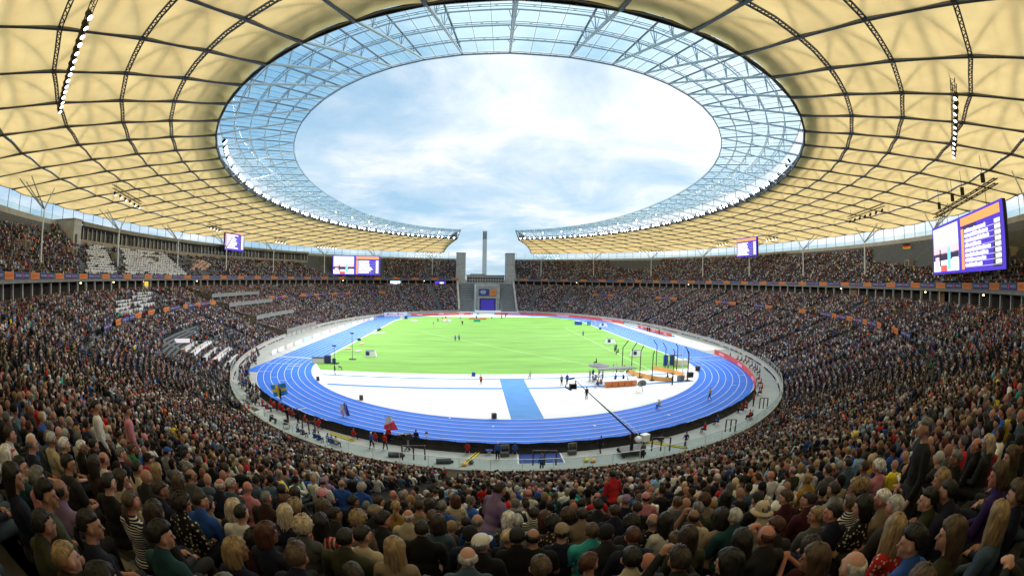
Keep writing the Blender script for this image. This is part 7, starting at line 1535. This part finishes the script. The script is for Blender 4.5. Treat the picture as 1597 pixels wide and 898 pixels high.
# crowd flag in the right upper tier and other small ones
def at_upper(x, y):
    d = px_ray(x, y); t = np.arange(40, 260, .1); P = CAM+d*t[:, None]
    for q in P:
        if q[2] > 33: break
        l_ = math.atan2(q[1], q[0]); 
        rr = (abs(math.cos(l_)/97.5)**2.1+abs(math.sin(l_)/133.6)**2.1)**(-1/2.1); r1 = (abs(math.cos(l_)/110)**2.1+abs(math.sin(l_)/146)**2.1)**(-1/2.1); r0 = (abs(math.cos(l_)/93.6)**2.1+abs(math.sin(l_)/129.6)**2.1)**(-1/2.1)
        f = (math.hypot(q[0], q[1])-r0)/(r1-r0)
        if 0 < f < 1 and q[2] <= UZ0+(UZ1-UZ0)*f+1.0: return q
    return P[-1]
q = at_upper(1414, 388); r = empty('flag', tuple(q), -1.0, label='black, red and yellow striped flag held up in the right upper tier', cat='flag'); cloth('flag_cloth', [(-1.2, 0, 1.2), (1.2, 0, 1.3), (1.2, 0, .1), (-1.2, 0, 0)], 8, 6, .08, [m_black, m_fr, m_fy], lambda u, v: min(2, int(v*3)), r, 2)
# ------------------------------------------------------------------ hammer cage
cage = empty('hammer_cage', (*on_z(1020, 588)[:2], 0), 0, label='black hammer cage of ten tall posts with bent tops on the right infield', cat='cage')
def cpart(b, name, m): o = b.build(name, m, cage); o.location = -cage.location; return o
for (x, y, kx, ky, tx, ty) in ((970, 579, 971, 542, 980, 531), (984.5, 581, 986, 545, 993.5, 534), (997.5, 589, 999.5, 548, 1004, 539), (1016.5, 593.5, 1018, 553, 1021, 547), (1023, 574, 1024, 538, 1019.5, 530), (1037, 577, 1038.5, 542, 1034, 534), (1050, 583, 1050.5, 548, 1050, 544), (1055, 581, 1055.5, 541, 1054, 536), (1072, 593.5, 1073, 550, 1069, 540), (1071.5, 594, 1072.5, 552, 1071, 543)):
    g = on_z(x, y); dd = np.linalg.norm(g-CAM); dk = px_ray(kx, ky); hk = CAM[2]+dk[2]/math.hypot(dk[0], dk[1])*math.hypot(g[0]-CAM[0], g[1]-CAM[1]); dt_ = px_ray(tx, ty); t = math.hypot(g[0]-CAM[0], g[1]-CAM[1])/math.hypot(dt_[0], dt_[1]); T = CAM+dt_*t
    b = MB(); b.tube([(g[0], g[1], 0), (g[0], g[1], hk), tuple(T)], .085, 6); cpart(b, 'post', m_blk); b = MB().box((g[0], g[1], .06), (.7, .7, .12)); cpart(b, 'foot', m_blk)
b = MB(); g = on_z(1063, 592); b.tube([(g[0], g[1], 0), (g[0], g[1], 5.4)], .11, 6); cpart(b, 'inner_post', m_steell)
ob = empty('orange_barrier', (*on_z(1015, 590)[:2], 0), 0, label='low wavy orange barrier round the front of the hammer cage', cat='barrier'); P = smooth_path([on_z(x, y)[:2] for x, y in ((978, 582), (992, 586), (1012, 592), (1035, 595), (1050, 595))]); o = wall_strip('lower_strip', P, .05, .8, m_orangeb, .05, parent=ob); o.location = -ob.location
P = smooth_path([on_z(x, y)[:2] for x, y in ((1017, 577), (1035, 580), (1052, 583.5), (1064, 588), (1067, 592))]); o = wall_strip('upper_strip', P, .05, .8, m_orangeb, .05, parent=ob); o.location = -ob.location
# ------------------------------------------------------------------ things on the infield
SC = {'monitor_trolley': .52, 'padded_case': .6, 'gear': .6, 'tv_camera': .8, 'shelter': .42, 'light_stand': .6}
def thing(nm, x, y, rz, lab, cat, parts, group=None, sc=1.0):
    g = on_z(x, y); r = empty(nm, (g[0], g[1], .03), rz, label=lab, cat=cat, group=group); r.scale = (SC.get(nm, sc),)*3
    for pn, b, m in parts: b.build(pn, m, r)
    return r
def wedge(w_, d_, h, top=.72): return MB().box((0, 0, h/2), (w_, d_, h), taper=top)
for x, y, lab in ((578, 556, 'white and blue padded wedge mat alone on the left grass'), (951.5, 535.5, 'navy and white padded wedge mat on the grass left of the cage'), (992, 555, 'white and navy padded wedge mat behind the hammer cage'), (941, 509, 'white wedge mat at the far right corner of the grass')):
    thing('wedge_mat', x, y, .1, lab, 'mat', (('mat_body', wedge(2.6, 1.4, 1.25), m_white), ('blue_panel', MB().box((-.55, -.62, .60), (.75, .06, 1.0)), m_navy), ('top_cover', MB().box((0, 0, 1.27), (1.9, 1.05, .04)), m_navy)))
for x, y, lab in ((563.5, 623.5, 'small black loudspeaker left on the white infield'), (770.5, 652.5, 'small black loudspeaker on the infield in front of the runway'), (496, 593.5, 'small black loudspeaker beside lane one at the left'), (1148.5-0, 0, '')):
    if not lab: continue
    thing('loudspeaker', x, y, .3, lab, 'loudspeaker', (('cabinet', MB().box((0, 0, .32), (.5, .45, .62)), m_blk), ('grille', MB().box((0, -.24, .32), (.42, .03, .5)), m_concd)))
thing('implement_boxes', 503, 566, .2, 'cream and blue equipment boxes at the left corner of the white infield', 'box', (('cream_box', MB().box((-.8, 0, .5), (2.4, 1.2, 1.0)), mat('cream_board', (.7, .68, .55), .7)), ('blue_box', MB().box((1.1, 0, .75), (1.2, 1.2, 1.5)), m_navy), ('lid', MB().box((-.8, 0, 1.03), (2.5, 1.3, .06)), m_blk)))
for i, (x, y, h) in enumerate(((522, 567, 3.4), (550, 560.5, 5.2))): thing('mast', x, y, 0, ('short' if i == 0 else 'tall') + ' slim dark mast with a device on top at the left edge of the grass', 'mast', (('pole', MB().tube([(0, 0, 0), (0, 0, h)], .06, 6), m_steel), ('head_box', MB().box((0, 0, h), (.7, .3, .25)), m_blk), ('foot', MB().box((0, 0, .08), (1.3, .9, .16)), m_blk)) + ((('blue_box', MB().box((0, -.3, .55), (.6, .5, 1.0)), m_navy),) if i == 0 else ()))
thing('blue_box', 738.5, 586.5, 0, 'small blue box on the grass edge in the middle', 'box', (('box_body', wedge(.7, .5, .6, .8), m_fn), ('lid', MB().box((0, 0, .62), (.5, .38, .04)), m_navy)))
for x, y, lab in ((933, 592, 'grey parasol table with officials on the right infield'),): thing('parasol', x, y, 0, lab, 'parasol', (('canopy', MB().lathe([(1.75, 2.3), (1.6, 2.42), (.1, 2.75)], (0, 0, 0), 14), mat('grey_canopy', (.16, .17, .19), .7)), ('pole', MB().tube([(0, 0, 0), (0, 0, 2.7)], .04, 6), m_steel), ('table_top', MB().lathe([(1.0, .72), (1.0, .78)], (0, 0, 0), 14), m_white)))
thing('bench', 967, 602, .05, 'long orange and white bench of boxes on the right infield', 'bench', tuple(('orange_box', MB().box((-2.1+i*1.05, -.35, .42), (.95, .5, .7)), m_orange) for i in range(5)) + (('table_top', MB().box((0, .3, .85), (5.6, 1.2, .07)), m_white), ('canopy', MB().box((.3, 2.6, 2.3), (6.2, 1.9, .12)), mat('grey_canopy', (.16, .17, .19), .7)), ('canopy_post', MB().tube([(-2.6, 2.6, 0), (-2.6, 2.6, 2.3)], .05, 5), m_orangeb), ('canopy_post', MB().tube([(3.2, 2.6, 0), (3.2, 2.6, 2.3)], .05, 5), m_orangeb)))
thing('camera_cart', 996, 612, .3, 'grey television camera cart with handles on the right infield', 'camera cart', (('camera_body', MB().box((.5, 0, 1.25), (1.1, .6, .6)), m_steel), ('cover', MB().ell((.6, 0, 1.35), (.7, .5, .45)), mat('grey_cover', (.12, .13, .13), .8)), ('leg', MB().tube([(.3, 0, 1.0), (-.2, .4, .05)], .05, 4), m_steell), ('leg', MB().tube([(.4, 0, 1.0), (.4, -.5, .05)], .05, 4), m_steell), ('leg', MB().tube([(.5, 0, 1.0), (1.1, .3, .05)], .05, 4), m_steell), ('handle', MB().tube([(-.3, 0, 1.2), (-1.1, 0, 1.6)], .04, 4), m_steell)))
thing('remote_camera', 896, 609, 0, 'small remote camera standing on the white infield left of the boom tip', 'camera', (('body', MB().box((0, 0, .9), (.5, .4, .4)), m_blk), ('leg', MB().tube([(0, 0, .8), (-.35, .2, 0)], .035, 4), m_blk), ('leg', MB().tube([(0, 0, .8), (.35, .2, 0)], .035, 4), m_blk), ('leg', MB().tube([(0, 0, .8), (0, -.4, 0)], .035, 4), m_blk)))
thing('notice_screen', 1046, 571, .1, 'two dark blue panels with cream cover beside the right end of the cage', 'panel', (('blue_panel', MB().box((-1.2, 0, 1.2), (.9, .3, 2.0)), m_fn), ('second_panel', MB().box((.2, 0, 1.2), (.9, .3, 2.0)), m_navy), ('cream_cover', MB().box((2.3, 0, .6), (2.8, 1.4, 1.1)), mat('cream_board', (.7, .68, .55), .7)), ('roof_panel', MB().box((1.2, .2, 2.1), (3.0, .8, .12)), m_steel)))
for i, (x, y) in enumerate(((1076, 588), (1061, 594), (1088, 578))): thing('equipment_case', x, y, .4*i, ['dark equipment case beside the last cage post', 'grey wheeled case at the foot of the cage', 'small black case at the right edge of the white infield'][i], 'case', (('case_body', MB().box((0, 0, .4), (1.0, .7, .75)), m_blk if i != 1 else m_steel), ('lid', MB().box((0, 0, .8), (1.05, .75, .06)), m_concd)))
thing('green_mat', 744, 501.5, 0, 'green mat lying at the far edge of the grass in front of the gate', 'mat', (('mat_body', wedge(2.6, 1.6, .9, .9), mat('green_cover', (.01, .30, .16), .6)), ('edge', MB().box((0, 0, .93), (2.3, 1.4, .04)), mat('green_cover', (.01, .30, .16), .6))))
thing('red_runner', 745, 497.8, 0, 'narrow red strip behind the green mat at the far end', 'strip', (('red_board', MB().box((0, 0, .25), (7.2, .4, .45)), m_red), ('board_top', MB().box((0, 0, .49), (7.2, .44, .03)), m_redp)))
thing('far_wall_box', 697, 502, 0, 'white boxes in front of the far athlete group', 'box', (('white_box', MB().box((-.8, 0, .45), (1.2, .8, .9)), m_white), ('white_box', MB().box((.9, .2, .45), (1.4, .8, .9)), m_white), ('pink_box', MB().box((0, .1, .6), (.5, .6, 1.2)), m_pink)))
thing('far_low_box', 631, 497, 0, 'cream and blue boxes at the far left corner of the track', 'box', (('cream_box', MB().box((-1, 0, .5), (1.6, .9, 1)), mat('cream_board', (.7, .68, .55), .7)), ('blue_box', MB().box((.6, 0, .6), (1.1, .9, 1.2)), m_fn)))
thing('far_white_mat', 646, 501, 0, 'flat white mat at the far left corner of the grass', 'mat', (('mat_body', wedge(2.6, 1.2, .5, .95), m_white), ('edge', MB().box((0, 0, .53), (2.4, 1.1, .03)), m_line)))
thing('inflatable_arch', 916, 507, -.5, 'row of blue figures and orange arch at the far right corner', 'arch', (('blue_block', MB().box((-3.4, 0, .6), (2.6, .8, 1.2)), m_fn), ('orange_hoop', MB().tube([(2.2+.9*math.cos(a), 0, .9+.9*math.sin(a)) for a in np.linspace(-.9, PI+.9, 12)], .17, 6), m_orangeb), ('cyan_block', MB().box((.6, 0, .8), (1.4, .6, 1.4)), m_lblue)))
# hurdles / cones near the sector at left
for i, (x, y, m, lab) in enumerate(((559, 548.5, m_white, 'white flat marker on the grass near the tall mast'), (543, 545, m_pink, 'pink flat marker on the left grass edge'), (590, 520.5, m_white, 'long white box lying beside the left straight'), (565, 536.5, m_pink, 'small pink marker beside the left straight'))): thing('marker', x, y, .75, lab, 'marker', (('marker_body', MB().box((0, 0, .15), (4.6 if i == 2 else 1.3, .5, .28)), m), ('marker_top', MB().box((0, 0, .30), (4.4 if i == 2 else 1.1, .4, .03)), m_line)))
for i, (x, y) in enumerate(((592.5, 514.5), (590, 516), (560, 531), (936, 513.5))): thing('ground_box', x, y, .6, ['black box on the inner edge of the left straight, farther of two', 'black box on the inner edge of the left straight, nearer of two', 'black box halfway along the inner edge of the left straight', 'black box on the inner edge of the right straight'][i], 'box', (('box_body', MB().box((0, 0, .25), (.8, .5, .5)), m_blk), ('box_lid', MB().box((0, 0, .52), (.82, .52, .04)), m_concd)))
# ------------------------------------------------------------------ camera crane and equipment on the apron
base = on_z(984, 708); tip = CAM+px_ray(897.5, 593)*46.0; r = empty('camera_crane', (base[0], base[1], .03), 0, label='long black camera crane reaching from the near walkway over the white infield', cat='crane')
piv = np.array([0, 0, 2.1]); tp = tip-np.array([base[0], base[1], .03]); tail = piv-(tp-piv)*.09
b = MB(); b.tube([tail, piv, tp], [.10, .10, .035], 6); b.build('boom', m_blk, r); b = MB(); b.tube([tail+[0, 0, .35], piv+[0, 0, .55], piv+(tp-piv)*.45+[0, 0, .05]], .03, 4); b.build('stay_cable', m_steell, r)
MB().tube([(0, 0, .3), (0, 0, 2.1)], .16, 8).build('column', m_blk, r); MB().box((0, 0, .4), (2.2, 1.4, .18)).build('dolly_deck', m_blk, r)
for sx in (-1, 1):
    for sy in (-1, 1): MB().tube([(sx*.95, sy*.62, .25), (sx*.95, sy*.80, .25)], .25, 12).build('wheel', m_tyre, r)
MB().ell(tail+[0, 0, -.1], (.35, .5, .3)).build('counterweight', m_steell, r); b = MB(); b.tube([tp, tp+[0, 0, -.5]], .05, 5); b.box(tp+[-.25, 0, -.6], (.7, .5, .5)); b.build('camera_head', m_blk, r); b = MB(); b.tube([tp+[-.1, 0, .25], tp+[-.9, 0, .1], tp+[-1.0, 0, -.7], tp+[-.4, 0, -1.0]], .09, 5); b.build('camera_cradle', m_blk, r)
thing('white_case', 1005, 690, .3, 'white equipment cube right of the camera crane', 'case', (('case_body', MB().box((0, 0, .5), (.8, .65, .7)), m_white), ('case_lid', MB().box((0, 0, .87), (.84, .7, .05)), m_steell)))
thing('tv_camera', 637, 702, .6, 'big dark television camera on a wheeled pedestal by the fence', 'camera', (('camera_body', MB().box((0, 0, 1.75), (1.0, .6, .7)), m_blk), ('lens_hood', MB().box((-.8, .1, 1.95), (.8, .4, .35)), m_blk), ('pedestal', MB().tube([(0, 0, .3), (0, 0, 1.5)], .14, 8), m_steel), ('leg', MB().tube([(0, 0, .5), (-.7, -.3, .1)], .05, 4), m_blk), ('leg', MB().tube([(0, 0, .5), (.7, -.3, .1)], .05, 4), m_blk), ('leg', MB().tube([(0, 0, .5), (0, .7, .1)], .05, 4), m_blk), ('wheel', MB().tube([(-.05, -.2, .22), (.05, -.2, .22)], .2, 10), m_tyre), ('viewfinder', MB().box((.45, -.3, 2.0), (.3, .25, .25)), m_steel)))
thing('tripod', 666, 698, 0, 'bare metal tripod standing by the fence', 'tripod', (('leg', MB().tube([(0, 0, 1.5), (-.45, 0, 0)], .035, 4), m_steell), ('leg', MB().tube([(0, 0, 1.5), (.45, .1, 0)], .035, 4), m_steell), ('leg', MB().tube([(0, 0, 1.5), (0, .5, 0)], .035, 4), m_steell), ('head', MB().box((0, 0, 1.55), (.25, .2, .15)), m_blk)))
for x, y, lab in ((787, 711, 'dark open-framed monitor trolley left of the blue mat'), (892, 708, 'dark open-framed monitor trolley right of the blue mat')):
    thing('monitor_trolley', x, y, .1, lab, 'trolley', (('base_box', MB().box((0, 0, .35), (1.5, 1.0, .6)), m_concd), ('post', MB().tube([(-.65, -.4, .5), (-.75, -.2, 1.9)], .05, 4), m_steel), ('post', MB().tube([(.65, -.4, .5), (.75, -.2, 1.9)], .05, 4), m_steel), ('screen_frame', MB().box((0, .1, 1.75), (1.6, .12, .75)), m_steel), ('screen', MB().box((0, .02, 1.75), (1.3, .06, .55)), m_glassd)))
for x, y, rz_, ln, lab in ((740, 711, 1.15, 4.2, 'bright yellow cable ramp laid across the walkway near the centre'), (534, 682, -.5, 3.6, 'yellow cable cover beside the seated blue helpers'), (1034, 693, -.75, 5.2, 'yellow cable ramp right of the camera crane')): thing('cable_ramp', x, y, rz_, lab, 'ramp', (('ramp_body', MB().box((0, 0, .04), (ln, .38, .07)), m_yellow), ('ramp_ridge', MB().box((0, 0, .09), (ln*.98, .10, .03)), m_blk)))
for x, y, lab in ((692, 722, 'dark padded equipment trunk beside the left balustrade gate'), (617, 712, 'dark padded trunk left of the gate frame')): thing('padded_case', x, y, .1, lab, 'trunk', (('trunk_body', MB().tube([(-1.1, 0, .35), (1.1, 0, .35)], .38, 8), mat('slate_cover', (.06, .075, .09), .6)), ('trunk_base', MB().box((0, 0, .08), (2.1, .7, .12)), m_blk), ('wheel', MB().tube([(1.25, -.1, .2), (1.25, .1, .2)], .2, 10), m_tyre)))
for i, (x, y, m, lab) in enumerate(((724, 726, m_orangeb, 'orange folding chair lying by the near wall'), (925, 720, m_orangeb, 'orange folded barrier lying by the near wall right of the mat'), (914, 719, m_yellow, 'yellow cloth bundle beside the orange folded barrier'), (735, 723, m_blk, 'black bag beside the orange folding chair'))): thing('gear', x, y, .5*i, lab, 'gear', (('gear_body', MB().ell((0, 0, .25), (.55, .4, .25), 5, 8), m), ('gear_strap', MB().tube([(-.4, 0, .2), (0, 0, .75), (.5, 0, .9)], .03, 4), m)))
for i, (x, y, ps) in enumerate(((763, 709, 0), (650+27, 690, 0), (614, 691, 0))):
    if i == 1: continue
    thing('folding_stool', x, y, 0, ['empty white and blue folding stool by the fence near the centre', '', 'empty white and blue folding stool right of the standing red-bib man'][i], 'stool', (('seat', MB().box((0, 0, .45), (.6, .4, .05)), m_fn), ('leg', MB().tube([(-.3, 0, 0), (.3, 0, .44)], .03, 4), m_steell), ('leg', MB().tube([(.3, 0, 0), (-.3, 0, .44)], .03, 4), m_steell)))
thing('light_stand', 1030, 688, .4, 'dark tangle of lighting stands right of the white cube', 'stand', (('stand_body', MB().box((0, 0, .5), (1.0, .7, .5)), m_blk), ('leg', MB().tube([(-.2, 0, .5), (-1.5, .2, 1.5)], .05, 4), m_blk), ('leg', MB().tube([(.2, 0, .5), (1.2, .5, 1.6)], .05, 4), m_blk), ('leg', MB().tube([(0, 0, .5), (0, -.8, .05)], .05, 4), m_blk)))
for i, (x, y) in enumerate(((426, 660), (447, 668), (1170, 652))):
    w_ = ('wheel', MB().tube([(-.32, 0, .32), (-.36, 0, .32)], .32, 12), m_tyre), ('wheel', MB().tube([(.32, 0, .32), (.36, 0, .32)], .32, 12), m_tyre), ('seat', MB().box((0, 0, .5), (.5, .45, .06)), m_blk), ('backrest', MB().box((0, -.24, .8), (.5, .05, .55)), m_blk), ('frame', MB().tube([(-.28, .2, .5), (-.28, .55, .1), (.28, .55, .1), (.28, .2, .5)], .025, 4), m_steell)
    thing('wheelchair', x, y, .4*i, ['empty wheelchair at the left tunnel', 'dark wheelchair on the walkway right of the left tunnel', 'wheelchair on the walkway at the right bend'][i], 'wheelchair', w_)
# tunnel mouth at the left, its shaded depth drawn as a dark sheet
g = on_z(379, 645)[:2]; g2 = on_z(398, 652)[:2]; tm = empty('tunnel_mouth', (g[0], g[1], 0), math.atan2(g2[1]-g[1], g2[0]-g[0]), label='sunken tunnel mouth with pale coping in the walkway at the left bend', cat='tunnel'); MB().box((0, 0, .06), (5.2, 2.4, .04)).build('shade_floor', m_glassd, tm)
for x_, y_, sx_, sy_, m_ in ((0, 1.25, 5.6, .25, m_conc), (0, -1.25, 5.6, .25, m_stone), (2.7, 0, .25, 2.4, m_line), (-2.7, 0, .25, 2.4, m_conc)): MB().box((x_, y_, .4), (sx_, sy_, .8)).build('coping_wall', m_, tm)
# tent-like grey shelter at left tunnel
thing('shelter', 381, 636, .4, 'dark grey peaked shelter beside the left tunnel', 'shelter', (('roof', MB().add([(-2.2, -1.6, 1.6), (2.2, -1.6, 1.6), (2.2, 1.6, 1.6), (-2.2, 1.6, 1.6), (-1.0, 0, 2.6), (1.2, 0, 2.6)], [(0, 1, 5, 4), (1, 2, 5), (2, 3, 4, 5), (3, 0, 4)]), mat('slate_cover', (.06, .075, .09), .6)), ('wall', MB().box((0, 1.2, .8), (4.0, .1, 1.5)), m_blk), ('post', MB().box((-2.0, -1.4, .8), (.08, .08, 1.6)), m_blk), ('post', MB().box((2.0, -1.4, .8), (.08, .08, 1.6)), m_blk)))
# dense pack of helpers by the left bend (too small and tangled to count)
hp = []
for _ in range(260):
    x, y = RNG.uniform(364, 404), RNG.uniform(540, 626); p = on_z(x, y, 1.0)
    if np.hypot(p[0], min(0, p[1]+42.2)) < 47.6: continue
    if F0.f(p[:2]) > -.035: continue
    hp.append((p[0], p[1], 0.05+RNG.uniform(-.4, .0)+.4, RNG.uniform(0, 6.28)))
if len(hp) > 4: make_crowd('crowd', hp, 'tangle of helpers, officials and team members beside the left bend')
print('helpers', len(hp), 'field persons', fp)
